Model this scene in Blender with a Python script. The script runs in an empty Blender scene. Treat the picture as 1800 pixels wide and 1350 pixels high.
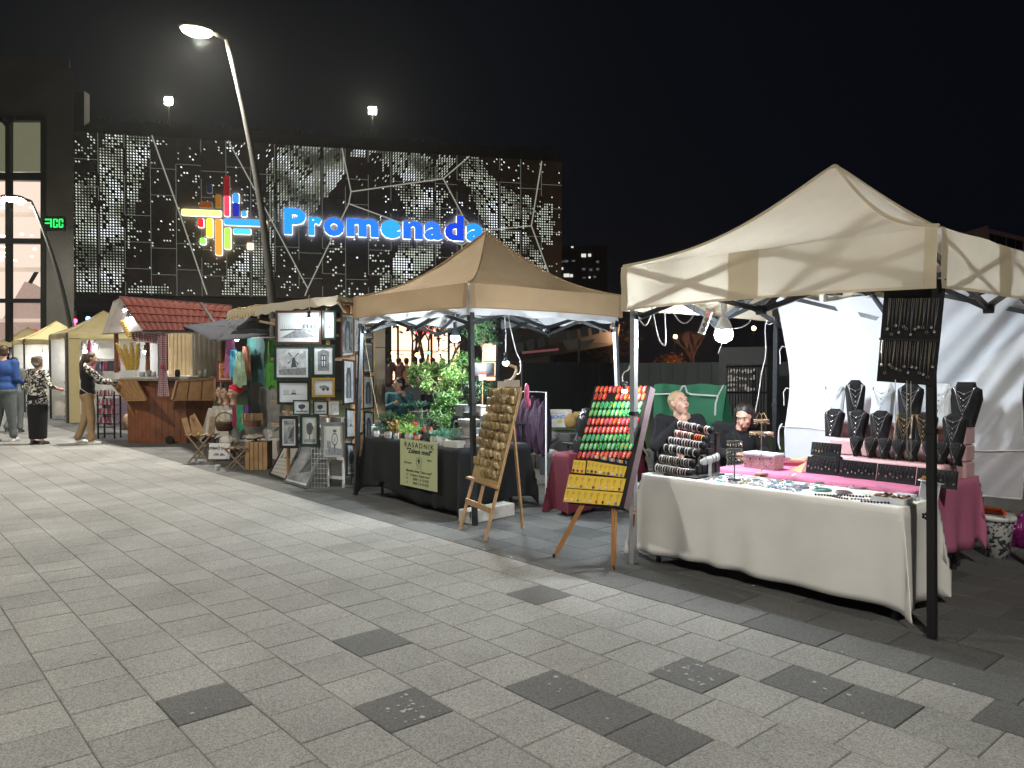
import bpy, bmesh, math, random
from mathutils import Vector, Matrix, Euler, noise
random.seed(7)
PI = math.pi
S = bpy.context.scene
COL = S.collection
V = Vector

# ------------------------------------------------------------------ camera
F_PX = 1350.0
pitch = math.atan(30 / 1350)
_fw = V((-.757, .654, 0)).normalized()
FWD = V((_fw.x * math.cos(pitch), _fw.y * math.cos(pitch), -math.sin(pitch)))
RGT = V((_fw.y, -_fw.x, 0))
UPV = RGT.cross(FWD)
CAM = V((0, 0, 1.5))
cd = bpy.data.cameras.new('camera')
cam = bpy.data.objects.new('camera', cd)
COL.objects.link(cam)
cd.sensor_width = 36
cd.lens = 36 * F_PX / 1800
cd.clip_start = .05
cd.clip_end = 1500
cam.matrix_world = Matrix((RGT, UPV, -FWD)).transposed().to_4x4()
cam.location = CAM
S.camera = cam

# ------------------------------------------------------------------ night sky
w = bpy.data.worlds.new('World')
S.world = w
w.use_nodes = True
_bg = w.node_tree.nodes['Background']
_bg.inputs[0].default_value = (.35, .5, 1.0, 1)
_bg.inputs[1].default_value = .0022

# ------------------------------------------------------------------ exposure
S.view_settings.view_transform = 'Standard'
S.view_settings.look = 'None'
S.view_settings.exposure = 1.02
S.view_settings.gamma = 1
S.cycles.use_denoising = True
S.cycles.max_bounces = 6
S.cycles.diffuse_bounces = 3
S.cycles.glossy_bounces = 3
S.cycles.transmission_bounces = 4
S.cycles.transparent_max_bounces = 6
S.cycles.sample_clamp_indirect = 6
S.cycles.use_light_tree = True
S.cycles.caustics_reflective = False
S.cycles.caustics_refractive = False

# ------------------------------------------------------------------ helpers
def ray(u, v):
    return FWD + RGT * ((u - 900) / F_PX) - UPV * ((v - 675) / F_PX)
def at(u, v, y):            # point at depth plane y
    r = ray(u, v); return CAM + r * ((y - CAM.y) / r.y)
def atx(u, v, x):
    r = ray(u, v); return CAM + r * ((x - CAM.x) / r.x)
def atz(u, v, z=0):
    r = ray(u, v); return CAM + r * ((z - CAM.z) / r.z)
def atd(u, v, d):           # point at distance along the view direction
    return CAM + ray(u, v) * d

MATS = {}
ORD = ['top', 'second', 'third', 'fourth', 'fifth', 'sixth', 'seventh', 'eighth', 'ninth', 'tenth', 'eleventh', 'twelfth', 'thirteenth', 'fourteenth']
def nth(k, n):
    return 'leftmost' if k == 0 else 'rightmost' if k == n - 1 else ORD[k] + ' from left' if k < (n + 1) // 2 else ORD[n - 1 - k] + ' from right'
def mat(name, col, rough=.6, metal=0, var=.15, scale=12, bump=0, emit=None, estr=0, trans=0, alpha=None, sheen=0, spec=None, detail=4, coat=0):
    if name in MATS: return MATS[name]
    m = bpy.data.materials.new(name); m.use_nodes = True
    nt = m.node_tree; N = nt.nodes; L = nt.links
    b = N['Principled BSDF']
    b.inputs['Roughness'].default_value = rough
    b.inputs['Metallic'].default_value = metal
    if spec is not None: b.inputs['Specular IOR Level'].default_value = spec
    if coat: b.inputs['Coat Weight'].default_value = coat
    c = tuple(col) + (1,)
    if var or bump:
        tc = N.new('ShaderNodeTexCoord'); nz = N.new('ShaderNodeTexNoise')
        nz.inputs['Scale'].default_value = scale; nz.inputs['Detail'].default_value = detail
        L.new(tc.outputs['Object'], nz.inputs['Vector'])
    if var:
        mr = N.new('ShaderNodeMapRange')
        mr.inputs[1].default_value = .25; mr.inputs[2].default_value = .75
        mr.inputs[3].default_value = 1 - var; mr.inputs[4].default_value = 1 + var
        L.new(nz.outputs['Fac'], mr.inputs[0])
        mx = N.new('ShaderNodeVectorMath'); mx.operation = 'SCALE'
        mx.inputs[0].default_value = col
        L.new(mr.outputs[0], mx.inputs['Scale'])
        L.new(mx.outputs[0], b.inputs['Base Color'])
    else:
        b.inputs['Base Color'].default_value = c
    if bump:
        bp = N.new('ShaderNodeBump'); bp.inputs['Strength'].default_value = bump; bp.inputs['Distance'].default_value = .01
        L.new(nz.outputs['Fac'], bp.inputs['Height']); L.new(bp.outputs[0], b.inputs['Normal'])
    if emit is not None:
        b.inputs['Emission Color'].default_value = tuple(emit) + (1,)
        b.inputs['Emission Strength'].default_value = estr
    if trans:
        out = N['Material Output']; tr = N.new('ShaderNodeBsdfTranslucent'); ms = N.new('ShaderNodeMixShader')
        if var: L.new(mx.outputs[0], tr.inputs[0])
        else: tr.inputs[0].default_value = c
        ms.inputs[0].default_value = trans
        L.new(b.outputs[0], ms.inputs[1]); L.new(tr.outputs[0], ms.inputs[2]); L.new(ms.outputs[0], out.inputs[0])
    MATS[name] = m
    return m
def glow(name, col, s):
    return mat(name, (.02, .02, .02), .5, var=0, emit=col, estr=s)

def place(x=0, y=0, z=0, rz=0, rx=0, ry=0, s=1):
    return Matrix.Translation((x, y, z)) @ Euler((rx, ry, rz)).to_matrix().to_4x4() @ Matrix.Diagonal((s, s, s, 1))

class B:
    """collects shapes, then links them as one mesh object"""
    def __init__(self, T=None):
        self.v = []; self.f = []; self.m = []; self.T = T or Matrix(); self.mi = 0
    def add(self, vs, fs, mi=None):
        n = len(self.v); T = self.T
        self.v += [T @ V(p) for p in vs]
        self.f += [tuple(i + n for i in q) for q in fs]
        self.m += [self.mi if mi is None else mi] * len(fs)
        return self
    def box(self, c, s, rz=0, mi=None, R=None):
        M = (R or Euler((0, 0, rz)).to_matrix())
        c = V(c); vs = []
        for z in (-.5, .5):
            for x, y in ((-.5, -.5), (.5, -.5), (.5, .5), (-.5, .5)):
                vs.append(c + M @ V((x * s[0], y * s[1], z * s[2])))
        return self.add(vs, [(3, 2, 1, 0), (4, 5, 6, 7), (0, 1, 5, 4), (1, 2, 6, 5), (2, 3, 7, 6), (3, 0, 4, 7)], mi)
    def cbox(self, c, s, b=.006, rz=0, mi=None):     # box with bevelled vertical and top edges
        x, y, z = s[0] / 2, s[1] / 2, s[2]
        M = Euler((0, 0, rz)).to_matrix(); c = V(c); rings = []
        for dz, k in ((-z / 2, 0), (z / 2 - b, 0), (z / 2, b)):
            X, Y = x - k, y - k
            rings.append([(X - b, -Y), (X, -Y + b), (X, Y - b), (X - b, Y), (-X + b, Y), (-X, Y - b), (-X, -Y + b), (-X + b, -Y)])
        vs = [c + M @ V((p[0], p[1], dz)) for (dz, k), r in zip(((-z / 2, 0), (z / 2 - b, 0), (z / 2, b)), rings) for p in r]
        fs = [tuple(range(7, -1, -1)), tuple(range(16, 24))]
        for k in range(2):
            for i in range(8):
                j = (i + 1) % 8; fs.append((k * 8 + i, k * 8 + j, k * 8 + 8 + j, k * 8 + 8 + i))
        return self.add(vs, fs, mi)
    def beam(self, a, b, w=.03, h=None, mi=None, up=(0, 0, 1)):
        a = V(a); b = V(b); h = h or w; d = (b - a)
        if d.length < 1e-6: return self
        dn = d.normalized(); u = V(up)
        if abs(dn.dot(u)) > .98: u = V((0, 1, 0))
        s = dn.cross(u).normalized(); t = s.cross(dn)
        vs = [p + s * (i * w / 2) + t * (j * h / 2) for p in (a, b) for i, j in ((-1, -1), (1, -1), (1, 1), (-1, 1))]
        return self.add(vs, [(0, 1, 2, 3), (7, 6, 5, 4), (0, 4, 5, 1), (1, 5, 6, 2), (2, 6, 7, 3), (3, 7, 4, 0)], mi)
    def tube(self, pts, r=.01, n=6, closed=False, mi=None, cap=True):
        pts = [V(p) for p in pts]; k = len(pts); rs = r if isinstance(r, (list, tuple)) else [r] * k
        vs = []; fs = []; prev = None
        for i, p in enumerate(pts):
            if closed: d = pts[(i + 1) % k] - pts[i - 1]
            else: d = pts[min(i + 1, k - 1)] - pts[max(i - 1, 0)]
            d = d.normalized() if d.length > 1e-9 else V((0, 0, 1))
            if prev is None:
                u = V((0, 0, 1)) if abs(d.z) < .9 else V((1, 0, 0)); s = d.cross(u).normalized()
            else:
                s = (prev - d * prev.dot(d)); s = s.normalized() if s.length > 1e-6 else d.orthogonal().normalized()
            prev = s; t = d.cross(s)
            for j in range(n):
                a = 2 * PI * j / n; vs.append(p + (s * math.cos(a) + t * math.sin(a)) * rs[i])
        for i in range(k if closed else k - 1):
            for j in range(n):
                j2 = (j + 1) % n; i2 = (i + 1) % k
                fs.append((i * n + j, i * n + j2, i2 * n + j2, i2 * n + j))
        if cap and not closed:
            fs.append(tuple(range(n - 1, -1, -1))); fs.append(tuple((k - 1) * n + j for j in range(n)))
        return self.add(vs, fs, mi)
    def ring(self, c, R, r, axis='z', n=14, m=5, mi=None, sy=1):
        pts = []
        for i in range(n):
            a = 2 * PI * i / n; x, y = math.cos(a) * R, math.sin(a) * R * sy
            pts.append(V(c) + V((x, y, 0) if axis == 'z' else (x, 0, y) if axis == 'y' else (0, x, y)))
        return self.tube(pts, r, m, True, mi)
    def lathe(self, prof, c=(0, 0, 0), n=16, mi=None, sx=1, sy=1, cap=True):
        c = V(c); vs = []; fs = []; k = len(prof)
        for r, z in prof:
            for j in range(n):
                a = 2 * PI * j / n; vs.append(c + V((r * math.cos(a) * sx, r * math.sin(a) * sy, z)))
        for i in range(k - 1):
            for j in range(n):
                j2 = (j + 1) % n; fs.append((i * n + j, i * n + j2, (i + 1) * n + j2, (i + 1) * n + j))
        if cap:
            fs.append(tuple(range(n - 1, -1, -1))); fs.append(tuple((k - 1) * n + j for j in range(n)))
        return self.add(vs, fs, mi)
    def ball(self, c, r, n=10, m=7, s=(1, 1, 1), mi=None):
        prof = [(math.sin(PI * i / m) * r, -math.cos(PI * i / m) * r) for i in range(m + 1)]
        prof[0] = (1e-4, prof[0][1]); prof[-1] = (1e-4, prof[-1][1]); c = V(c)
        vs = []; fs = []
        for q, z in prof:
            for j in range(n):
                a = 2 * PI * j / n; vs.append(c + V((q * math.cos(a) * s[0], q * math.sin(a) * s[1], z * s[2])))
        for i in range(m):
            for j in range(n):
                j2 = (j + 1) % n; fs.append((i * n + j, i * n + j2, (i + 1) * n + j2, (i + 1) * n + j))
        return self.add(vs, fs, mi)
    def prism(self, poly, d, mi=None):      # poly: 3-D points of one face, d: extrusion vector
        k = len(poly); d = V(d); vs = [V(p) for p in poly] + [V(p) + d for p in poly]
        fs = [tuple(range(k - 1, -1, -1)), tuple(range(k, 2 * k))] + [(i, (i + 1) % k, k + (i + 1) % k, k + i) for i in range(k)]
        return self.add(vs, fs, mi)
    def quad(self, a, b, c, d, mi=None):
        return self.add([a, b, c, d], [(0, 1, 2, 3)], mi)
    def sheet(self, fn, nu, nv, mi=None, wrap=False):
        vs = [fn(i / nu, j / nv) for j in range(nv + 1) for i in range(nu + 1)]
        fs = [(j * (nu + 1) + i, j * (nu + 1) + i + 1, (j + 1) * (nu + 1) + i + 1, (j + 1) * (nu + 1) + i) for j in range(nv) for i in range(nu)]
        return self.add(vs, fs, mi)
    def mesh(self, name, mats, smooth=False, org=None):
        o = org or V((0, 0, 0)); me = bpy.data.meshes.new(name)
        me.from_pydata([p - o for p in self.v], [], self.f)
        for q in (mats if isinstance(mats, (list, tuple)) else [mats]): me.materials.append(q)
        me.polygons.foreach_set('material_index', self.m)
        if smooth: me.polygons.foreach_set('use_smooth', [True] * len(self.f))
        me.update(); return me
    def build(self, name, mats, parent=None, smooth=False, label=None, cat=None, group=None, kind=None, local=False, solid=0, bevel=0):
        if parent is not None:
            org = V((0, 0, 0)) if local else wloc(parent)
            o = bpy.data.objects.new(name, self.mesh(name, mats, smooth, org)); COL.objects.link(o); o.parent = parent
            o['_w'] = list(wloc(parent))
        else:
            if local: org = V((0, 0, 0))
            else:
                xs = [p.x for p in self.v]; ys = [p.y for p in self.v]; zs = [p.z for p in self.v]
                org = V(((min(xs) + max(xs)) / 2, (min(ys) + max(ys)) / 2, min(zs)))
            o = bpy.data.objects.new(name, self.mesh(name, mats, smooth, org)); COL.objects.link(o)
            o.location = org; o['_w'] = list(org)
        if solid:
            s = o.modifiers.new('thickness', 'SOLIDIFY'); s.thickness = solid; s.offset = 0
        if bevel:
            s = o.modifiers.new('edge', 'BEVEL'); s.width = bevel; s.segments = 2; s.limit_method = 'ANGLE'
        return tag(o, label, cat, group, kind)
def wloc(o):
    return V(o['_w'])
def tag(o, label=None, cat=None, group=None, kind=None):
    if label: o['label'] = label
    if cat: o['category'] = cat
    if group: o['group'] = group
    if kind: o['kind'] = kind
    return o
def thing(name, label, cat, loc=(0, 0, 0), rz=0, group=None):
    o = bpy.data.objects.new(name, None); COL.objects.link(o); o.empty_display_size = .1
    o.location = loc; o.rotation_euler = (0, 0, rz); o['_w'] = list(loc)
    return tag(o, label, cat, group)
def dup(o, loc=None, rz=None, label=None, group=None, parent=None):
    c = o.copy(); COL.objects.link(c)
    if parent is not None: c.parent = parent
    if loc is not None: c.location = loc; c['_w'] = list(loc)
    if rz is not None: c.rotation_euler = (0, 0, rz)
    if label: c['label'] = label
    if group: c['group'] = group
    for ch in list(o.children): dup(ch, parent=c)
    return c
def textm(s, size, mats, M, ext=.001, align='CENTER', bold=0, xs=1.0, space=1.0):
    """text as a builder-free mesh: returns (verts, faces) in world via matrix M"""
    cu = bpy.data.curves.new('t', 'FONT'); cu.body = s; cu.size = size; cu.extrude = ext; cu.align_x = align; cu.align_y = 'BOTTOM_BASELINE'
    cu.offset = bold; cu.resolution_u = 3; cu.space_character = space
    ob = bpy.data.objects.new('t', cu); COL.objects.link(ob)
    dg = bpy.context.evaluated_depsgraph_get(); dg.update()
    me = bpy.data.meshes.new_from_object(ob.evaluated_get(dg))
    X = Matrix.Diagonal((xs, 1, 1, 1))
    vs = [M @ X @ v.co for v in me.vertices]; fs = [tuple(p.vertices) for p in me.polygons]
    bpy.data.objects.remove(ob); bpy.data.meshes.remove(me); bpy.data.curves.remove(cu)
    return vs, fs
def addtext(b, s, size, M, mi=None, **k):
    vs, fs = textm(s, size, None, M, **k)
    T = b.T; b.T = Matrix(); b.add(vs, fs, mi); b.T = T
    return b
def basis(o, x, y):          # matrix with x axis, y axis, origin
    x = V(x).normalized(); y = V(y).normalized(); z = x.cross(y)
    return Matrix.Translation(V(o)) @ Matrix((x, y, z)).transposed().to_4x4()

# ------------------------------------------------------------------ shared materials
m_steel = mat('dark_grey_steel', (.045, .05, .055), .4, .6, .1, 30)
m_black = mat('black_plastic', (.008, .008, .009), .5, 0, .1, 30)
m_velvet = mat('black_velvet', (.006, .0055, .007), .95, 0, .2, 60)
m_silver = mat('silver_metal', (.75, .76, .78), .25, 1, 0)
m_gold = mat('gold_metal', (.75, .55, .25), .3, 1, 0)
m_white = mat('white_plastic', (.75, .75, .74), .4, 0, .04, 10)
m_wood = mat('light_wood', (.42, .25, .12), .55, 0, .25, 9, .15)
m_oldwood = mat('weathered_wood', (.3, .22, .14), .75, 0, .35, 14, .3)
m_bulb = glow('led_bulb', (.85, .95, 1.0), 900)
m_cord = mat('white_cord', (.6, .6, .58), .5, 0, .05)
m_skin = mat('skin', (.55, .32, .23), .5, 0, .08, 20)
# ================================================================== LAMPS
m_pole = mat('lamp_pole_grey', (.06, .058, .05), .75, 0, .15, 6)
m_lamp = glow('street_lamp_lens', (1.0, .9, .68), 90)
def street_lamp(x, y, dx, dy, label, h=8.6, power=2600, reach=1.35):
    """curved pole standing at x, y; the head reaches over dx, dy"""
    d = V((dx, dy, 0)).normalized(); base = V((x, y, 0))
    t = thing('street_lamp', label, 'street lamp', base, group='street lamps along the promenade')
    b = B(); pts = []; rs = []
    for i in range(13):
        k = i / 12
        pts.append(base + d * (reach * k ** 2.2) + V((0, 0, h * .96 * k))); rs.append(.105 - .06 * k)
    b.tube(pts, rs, 12); b.lathe([(.17, 0), (.17, .03), (.12, .06), (.11, .3)], base, 12)
    b.build('pole', m_pole, t, True)
    tip = pts[-1]; s = d.cross(V((0, 0, 1)))
    b = B()
    b.tube([tip, tip + d * .3 + V((0, 0, .1))], .045, 10)
    hc = tip + d * .55 + V((0, 0, .11)); Mh = basis(hc, d, s)
    b.T = Mh; b.ball((0, 0, 0), .36, 16, 8, (1, .5, .2)); b.T = Matrix()
    b.build('lamp_head', m_pole, t, True)
    b = B(Mh @ Matrix.Translation((0, 0, .0)))
    zs = 1 if Mh.to_3x3().col[2].z < 0 else -1
    b.ball((0, 0, zs * .05), .3, 14, 6, (1, .55, .4)); b.build('lens', m_lamp, t, True)
    l = bpy.data.lights.new('lamp_light', 'AREA'); l.shape = 'DISK'; l.size = .5; l.energy = power; l.color = (1, .95, .86)
    lo = bpy.data.objects.new('lamp_light', l); COL.objects.link(lo); lo.parent = t; lo.location = hc - base - V((0, 0, .23))
    lo.visible_camera = False
    return t
_a = atd(487, 600, 16.0); _h = atd(352, 45, 15.2)
street_lamp(_a.x, _a.y, _h.x - _a.x, _h.y - _a.y, 'tall curved street lamp with lit head high above the picture stall', h=8.42, power=600, reach=.95)
_a = atd(134, 600, 26.5); _h = atd(60, 322, 26)
street_lamp(_a.x, _a.y, _h.x - _a.x, _h.y - _a.y, 'curved street lamp in front of the glass entrance, left of the big perforated wall', h=7.4, power=260, reach=1.3)
street_lamp(-12.5, -5.5, .3, 1, 'street lamp on the open side of the promenade, out of frame left', power=420)
street_lamp(5.5, -5.5, -.3, 1, 'street lamp on the open side of the promenade, out of frame right', power=760)

# ================================================================== GROUND
def tile_mat(name, c1, c2, speck, bump=.5):
    m = bpy.data.materials.new(name); m.use_nodes = True; nt = m.node_tree; N = nt.nodes; L = nt.links
    b = N['Principled BSDF']; b.inputs['Roughness'].default_value = .82
    g = N.new('ShaderNodeNewGeometry'); tc = N.new('ShaderNodeTexCoord')
    n1 = N.new('ShaderNodeTexNoise'); n1.inputs['Scale'].default_value = 130; n1.inputs['Detail'].default_value = 3
    n2 = N.new('ShaderNodeTexNoise'); n2.inputs['Scale'].default_value = 1.3; n2.inputs['Detail'].default_value = 5
    L.new(g.outputs['Position'], n1.inputs['Vector']); L.new(g.outputs['Position'], n2.inputs['Vector'])
    oi = N.new('ShaderNodeAttribute'); oi.attribute_name = 'tone'
    mx = N.new('ShaderNodeMix'); mx.data_type = 'RGBA'; mx.inputs['A'].default_value = c1 + (1,); mx.inputs['B'].default_value = c2 + (1,)
    L.new(oi.outputs['Fac'], mx.inputs['Factor'])
    r1 = N.new('ShaderNodeMapRange'); r1.inputs[1].default_value = .34; r1.inputs[2].default_value = .66; r1.inputs[3].default_value = 1 - speck; r1.inputs[4].default_value = 1 + speck
    r2 = N.new('ShaderNodeMapRange'); r2.inputs[1].default_value = .3; r2.inputs[2].default_value = .7; r2.inputs[3].default_value = .78; r2.inputs[4].default_value = 1.12
    L.new(n1.outputs['Fac'], r1.inputs[0]); L.new(n2.outputs['Fac'], r2.inputs[0])
    mu = N.new('ShaderNodeMath'); mu.operation = 'MULTIPLY'; L.new(r1.outputs[0], mu.inputs[0]); L.new(r2.outputs[0], mu.inputs[1])
    vm = N.new('ShaderNodeVectorMath'); vm.operation = 'SCALE'; L.new(mx.outputs['Result'], vm.inputs[0]); L.new(mu.outputs[0], vm.inputs['Scale'])
    L.new(vm.outputs[0], b.inputs['Base Color'])
    bp = N.new('ShaderNodeBump'); bp.inputs['Strength'].default_value = bump; bp.inputs['Distance'].default_value = .004
    L.new(n1.outputs['Fac'], bp.inputs['Height']); L.new(bp.outputs[0], b.inputs['Normal'])
    return m
m_slab = tile_mat('washed_concrete', (.1, .1, .097), (.275, .272, .255), .36)
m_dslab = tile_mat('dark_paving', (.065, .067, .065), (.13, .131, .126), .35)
m_joint = mat('joint_sand', (.075, .068, .055), .95, 0, .3, 30)
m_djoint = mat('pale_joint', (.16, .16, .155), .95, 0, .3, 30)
m_asph = mat('asphalt', (.05, .05, .05), .9, 0, .3, 60)
m_spot = mat('trodden_gum', (.33, .33, .31), .85, 0, .1, 50)

g = B(); g.quad((-300, -120, -.06), (150, -120, -.06), (150, 330, -.06), (-300, 330, -.06))
g.build('ground', m_asph, kind='structure')

def slab_b(x0, y0, lx, ly, z, b=None, seed=0):
    """one paving slab: thin box with eased top edge, slightly uneven"""
    b = b or B(); rnd = random.random
    k = .0022; e = .004; j = [(rnd() - .5) * .0016 for _ in range(4)]; zz = z + (rnd() - .5) * .002
    o = [(x0 + k, y0 + k), (x0 + lx - k, y0 + k), (x0 + lx - k, y0 + ly - k), (x0 + k, y0 + ly - k)]
    i = [(x0 + k + e, y0 + k + e), (x0 + lx - k - e, y0 + k + e), (x0 + lx - k - e, y0 + ly - k - e), (x0 + k + e, y0 + ly - k - e)]
    vs = [(p[0], p[1], z - .05) for p in o] + [(p[0], p[1], zz - .003 + j[q]) for q, p in enumerate(o)] + [(p[0], p[1], zz + j[q]) for q, p in enumerate(i)]
    fs = [(8, 9, 10, 11)] + [(q, (q + 1) % 4, 4 + (q + 1) % 4, 4 + q) for q in range(4)] + [(4 + q, 4 + (q + 1) % 4, 8 + (q + 1) % 4, 8 + q) for q in range(4)]
    return b.add(vs, fs)
def settone(me, vals):
    a = me.attributes.new('tone', 'FLOAT', 'FACE'); a.data.foreach_set('value', vals)
PW = .318; PL = .31; Y0 = .058
DARK = [(-3.445, 1.17), (-2.815, 1.81), (-3.62, 2.12), (-2.545, 2.44), (-2.235, 2.44), (-1.925, 2.44), (-2.215, 3.08), (-1.79, 3.4), (-1.48, 3.4), (-3.685, 3.4), (-1.0, 3.71), (-5.9, -1.2), (.4, 1.5), (1.2, 2.2), (-1.3, .3)]
pave = B(); pave.box((-18, -6.125, -.03), (90, 20, .05)); pavement = pave.build('pavement', m_joint, kind='structure')
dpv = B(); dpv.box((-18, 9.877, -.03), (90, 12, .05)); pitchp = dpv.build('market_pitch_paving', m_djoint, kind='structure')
def lay(root, m, c0, c1, x0, x1, pl, name, tonef, yb, pw, near, offf, z=.012):
    cells = []
    for c in range(c0, c1):
        y = yb + c * pw; off = offf(c); n = int((x1 - x0) / pl)
        ln = pw
        for i in range(n):
            x = x0 + off + i * pl; cells.append((x, y, pl, ln))
    def key(q):
        p = V((q[0] + q[2] / 2, q[1] + q[3] / 2, 0)) - CAM; D = p.dot(FWD)
        if D < .5: return 1e6
        u = 900 + F_PX * p.dot(RGT) / D; v = 675 - F_PX * p.dot(UPV) / D
        vis = -40 < u < 1840 and v < 1400
        return D + (0 if vis else 1000)
    cells.sort(key=key)
    for q in cells[:near]:
        b = slab_b(q[0], q[1], q[2], q[3], z); o = b.build(name, m, root); settone(o.data, [tonef(q)] * len(b.f))
    b = B(); tn = []
    for q in cells[near:]:
        n = len(b.f); slab_b(q[0], q[1], q[2], q[3], z, b); tn += [tonef(q)] * (len(b.f) - n)
    o = b.build(name, m, root, kind='stuff'); settone(o.data, tn)
_offs = {}
def off_light(c):
    base = {3: .275, 4: .13, 5: .285, 6: .1, 7: .245, 8: .03, 9: .265, 10: .055, 11: .235}
    if c not in _offs: _offs[c] = base.get(c, random.random() * PL)
    return _offs[c]
def tone_light(q):
    x, y = q[0] + q[2] / 2, q[1] + q[3] / 2
    for a, b_ in DARK:
        if abs(a - x) < .155 and abs(b_ - y) < .159: return -1.05 + random.random() * .1
    return .7 + random.random() * .3
lay(pavement, m_slab, -16, 12, -42.005, 6, PL, 'paving_slab', tone_light, Y0, PW, 300, off_light)
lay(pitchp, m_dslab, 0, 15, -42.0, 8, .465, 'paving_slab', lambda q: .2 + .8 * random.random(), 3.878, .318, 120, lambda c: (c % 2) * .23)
# trodden chewing gum and litter
b = B()
for (cx, cy, sp, n) in ((-2.82, 1.8, .13, 18), (-2.24, 3.08, .13, 20), (-2.3, 2.43, .35, 9), (-1.6, 3.4, .25, 5), (-3.45, 1.15, .1, 3), (-3, 2.6, 2.2, 14), (-6, 3, 2.5, 22)):
    for _ in range(n):
        x = cx + random.uniform(-sp, sp); y = min(cy + random.uniform(-sp, sp) * .9, 3.9); r = random.uniform(.004, .013)
        b.lathe([(r, .0135), (r * .9, .0152)], (x, y, 0), 8, sx=random.uniform(.7, 1.3))
b.build('chewing_gum_spot', m_spot, pavement, kind='stuff')
b = B()
m_leaf_dry = mat('dry_leaf', (.5, .42, .3), .8)
for (u, v) in ((545, 810 + 30), (497, 852), (980, 985), (970, 1003), (1325, 1030), (850, 992), (240, 1035), (1030, 1190), (335, 1040)):
    p = atz(u, v, .016); a = random.random() * 6
    b.add([p + V((math.cos(a + k) * r, math.sin(a + k) * r, h)) for k, r, h in ((0, .02, 0), (1.3, .008, .004), (3.1, .018, .001), (4.6, .007, .003))], [(0, 1, 2, 3)])
b.build('litter_scrap', m_leaf_dry, kind='stuff', label='small pale scraps and dry leaves lying on the paving', cat='litter')

# grass beyond the stalls, with its stone kerb
m_grass = mat('grass', (.05, .1, .02), .9, 0, .5, 20)
g = B()
g.box((-8, 19.0, .07), (70, 22, .2)); g.build('lawn', mat('turf', (.035, .065, .018), .95, 0, .5, 8), kind='structure')
b = B()
for i in range(9000):
    x = random.uniform(-13, 1); y = random.uniform(8.05, 12.5) if i % 3 else random.uniform(8.05, 9.5); h = random.uniform(.03, .08); a = random.random() * 6.3; w_ = .006
    b.add([(x, y, .165), (x + w_ * math.cos(a), y + w_ * math.sin(a), .165), (x + random.uniform(-.02, .02), y + random.uniform(-.02, .02), .17 + h)], [(0, 1, 2)])
b.build('grass', m_grass, kind='stuff', label='short green grass on the lawn behind the stalls', cat='grass')
kerb = thing('stone_kerb', 'low dark stone kerb wall along the lawn behind the stalls', 'kerb', (-8, 7.9, 0))
m_kerb = mat('kerb_stone', (.13, .125, .115), .85, 0, .3, 8, .3)
for i in range(46):
    x = -19 + i * .5
    b = B(); b.cbox((x, 7.72, .11), (.49, .28, .22), .01); b.build('kerb_block', m_kerb, kerb)
for i in range(23):
    b = B(); b.cbox((-19 + i * 1., 7.94, .215), (.985, .14, .43), .012); b.build('coping_block', m_kerb, kerb)
# ================================================================== MALL WALL
FO = V((0, 0, 0)) + atd(130, 645, 39.0); FO.z = 0          # left foot of the perforated wall
FDc = (.974, .225)                                          # along the wall, in camera right / forward
_cf = V((FWD.x, FWD.y, 0)).normalized()
FA = (RGT * FDc[0] + _cf * FDc[1]).normalized()
FN = FA.cross(V((0, 0, 1))); FN.normalize()                 # out of the wall, towards the camera
if FN.dot(-_cf) < 0: FN = -FN
def fp(u, v):                                               # pixel -> (along, height) on the wall plane
    r = ray(u, v); k = (FO - CAM).dot(FN) / r.dot(FN); p = CAM + r * k
    return (p - FO).dot(FA), p.z
def fw(a, z, o=0):
    return FO + FA * a + FN * o + V((0, 0, z))
m_panel = mat('dark_bronze_panel', (.17, .145, .135), .5, .1, .2, 1.5)
m_facedark = mat('dark_cladding', (.09, .085, .075), .7, 0, .3, .7)
m_rib = glow('lit_rib', (.93, .95, .78), .17)
m_rib2 = glow('lit_joint', (.9, .95, .8), .1)
mp = [glow('perf_a', (.86, .95, .8), .45), glow('perf_b', (.8, .9, .7), .25), glow('perf_c', (.88, .96, 1), .85), glow('perf_d', (.8, .9, .7), .11)]
ZT = 13.4; ZB = 5.2; LEN = 25.8
mall = thing('shopping_mall', 'dark mall wall of perforated lit panels with coloured logo and blue letters', 'shopping mall', fw(LEN / 2, 0, -6))
b = B()
for (a0, a1, z0, z1, o0, o1) in ((-.3, LEN + .1, ZB - .45, ZT + .1, -9, -.35), (-.3, LEN + .05, ZT + .1, ZT + 1.0, -9, -1.2), (-1.2, -.3, 0, 15, -2.5, -1.5)):
    b.prism([fw(a0, z0, o0), fw(a1, z0, o0), fw(a1, z0, o1), fw(a0, z0, o1)], (0, 0, z1 - z0))
b.build('wall', m_facedark, mall)
b = B(); b.prism([fw(-.3, ZB - .75, -9), fw(LEN, ZB - .75, -9), fw(LEN, ZB - .75, .25), fw(-.3, ZB - .75, .25)], (0, 0, .3)); b.build('canopy_slab', m_facedark, mall)
NC = 21; NR = 6; cw = LEN / NC
rowz = [ZB + (ZT - ZB) * k / NR for k in range(NR + 1)]
pm = None
for c in range(NC):
    off = 0 if c % 2 == 0 else -.28
    zs = [ZB] + [min(max(z + off, ZB + .3), ZT - .3) for z in rowz[1:-1]] + [ZT]
    for r in range(len(zs) - 1):
        b = B(); z0, z1 = zs[r] + .012, zs[r + 1] - .012; a0, a1 = c * cw + .012, (c + 1) * cw - .012
        b.prism([fw(a0, z0, -.06), fw(a1, z0, -.06), fw(a1, z1, -.06), fw(a0, z1, -.06)], FN * .06)
        b.build('facade_panel', m_panel, mall)
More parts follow.
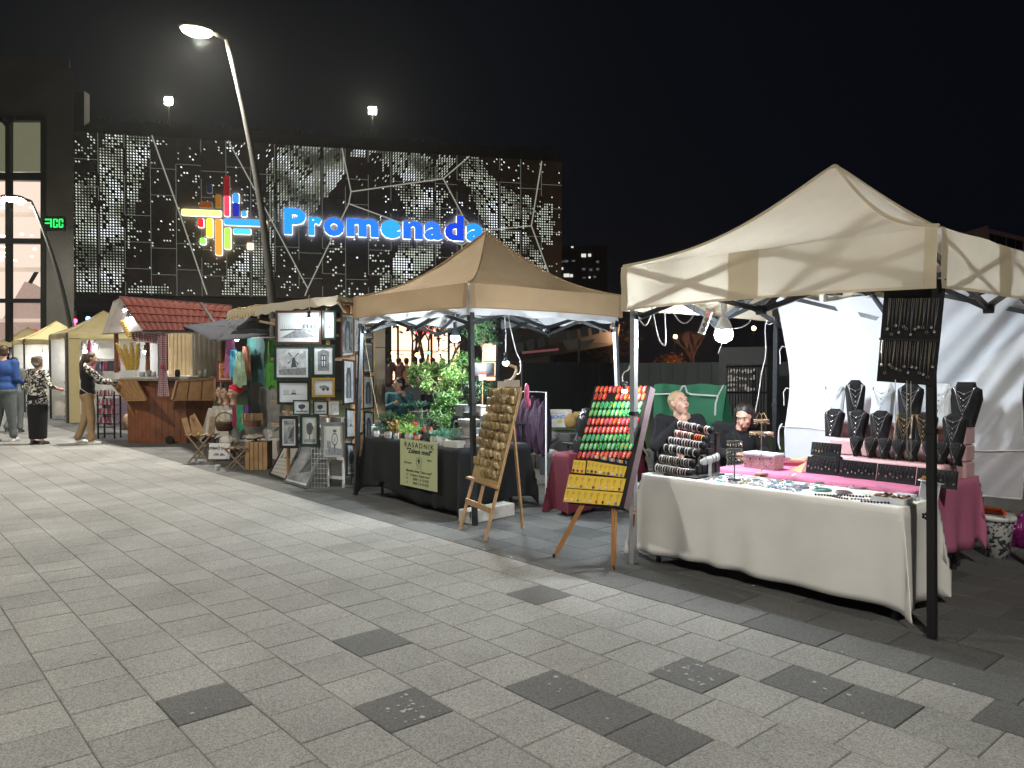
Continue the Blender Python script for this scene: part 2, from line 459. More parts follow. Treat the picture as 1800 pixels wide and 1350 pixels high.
# light leaking through the joints: thin lit strips behind the gaps
b = B()
for c in range(1, NC):
    lit = random.uniform(.35, 1)
    for r in range(12):
        if random.random() < .8:
            z0 = ZB + (ZT - ZB) * r / 12; b.prism([fw(c * cw - .012, z0, -.02), fw(c * cw + .012, z0, -.02), fw(c * cw + .012, z0 + (ZT - ZB) / 12, -.02), fw(c * cw - .012, z0 + (ZT - ZB) / 12, -.02)], FN * .01)
for c in range(NC):
    off = 0 if c % 2 == 0 else -.28
    for z in rowz[1:-1]:
        if random.random() < .75:
            z += off; b.prism([fw(c * cw, z - .01, -.02), fw((c + 1) * cw, z - .01, -.02), fw((c + 1) * cw, z + .01, -.02), fw(c * cw, z + .01, -.02)], FN * .01)
b.build('lit_joints', m_rib2, mall, kind='stuff')
# branching light ribs
RIBS = [[(267, 238), (312, 364), (364, 518)], [(401, 247), (469, 372), (500, 430), (541, 507)], [(601, 260), (617, 337), (613, 358), (541, 507), (536, 520)],
        [(617, 337), (779, 314), (825, 275)], [(613, 358), (812, 431), (811, 456)], [(779, 314), (816, 384), (840, 408)], [(853, 405), (934, 397), (952, 284)], [(934, 397), (964, 479), (975, 500)], [(812, 431), (853, 405)], [(940, 471), (962, 470)]]
for r in RIBS:
    b = B(); pts = [fw(*fp(*q), .012) for q in r]
    for p, q in zip(pts, pts[1:]): b.beam(p, q, .06, .03, up=FN)
    b.build('light_rib', m_rib, mall)
# perforations: lit holes of four shapes
def inpoly(x, y, P):
    c = False
    for i in range(len(P)):
        x1, y1 = P[i]; x2, y2 = P[i - 1]
        if (y1 > y) != (y2 > y) and x < (x2 - x1) * (y - y1) / (y2 - y1) + x1: c = not c
    return c
DENSE = [[(182, 236), (262, 241), (262, 275), (256, 305), (246, 330), (240, 360), (234, 390), (226, 440), (222, 480), (212, 515), (134, 515), (131, 420), (131, 310), (150, 325), (172, 300), (176, 262)],
 [(505, 255), (540, 258), (603, 262), (607, 300), (590, 330), (566, 356), (545, 385), (500, 390), (472, 390), (468, 300), (480, 275)],
 [(612, 264), (700, 268), (802, 277), (785, 306), (762, 318), (712, 318), (690, 300), (660, 275), (615, 275)],
 [(690, 325), (735, 325), (765, 330), (778, 345), (776, 380), (786, 396), (745, 396), (716, 384), (705, 350)],
 [(812, 285), (822, 276), (848, 279), (855, 300), (880, 325), (900, 338), (936, 346), (934, 375), (922, 402), (862, 402), (845, 385), (836, 360), (824, 330), (812, 318)],
 [(940, 372), (945, 360), (974, 358), (973, 438), (955, 425), (942, 395)],
 [(702, 421), (740, 423), (770, 430), (768, 462), (740, 480), (700, 500), (658, 518), (660, 500), (680, 480), (684, 455), (700, 440)],
 [(462, 398), (482, 402), (482, 520), (390, 520), (398, 478), (412, 462), (430, 440), (440, 418)],
 [(848, 400), (925, 408), (948, 452), (950, 470), (930, 470), (880, 452), (838, 430)],
 [(855, 402), (872, 410), (880, 430), (846, 436)], [(945, 440), (960, 470), (940, 480)], [(300, 505), (230, 500), (225, 515), (300, 518)]]
random.seed(21)
b = B(); k0 = .142
na = int(LEN / k0); nz = int((ZT - ZB) / k0)
def pxof(p):
    d = p - CAM; D = d.dot(FWD); return 900 + F_PX * d.dot(RGT) / D, 675 - F_PX * d.dot(UPV) / D
for i in range(na):
    for j in range(nz):
        a = (i + .5) * k0; z = ZB + .08 + (j + .5) * k0
        if (a % cw) < .05 or (a % cw) > cw - .05: continue
        u, v = pxof(fw(a, z))
        dn = any(inpoly(u, v, P) for P in DENSE)
        cl = noise.noise(V((a * .55, z * .55, 3))) ; cl2 = noise.noise(V((a * 1.6, z * 1.6, 9)))
        pr = .93 - max(0, -cl2) * .5 if dn else max(.01, .1 + cl * .28 + cl2 * .2)
        if random.random() > pr: continue
        br = noise.noise(V((a * .8, z * .9, 17))) + random.uniform(-.15, .15)
        mi = 2 if br > .33 else 0 if br > -.12 else 1 if br > -.35 else 3
        if not dn and mi == 3: mi = 1
        c = fw(a, z, .004); s_ = .041
        X = FA * s_; Z = V((0, 0, s_))
        # which cell of the branch pattern the hole lies in
        if u > 952 - (v - 284) * .02 and u > 940: kind = 'o'
        elif (u > 779 + (v - 314) * .55 or (v < 314 and u > 830)) and v < 520 and u > 800: kind = 't'
        elif v > 337 + (u - 617) * -.14 and v < 358 + (u - 613) * .37 and u > 610: kind = 'o'
        elif v > 395 and u > 541 + (507 - v) * .48 and u > 545: kind = '+'
        elif u > 469 and v < 430: kind = '/'
        elif u > 401 + (v - 247) * .55 and v < 300: kind = '/'
        else: kind = 't'
        if kind == 'o':
            vs = [c + X * math.cos(q * PI / 3) + Z * math.sin(q * PI / 3) for q in range(6)]; b.add(vs, [(0, 1, 2, 3, 4, 5)], mi)
        elif kind == 't':
            b.add([c + X * 1.2 - Z * 1.0, c + X * .5 + Z * .6, c - X * .4 + Z * 1.3, c - X * 1.0 + Z * .2, c - X * .9 - Z * .4], [(0, 1, 2, 3, 4)], mi)
        elif kind == '/':
            b.add([c - X * 1.1 - Z * 1.3, c - X * .2 - Z * 1.3, c + X * 1.1 + Z * 1.3, c + X * .2 + Z * 1.3], [(0, 1, 2, 3)], mi)
        else:
            for (p, q) in ((1.3, .42), (.42, 1.3)):
                b.add([c - X * p - Z * q, c + X * p - Z * q, c + X * p + Z * q, c - X * p + Z * q], [(0, 1, 2, 3)], mi)
b.build('perforations', mp, mall, kind='stuff')
random.seed(5)
# logo: rounded bars
LOGO = [((1313, 450, 1345, 505), (.02, .02, .05), .5), ((1265, 560, 1345, 598), (.32, .08, .01), .5), ((1368, 515, 1400, 598), (.36, .14, .01), .7),
 ((1422, 398, 1456, 525), (.32, .0, .01), .55), ((1422, 525, 1456, 652), (1, .04, .09), 1.5), ((1476, 508, 1515, 570), (.03, .25, .9), 1.3), ((1476, 570, 1515, 655), (.01, .02, .4), 1.0), ((1530, 620, 1565, 655), (.05, .35, .9), 1.2),
 ((1153, 612, 1403, 650), (1, .85, .22), 1.6), ((1258, 668, 1292, 722), (.75, .02, .04), 1.2), ((1310, 668, 1350, 785), (1, .8, .04), 1.4),
 ((1367, 672, 1408, 898), (1, .22, .03), 1.7), ((1422, 672, 1690, 712), (.03, .28, .95), 1.5), ((1480, 732, 1590, 765), (.05, .55, 1), 1.4),
 ((1424, 725, 1463, 860), (.35, .85, .08), 1.4), ((1270, 790, 1307, 830), (.25, .85, .08), 1.5), ((1567, 822, 1603, 860), (1, .55, .3), 2)]
logo = thing('logo_sign', 'large logo of rounded coloured bars crossing, glowing left of the blue letters', 'logo sign', fw(*fp(380, 385), .1))
m_halo = glow('halo_white', (.8, .86, 1), 3.5); m_halo2 = glow('halo_warm', (1, .95, .78), 1.6)
def rrect(a0, z0, a1, z1, o, r):
    P = []
    for (ca, cz, s0) in ((a1 - r, z0 + r, -90), (a1 - r, z1 - r, 0), (a0 + r, z1 - r, 90), (a0 + r, z0 + r, 180)):
        for q in range(4):
            t = math.radians(s0 + q * 30); P.append(fw(ca + math.cos(t) * r, cz + math.sin(t) * r, o))
    return P
for n, (bx, col, st) in enumerate(LOGO):
    u0, v0, u1, v1 = bx[0] / 3.6, 200 + bx[1] / 3.6, bx[2] / 3.6, 200 + bx[3] / 3.6
    cu, cv = (u0 + u1) / 2, (v0 + v1) / 2; ca, cz = fp(cu, cv); e1 = fp(u1, cv)[0] - fp(u0, cv)[0]; e2 = fp(cu, v0)[1] - fp(cu, v1)[1]
    r = min(e1, e2) * .28
    b = B(); P = rrect(ca - e1 / 2, cz - e2 / 2, ca + e1 / 2, cz + e2 / 2, .14, r); b.prism(P, FN * .1)
    part = b.build('logo_bar', glow('logo_%d' % n, col, st * .62), logo)
    b = B(); P = rrect(ca - e1 / 2 - .02, cz - e2 / 2 - .02, ca + e1 / 2 + .02, cz + e2 / 2 + .02, .07, r); b.prism(P, FN * .05)
    b.build('halo_light', m_halo2 if st > 1 else m_rib2, part)
# word: each letter a lit blue body with a white light behind it
word = thing('letter_sign', 'glowing blue word reading Promenada mounted on the perforated mall wall', 'letter sign', fw(*fp(675, 400), .1))
LET = [('P', 500, 538), ('r', 543, 566), ('o', 569, 605), ('m', 609, 665), ('e', 669, 704), ('n', 708, 742), ('a', 745, 777), ('d', 781, 814), ('a', 818, 850)]
for n, (ch, u0, u1) in enumerate(LET):
    vb = 410.5 + (u0 - 500) * .0385; a0 = fp(u0, vb)[0]; a1 = fp(u1, vb)[0]; zb = fp((u0 + u1) / 2, vb)[1]
    vs, fs = textm(ch, 1.0, None, Matrix(), ext=.5, align='LEFT', bold=.05)
    x0 = min(p.x for p in vs); x1 = max(p.x for p in vs); sc = 1.78; zmin = min(p.y for p in vs)
    col = [(.02, .33, 1), (.02, .38, 1), (.02, .2, .95), (.02, .22, .95), (.03, .4, 1), (.02, .16, .85), (.03, .2, .85), (.01, .06, .7), (.02, .32, 1)][n]
    for lay_, (o0, dep, gr, mm) in enumerate(((.16, .1, 0, None), (.06, .05, .012, m_halo))):
        b = B()
        V2 = [fw(a0 + (p.x - x0) / (x1 - x0) * (a1 - a0), zb + p.y * sc, o0 + (p.z + .5) * dep) for p in vs]
        b.add(V2, fs)
        if lay_ == 0: part = b.build('letter_' + 'upper_p' if ch == 'P' else 'letter_' + ch, glow('blue_letter_%d' % n, col, .62), word)
        else: b.build('back_light', m_halo, part)
# roof edge planting and floodlights
m_seed = mat('roof_plants', (.035, .035, .02), .9, 0, .5, 5)
b = B()
for i in range(1500):
    a = random.uniform(0, LEN); h = random.uniform(.1, .45) * (1 + noise.noise(V((a * .8, 0, 0)))); o = random.uniform(-3, -1.4)
    p = fw(a, ZT + 1.0, o); q = p + FA * random.uniform(-.2, .2) + V((0, 0, h)); b.add([p - FA * .02, p + FA * .02, q], [(0, 1, 2)])
b.build('roof_planting', m_seed, mall, kind='stuff')
m_flood = glow('flood_lens', (1, .96, .8), 90)
for (u, v, lab) in ((297, 178, 'left floodlight on a mast above the perforated wall'), (655, 195, 'right floodlight on a mast above the perforated wall')):
    p = atd(u, v, 44 if u < 400 else 46); foot = V((p.x, p.y, ZT + .9))
    t = thing('floodlight', lab, 'floodlight', foot, group='floodlights on the mall roof')
    b = B(); b.tube([foot, p - V((0, 0, .1))], .05, 8); b.build('mast', m_pole, t)
    b = B(); d = -(_cf); b.T = basis(p, RGT, V((0, 0, 1))); b.box((0, 0, -.02), (.5, .36, .12)); b.build('housing', m_pole, t)
    b = B(); b.T = basis(p, RGT, V((0, 0, 1))); b.box((0, 0, .06), (.44, .4, .03)); b.build('lens', m_flood, t)
    l = bpy.data.lights.new('flood_light', 'SPOT'); l.energy = 900; l.spot_size = 2.0; l.color = (1, .93, .75); l.shadow_soft_size = .15
    lo = bpy.data.objects.new('flood_light', l); COL.objects.link(lo); lo.parent = t; lo.location = p - foot + d * .2; lo.rotation_euler = (d + V((0, 0, -.5))).to_track_quat('-Z', 'Y').to_euler()

# ================================================================== SHOPFRONT under the wall (cafe) and ground floor
m_glassdark = mat('dark_glass', (.01, .012, .014), .08, 0, 0, spec=.6)
m_cafe = glow('cafe_wall_light', (1, .56, .34), 1.35); m_cafe2 = glow('cafe_shelf_light', (1, .75, .5), 2.4)
b = B()
def fbox(b, a0, a1, z0, z1, o0, o1, mi=0):
    b.prism([fw(a0, z0, o0), fw(a1, z0, o0), fw(a1, z0, o1), fw(a0, z0, o1)], (0, 0, z1 - z0), mi)
def fr(u, v): return fp(u, v)
fbox(b, -.3, LEN, 0, ZB - .76, -9, -2.6); b.build('ground_floor_wall', m_facedark, mall)
ca0 = fp(690, 640)[0]; ca1 = fp(918, 640)[0]
WIN = [(692, 706), (706, 740), (740, 768), (768, 800), (800, 822), (860, 890)]
for (u0, u1) in WIN:
    a0, a1 = fp(u0, 640)[0], fp(u1, 640)[0]; z1 = 3.9 if u0 < 800 else 2.9
    b = B(); fbox(b, a0 + .06, a1 - .06, .25, z1, -2.59, -2.57, 0)
    for q in range(3):
        z = random.uniform(.9, z1 - .4); fbox(b, a0 + .15, a1 - .15, z, z + .08, -2.56, -2.54, 1)
    f = b.build('shop_window', [m_cafe, m_cafe2], mall)
    b = B(); fbox(b, a0, a0 + .06, .2, z1 + .06, -2.6, -2.4); fbox(b, a1 - .06, a1, .2, z1 + .06, -2.6, -2.4); fbox(b, a0, a1, z1, z1 + .07, -2.6, -2.4); fbox(b, a0, a1, z1 * .62, z1 * .62 + .05, -2.55, -2.42)
    b.build('window_frame', m_black, f)
b = B(); a0, a1 = fp(738, 579)[0], fp(771, 579)[0]; zz = fp(750, 581)[1]; fbox(b, a0, a1, zz - .08, zz + .16, -2.4, -2.3); o = b.build('shop_sign', glow('red_sign', (1, .04, .05), 2.2)); tag(o, 'red lit strip sign over the orange cafe window', 'shop sign')
# ================================================================== GLASS ENTRANCE at the left edge
# glass plane runs towards the camera, left of the perforated wall
entr = thing('glass_entrance', 'tall lit glass mall entrance with dark frames and escalators inside, at left edge', 'glass entrance', atd(-60, 640, 33))
entr['_w'] = [entr.location.x, entr.location.y, entr.location.z]
EZ = 30.0
def ep(u, v, d=0): return atd(u, v, EZ + d)
m_frame = mat('dark_mullion', (.02, .022, .02), .4, .5, .1, 5)
m_in = glow('lit_interior_wall', (1, .8, .66), .5)
m_inc = glow('lit_ceiling', (1, .84, .68), .75)
m_green = mat('greenish_glass', (.05, .055, .035), .15, 0, .3, .4)
m_lm = glow('ceiling_spot', (1, .95, .88), 3)
b = B()
lv = ray(128, 645); lv.z = 0; lv = lv.normalized()
fv = V((_cf.x, _cf.y, 0)); up = V((0, 0, 1))
def ebox(b, u0, v0, u1, v1, d, th, mi=0, slope=0):
    p = [ep(u0, v1, d), ep(u1, v1 + slope, d), ep(u1, v0 + slope, d), ep(u0, v0, d)]
    b.prism(p, (lv if u1 < 200 and th > .8 else fv) * th, mi)
# roof mass and corner tower
b = B(); ebox(b, -700, 100, 122, 205, .1, 9); ebox(b, 78, 120, 130, 765, .0, 10)
b.build('wall', m_facedark, entr)
b = B(); ebox(b, 126, 160, 148, 240, 9.2, .5); b.build('corner_fin', mat('fin_glass', (.006, .007, .006), .9, 0, .2), entr)
b = B(); ebox(b, 110, 468, 131, 527, 8.6, .1); b.build('yellow_panel', mat('yellow_panel', (.22, .15, .02), .6), entr)
# inside: back wall, ceilings, floors, escalators; their room light is put in as glow
b = B(); ebox(b, -600, 310, 76, 645, 7, .2); b.build('interior_wall', m_in, entr)
b = B()
for v in (372, 470, 560): ebox(b, -600, v, 76, v + 5, 3.2, .6)
b.build('gallery_floor', mat('gallery_edge', (.5, .42, .34), .6, emit=(1, .8, .65), estr=.3), entr)
b = B()
random.seed(11)
for _ in range(30):
    u = random.uniform(-60, 74); v = random.choice((345, 360, 408, 416, 440, 449, 455)) + random.uniform(-4, 4); ebox(b, u, v, u + random.uniform(3, 8), v + 2.5, 2.8, .05)
ebox(b, -30, 352, 45, 356, 2.7, .05); ebox(b, -10, 430, 20, 432, 2.7, .05, slope=6)
b.build('ceiling_light', m_lm, entr, kind='stuff')
m_esc = mat('escalator_side', (.35, .3, .27), .4, emit=(1, .7, .6), estr=.16); m_rail = mat('hand_rail', (.015, .012, .012), .4)
for (pts, w_) in (([(-30, 640), (28, 570), (66, 505)], 20), ([(10, 700), (52, 600), (74, 540)], 16)):
    P = [ep(u, v, 4.5) for u, v in pts]
    b = B()
    for p, q in zip(P, P[1:]): b.beam(p, q, .6, .9)
    e = b.build('escalator', m_esc, entr); b = B()
    for p, q in zip(P, P[1:]): b.beam(p + V((0, 0, .75)), q + V((0, 0, .75)), .12, .12)
    b.build('hand_rail', m_rail, e)
b = B(); ebox(b, 20, 590, 58, 700, 2.4, .3, slope=-12); b.build('red_counter', mat('counter_pink', (.35, .08, .06), .5, emit=(1, .2, .12), estr=.25), entr)
# frames
b = B(); ebox(b, -600, 206, 76, 302, .12, .1); b.build('upper_glass', mat('upper_glass', (.07, .068, .045), .25, emit=(.8, .8, .5), estr=.085), entr)
for (u0, u1) in ((-160, -150), (-75, -66), (9, 17), (71, 79)):
    b = B(); ebox(b, u0, 206, u1, 775, -.1, .22); b.build('mullion', m_frame, entr)
for (v0, v1, sl) in ((204, 212, 0), (300, 311, 6), (415, 424, 4), (523, 530, 2), (610, 614, 0)):
    b = B(); ebox(b, -600, v0, 78, v1, -.12, .26, slope=sl); b.build('transom', m_frame, entr)
b = B(); b.beam(ep(0, 207, -.2), ep(12, 222, -.2), .09); b.beam(ep(26, 207, -.2), ep(13, 222, -.2), .09); b.build('bracket', m_frame, entr)
# ground-floor glow at the entrance
b = B(); ebox(b, -500, 648, 110, 735, 4, .2); b.build('shop_interior', glow('shop_inside', (1, .86, .75), .6), entr)
# green running-text board
led = thing('led_board', 'green running-text LED board on the dark column beside the glass entrance', 'LED board', ep(95, 392, -.3))
b = B(); ebox(b, 78, 380, 112, 404, -.18, .14); b.build('housing', m_black, led)
b = B()
G = 1.65
def seg(x0, y0, x1, y1): ebox(b, 79 + x0 * G, 383 + y0 * G, 79 + x1 * G, 383 + y1 * G, -.2, .015)
for s_ in ((0, 1, 7, 2.4), (5.8, 1, 7, 10), (0, 5, 6, 6.2), (9, 1, 12.6, 2.2), (9, 9, 12.6, 10.2), (8.6, 1.6, 9.8, 9.8), (12, 1.6, 13.2, 4.5), (12, 6.5, 13.2, 9.8), (14.6, 1.6, 15.8, 9.8), (15, 1, 18.5, 2.2), (15, 9, 18.5, 10.2), (18, 1.6, 19.2, 4.5), (18, 6.5, 19.2, 9.8)): seg(*s_)
b.build('led_text', glow('led_green', (.01, .8, .12), 1.1), led)

# ================================================================== FAR BACKGROUND
m_block = mat('tower_block_wall', (.045, .045, .05), .9, 0, .3, .2)
m_win = glow('lit_window', (.95, .95, .85), .45); m_wind = glow('dim_window', (.8, .85, .9), .05)
def dist_box(name, mats, parent, u0, u1, v0, d, depth, z0=-.0, lab=None):
    p = atd(u0, v0, d); q = atd(u1, v0, d); b = B()
    P = [V((p.x, p.y, z0)), V((q.x, q.y, z0))]; P += [P[1] + fv * depth, P[0] + fv * depth]
    b.prism(P, (0, 0, p.z - z0)); return b.build(name, mats, parent, label=lab)
tb = thing('tower_block', 'distant dark apartment tower with a few lit windows right of the mall wall', 'apartment tower', V((*atd(1025, 430, 150).xy, 0)))
dist_box('wall', m_block, tb, 984, 1068, 432, 150, 16)
random.seed(3)
for (u, v, w_, h_, lit) in ((1004, 433, 4, 2.5, 1), (986, 459, 5, 2, 0), (992, 457, 7, 4, .4), (1005, 457, 6, 3, .3), (1022, 446, 8, 6, 1), (1034, 446, 5, 5, 1), (986, 470, 4, 4, .8), (991, 481, 10, 6, 1), (1002, 482, 5, 5, 1), (1024, 487, 6, 2, .4), (1035, 486, 3, 3, .8), (1043, 485, 5, 3, .6), (1023, 471, 6, 4, .2), (1048, 458, 5, 4, .15), (1048, 471, 5, 4, .12), (1036, 472, 5, 4, .12)):
    b = B(); b.prism([atd(u, v + h_, 149.9), atd(u + w_, v + h_, 149.9), atd(u + w_, v, 149.9), atd(u, v, 149.9)], fv * .09)
    b.build('window', m_win if lit > .7 else m_wind, tb)
ab = thing('apartment_building', 'dim brown apartment building corner with dark windows above the white canopy roof', 'apartment building', V((*atd(1740, 420, 60).xy, 0)))
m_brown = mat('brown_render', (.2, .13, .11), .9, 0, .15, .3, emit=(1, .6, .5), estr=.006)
c0 = atd(1737, 396, 60)
for (u1, sgn) in ((1640, 1), (1830, -1)):
    e = atd(u1, 410 if sgn > 0 else 404, 78 if sgn > 0 else 66); b = B()
    P = [V((c0.x, c0.y, 0)), V((e.x, e.y, 0))]; b.prism(P + [P[1] + fv * 6, P[0] + fv * 6 + V((.01 * sgn, 0, 0))], (0, 0, c0.z - (0 if sgn > 0 else .25))); b.build('wall', m_brown, ab)
e2 = atd(1830, 404, 66)
for k, (t0, t1) in enumerate(((.02, .11), (.13, .3), (.33, .48), (.5, .62))):
    A = V((c0.x, c0.y, 0)).lerp(V((e2.x, e2.y, 0)), t0); Bq = V((c0.x, c0.y, 0)).lerp(V((e2.x, e2.y, 0)), t1); z1 = atd(1760, 418, 62).z; z0 = atd(1760, 434, 62).z
    b = B(); b.prism([A - fv * .1 + V((0, 0, z0)), Bq - fv * .1 + V((0, 0, z0)), Bq - fv * .1 + V((0, 0, z1)), A - fv * .1 + V((0, 0, z1))], fv * .3); b.build('window', m_glassdark, ab)
# ramp building with leaning panels, kiosk, fence, hedge
m_dk = mat('dark_shed', (.06, .066, .07), .8, 0, .3, .8)
shed = thing('dark_shed', 'long dark corrugated site container behind the plant stall', 'container', V((*atd(1040, 700, 22).xy, 0)))
p0 = atd(918, 650, 19.5); p1 = atd(1100, 640, 23); hz = atd(960, 640, 20).z + .05
L_ = (V((p1.x, p1.y, 0)) - V((p0.x, p0.y, 0))); n_ = 34
b = B()
for i in range(n_):
    a = V((p0.x, p0.y, 0)) + L_ * (i / n_); c = V((p0.x, p0.y, 0)) + L_ * ((i + .55) / n_)
    b.prism([a, c, c + fv * .06, a + fv * .06], (0, 0, hz))
b.build('corrugated_wall', m_dk, shed); b = B(); a = V((p0.x, p0.y, 0)) + fv * .07; b.prism([a, a + L_, a + L_ + fv * 3, a + fv * 3], (0, 0, hz - .02)); b.build('body', m_dk, shed)
ramp = thing('ramp_building', 'dark sloping ramp with a row of leaning panels seen beneath the tan canopy', 'ramp', V((*atd(1000, 600, 34).xy, 0)))
m_rp = mat('ramp_panel', (.07, .078, .08), .7, 0, .2, 1)
b = B(); b.prism([atd(880, 640, 34), atd(1085, 605, 36), atd(1090, 570, 36), atd(920, 590, 34), atd(880, 575, 34)], fv * 3); b.build('deck', m_dk, ramp)
for i in range(9):
    u = 908 + i * 19; v = 612 - i * 4.6
    b = B(); b.prism([atd(u, v + 9, 33.6), atd(u + 13, v + 6, 33.6), atd(u + 11, v - 12, 33.6), atd(u - 2, v - 8, 33.6)], fv * .12); b.build('leaning_panel', m_rp, ramp)
b = B(); b.prism([atd(918, 622, 33), atd(982, 616, 33), atd(982, 612, 33), atd(918, 618, 33)], fv * .3); b.build('pink_band', mat('pink_band', (.3, .12, .14), .7, emit=(1, .3, .35), estr=.05), ramp)
um = thing('market_umbrella', 'folded-open pale triangular parasol beyond the dark container', 'parasol', V((*atd(1020, 640, 30).xy, 0)))
pc = atd(1018, 612, 30); b = B()
for (ua, va, ub, vb) in ((988, 600, 1012, 600), (1046, 598, 1022, 603)):
    b.prism([atd(ua, va - 2, 30), atd(ub, vb - 3, 30), pc, atd(ua + (9 if ua < 1000 else -14), va + 14, 30)], fv * .4)
b.build('canopy', mat('parasol_pale', (.12, .11, .1), .8), um); b = B(); b.tube([V((pc.x, pc.y, 0)), pc + V((0, 0, .4))], .04); b.build('pole', m_dk, um)
fence = thing('site_fence', 'tall dark site fence behind the seated jewellery sellers', 'fence', V((*atd(1230, 680, 18).xy, 0)))
m_fen = mat('fence_green', (.04, .05, .05), .8, 0, .3, 1.5)
f0 = V((*atd(1085, 650, 21).xy, 0)); f1 = V((*atd(1420, 650, 15.5).xy, 0)); fz = atd(1230, 637, 18).z
for i in range(14):
    a = f0.lerp(f1, i / 14); c = f0.lerp(f1, (i + .97) / 14)
    b = B(); b.prism([a, c, c + fv * .05, a + fv * .05], (0, 0, fz)); b.build('fence_panel', m_fen, fence)
# barred gate with lit things behind it
gate = thing('barred_gate', 'black barred gate with lit shop shelves behind it, left of the white side wall', 'gate', V((*atd(1310, 680, 15).xy, 0)))
b = B()
for u in range(1278, 1348, 5): b.tube([V((*atd(u, 700, 15).xy, 0)), atd(u, 640, 15)], .012, 5)
b.tube([atd(1276, 645, 15), atd(1348, 643, 15)], .02, 5); b.tube([atd(1276, 690, 15), atd(1348, 690, 15)], .02, 5)
b.build('bars', m_black, gate); 
random.seed(9)
b = B()
for _ in range(46):
    u = random.uniform(1280, 1345); v = random.choice((652, 661, 667, 676, 684)) + random.uniform(-2, 2); q = atd(u, v, 15.3); b.box(q, (random.uniform(.02, .09), .05, random.uniform(.02, .06)))
b.build('lit_shelf_goods', glow('gate_glints', (.9, .8, .7), .16), gate, kind='stuff')
b = B(); q = atd(1312, 700, 15.6); b.box((q.x, q.y, .95), (1.1, .3, 1.9)); b.build('back_board', m_dk, gate)
# orange street lights and trees far away
m_or = glow('sodium_lamp', (1, .5, .18), 14)
for (u, v, d, lab) in ((1187, 592, 70, 'far orange street light seen between the power strip and left post of the white tent'), (1325, 577, 60, 'far orange street light seen right of the big white bulb'), (1077, 595, 80, 'far orange street light seen between the two canopies')):
    p = atd(u, v, d); t = thing('distant_street_light', lab, 'street light', (p.x, p.y, 0), group='far orange street lights')
    b = B(); b.tube([(p.x, p.y, 0), (p.x, p.y, p.z)], .07, 6); b.build('pole', m_dk, t); b = B(); b.ball(p, .2 * d / 70, 8, 6); b.build('lamp', m_or, t)
for (u, v, d, r, c, lab) in ((1114, 633, 60, .07, (1, .03, .05), 'small red light far behind the dark fence'), (155, 560, 36, .1, (.1, .35, 1), 'small blue light under the mall canopy left of the wooden kiosk'), (132, 564, 36, .1, (1, .03, .08), 'small red light under the mall canopy beside the blue one'), (1077, 656, 40, .06, (1, .03, .08), 'small red light glowing above the magnet easel')):
    p = atd(u, v, d); b = B(); b.ball(p, r, 8, 6); b.lathe([(.02, -.4), (.02, 0)], p, 6); b.build('signal_light', glow('sig' + str(u), c, 9), label=lab, cat='signal light')
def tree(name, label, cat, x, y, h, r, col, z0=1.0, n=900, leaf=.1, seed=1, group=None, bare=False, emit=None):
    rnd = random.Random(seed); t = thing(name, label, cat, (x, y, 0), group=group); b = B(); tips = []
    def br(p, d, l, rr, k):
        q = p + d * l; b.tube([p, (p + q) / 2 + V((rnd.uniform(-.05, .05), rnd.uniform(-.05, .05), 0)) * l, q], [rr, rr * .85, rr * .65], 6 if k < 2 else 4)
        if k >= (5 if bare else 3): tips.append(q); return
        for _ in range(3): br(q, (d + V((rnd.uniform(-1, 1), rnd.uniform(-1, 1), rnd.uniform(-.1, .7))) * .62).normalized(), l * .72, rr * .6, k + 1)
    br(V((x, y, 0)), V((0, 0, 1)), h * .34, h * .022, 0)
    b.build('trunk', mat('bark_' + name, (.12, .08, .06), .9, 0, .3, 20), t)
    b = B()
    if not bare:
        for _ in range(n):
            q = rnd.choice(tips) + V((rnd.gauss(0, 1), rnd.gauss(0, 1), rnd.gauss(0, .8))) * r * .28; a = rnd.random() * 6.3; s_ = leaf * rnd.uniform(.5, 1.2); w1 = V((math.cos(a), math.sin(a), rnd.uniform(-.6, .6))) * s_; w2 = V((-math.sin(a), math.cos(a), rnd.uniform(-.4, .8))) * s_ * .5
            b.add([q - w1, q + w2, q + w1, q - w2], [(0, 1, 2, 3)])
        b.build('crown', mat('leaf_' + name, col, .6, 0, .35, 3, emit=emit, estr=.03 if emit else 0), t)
    return t
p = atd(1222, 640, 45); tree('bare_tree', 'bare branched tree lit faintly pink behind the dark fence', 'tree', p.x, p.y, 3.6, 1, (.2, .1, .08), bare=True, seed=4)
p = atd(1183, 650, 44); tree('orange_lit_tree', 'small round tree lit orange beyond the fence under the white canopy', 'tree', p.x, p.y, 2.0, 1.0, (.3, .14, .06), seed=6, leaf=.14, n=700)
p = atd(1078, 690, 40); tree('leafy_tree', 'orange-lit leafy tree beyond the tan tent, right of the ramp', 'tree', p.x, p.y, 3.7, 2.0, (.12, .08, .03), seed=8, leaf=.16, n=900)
# point lights near those trees, not at the lamps; leaf colours hold orange light
for (u, v, d, e) in ((1200, 600, 44, 160), (1085, 590, 38, 120)):
    l = bpy.data.lights.new('orange_fill_light', 'POINT'); l.energy = e; l.color = (1, .5, .25); l.shadow_soft_size = .3
    lo = bpy.data.objects.new('orange_fill_light', l); COL.objects.link(lo); lo.location = atd(u, v, d) - fv * 2.5

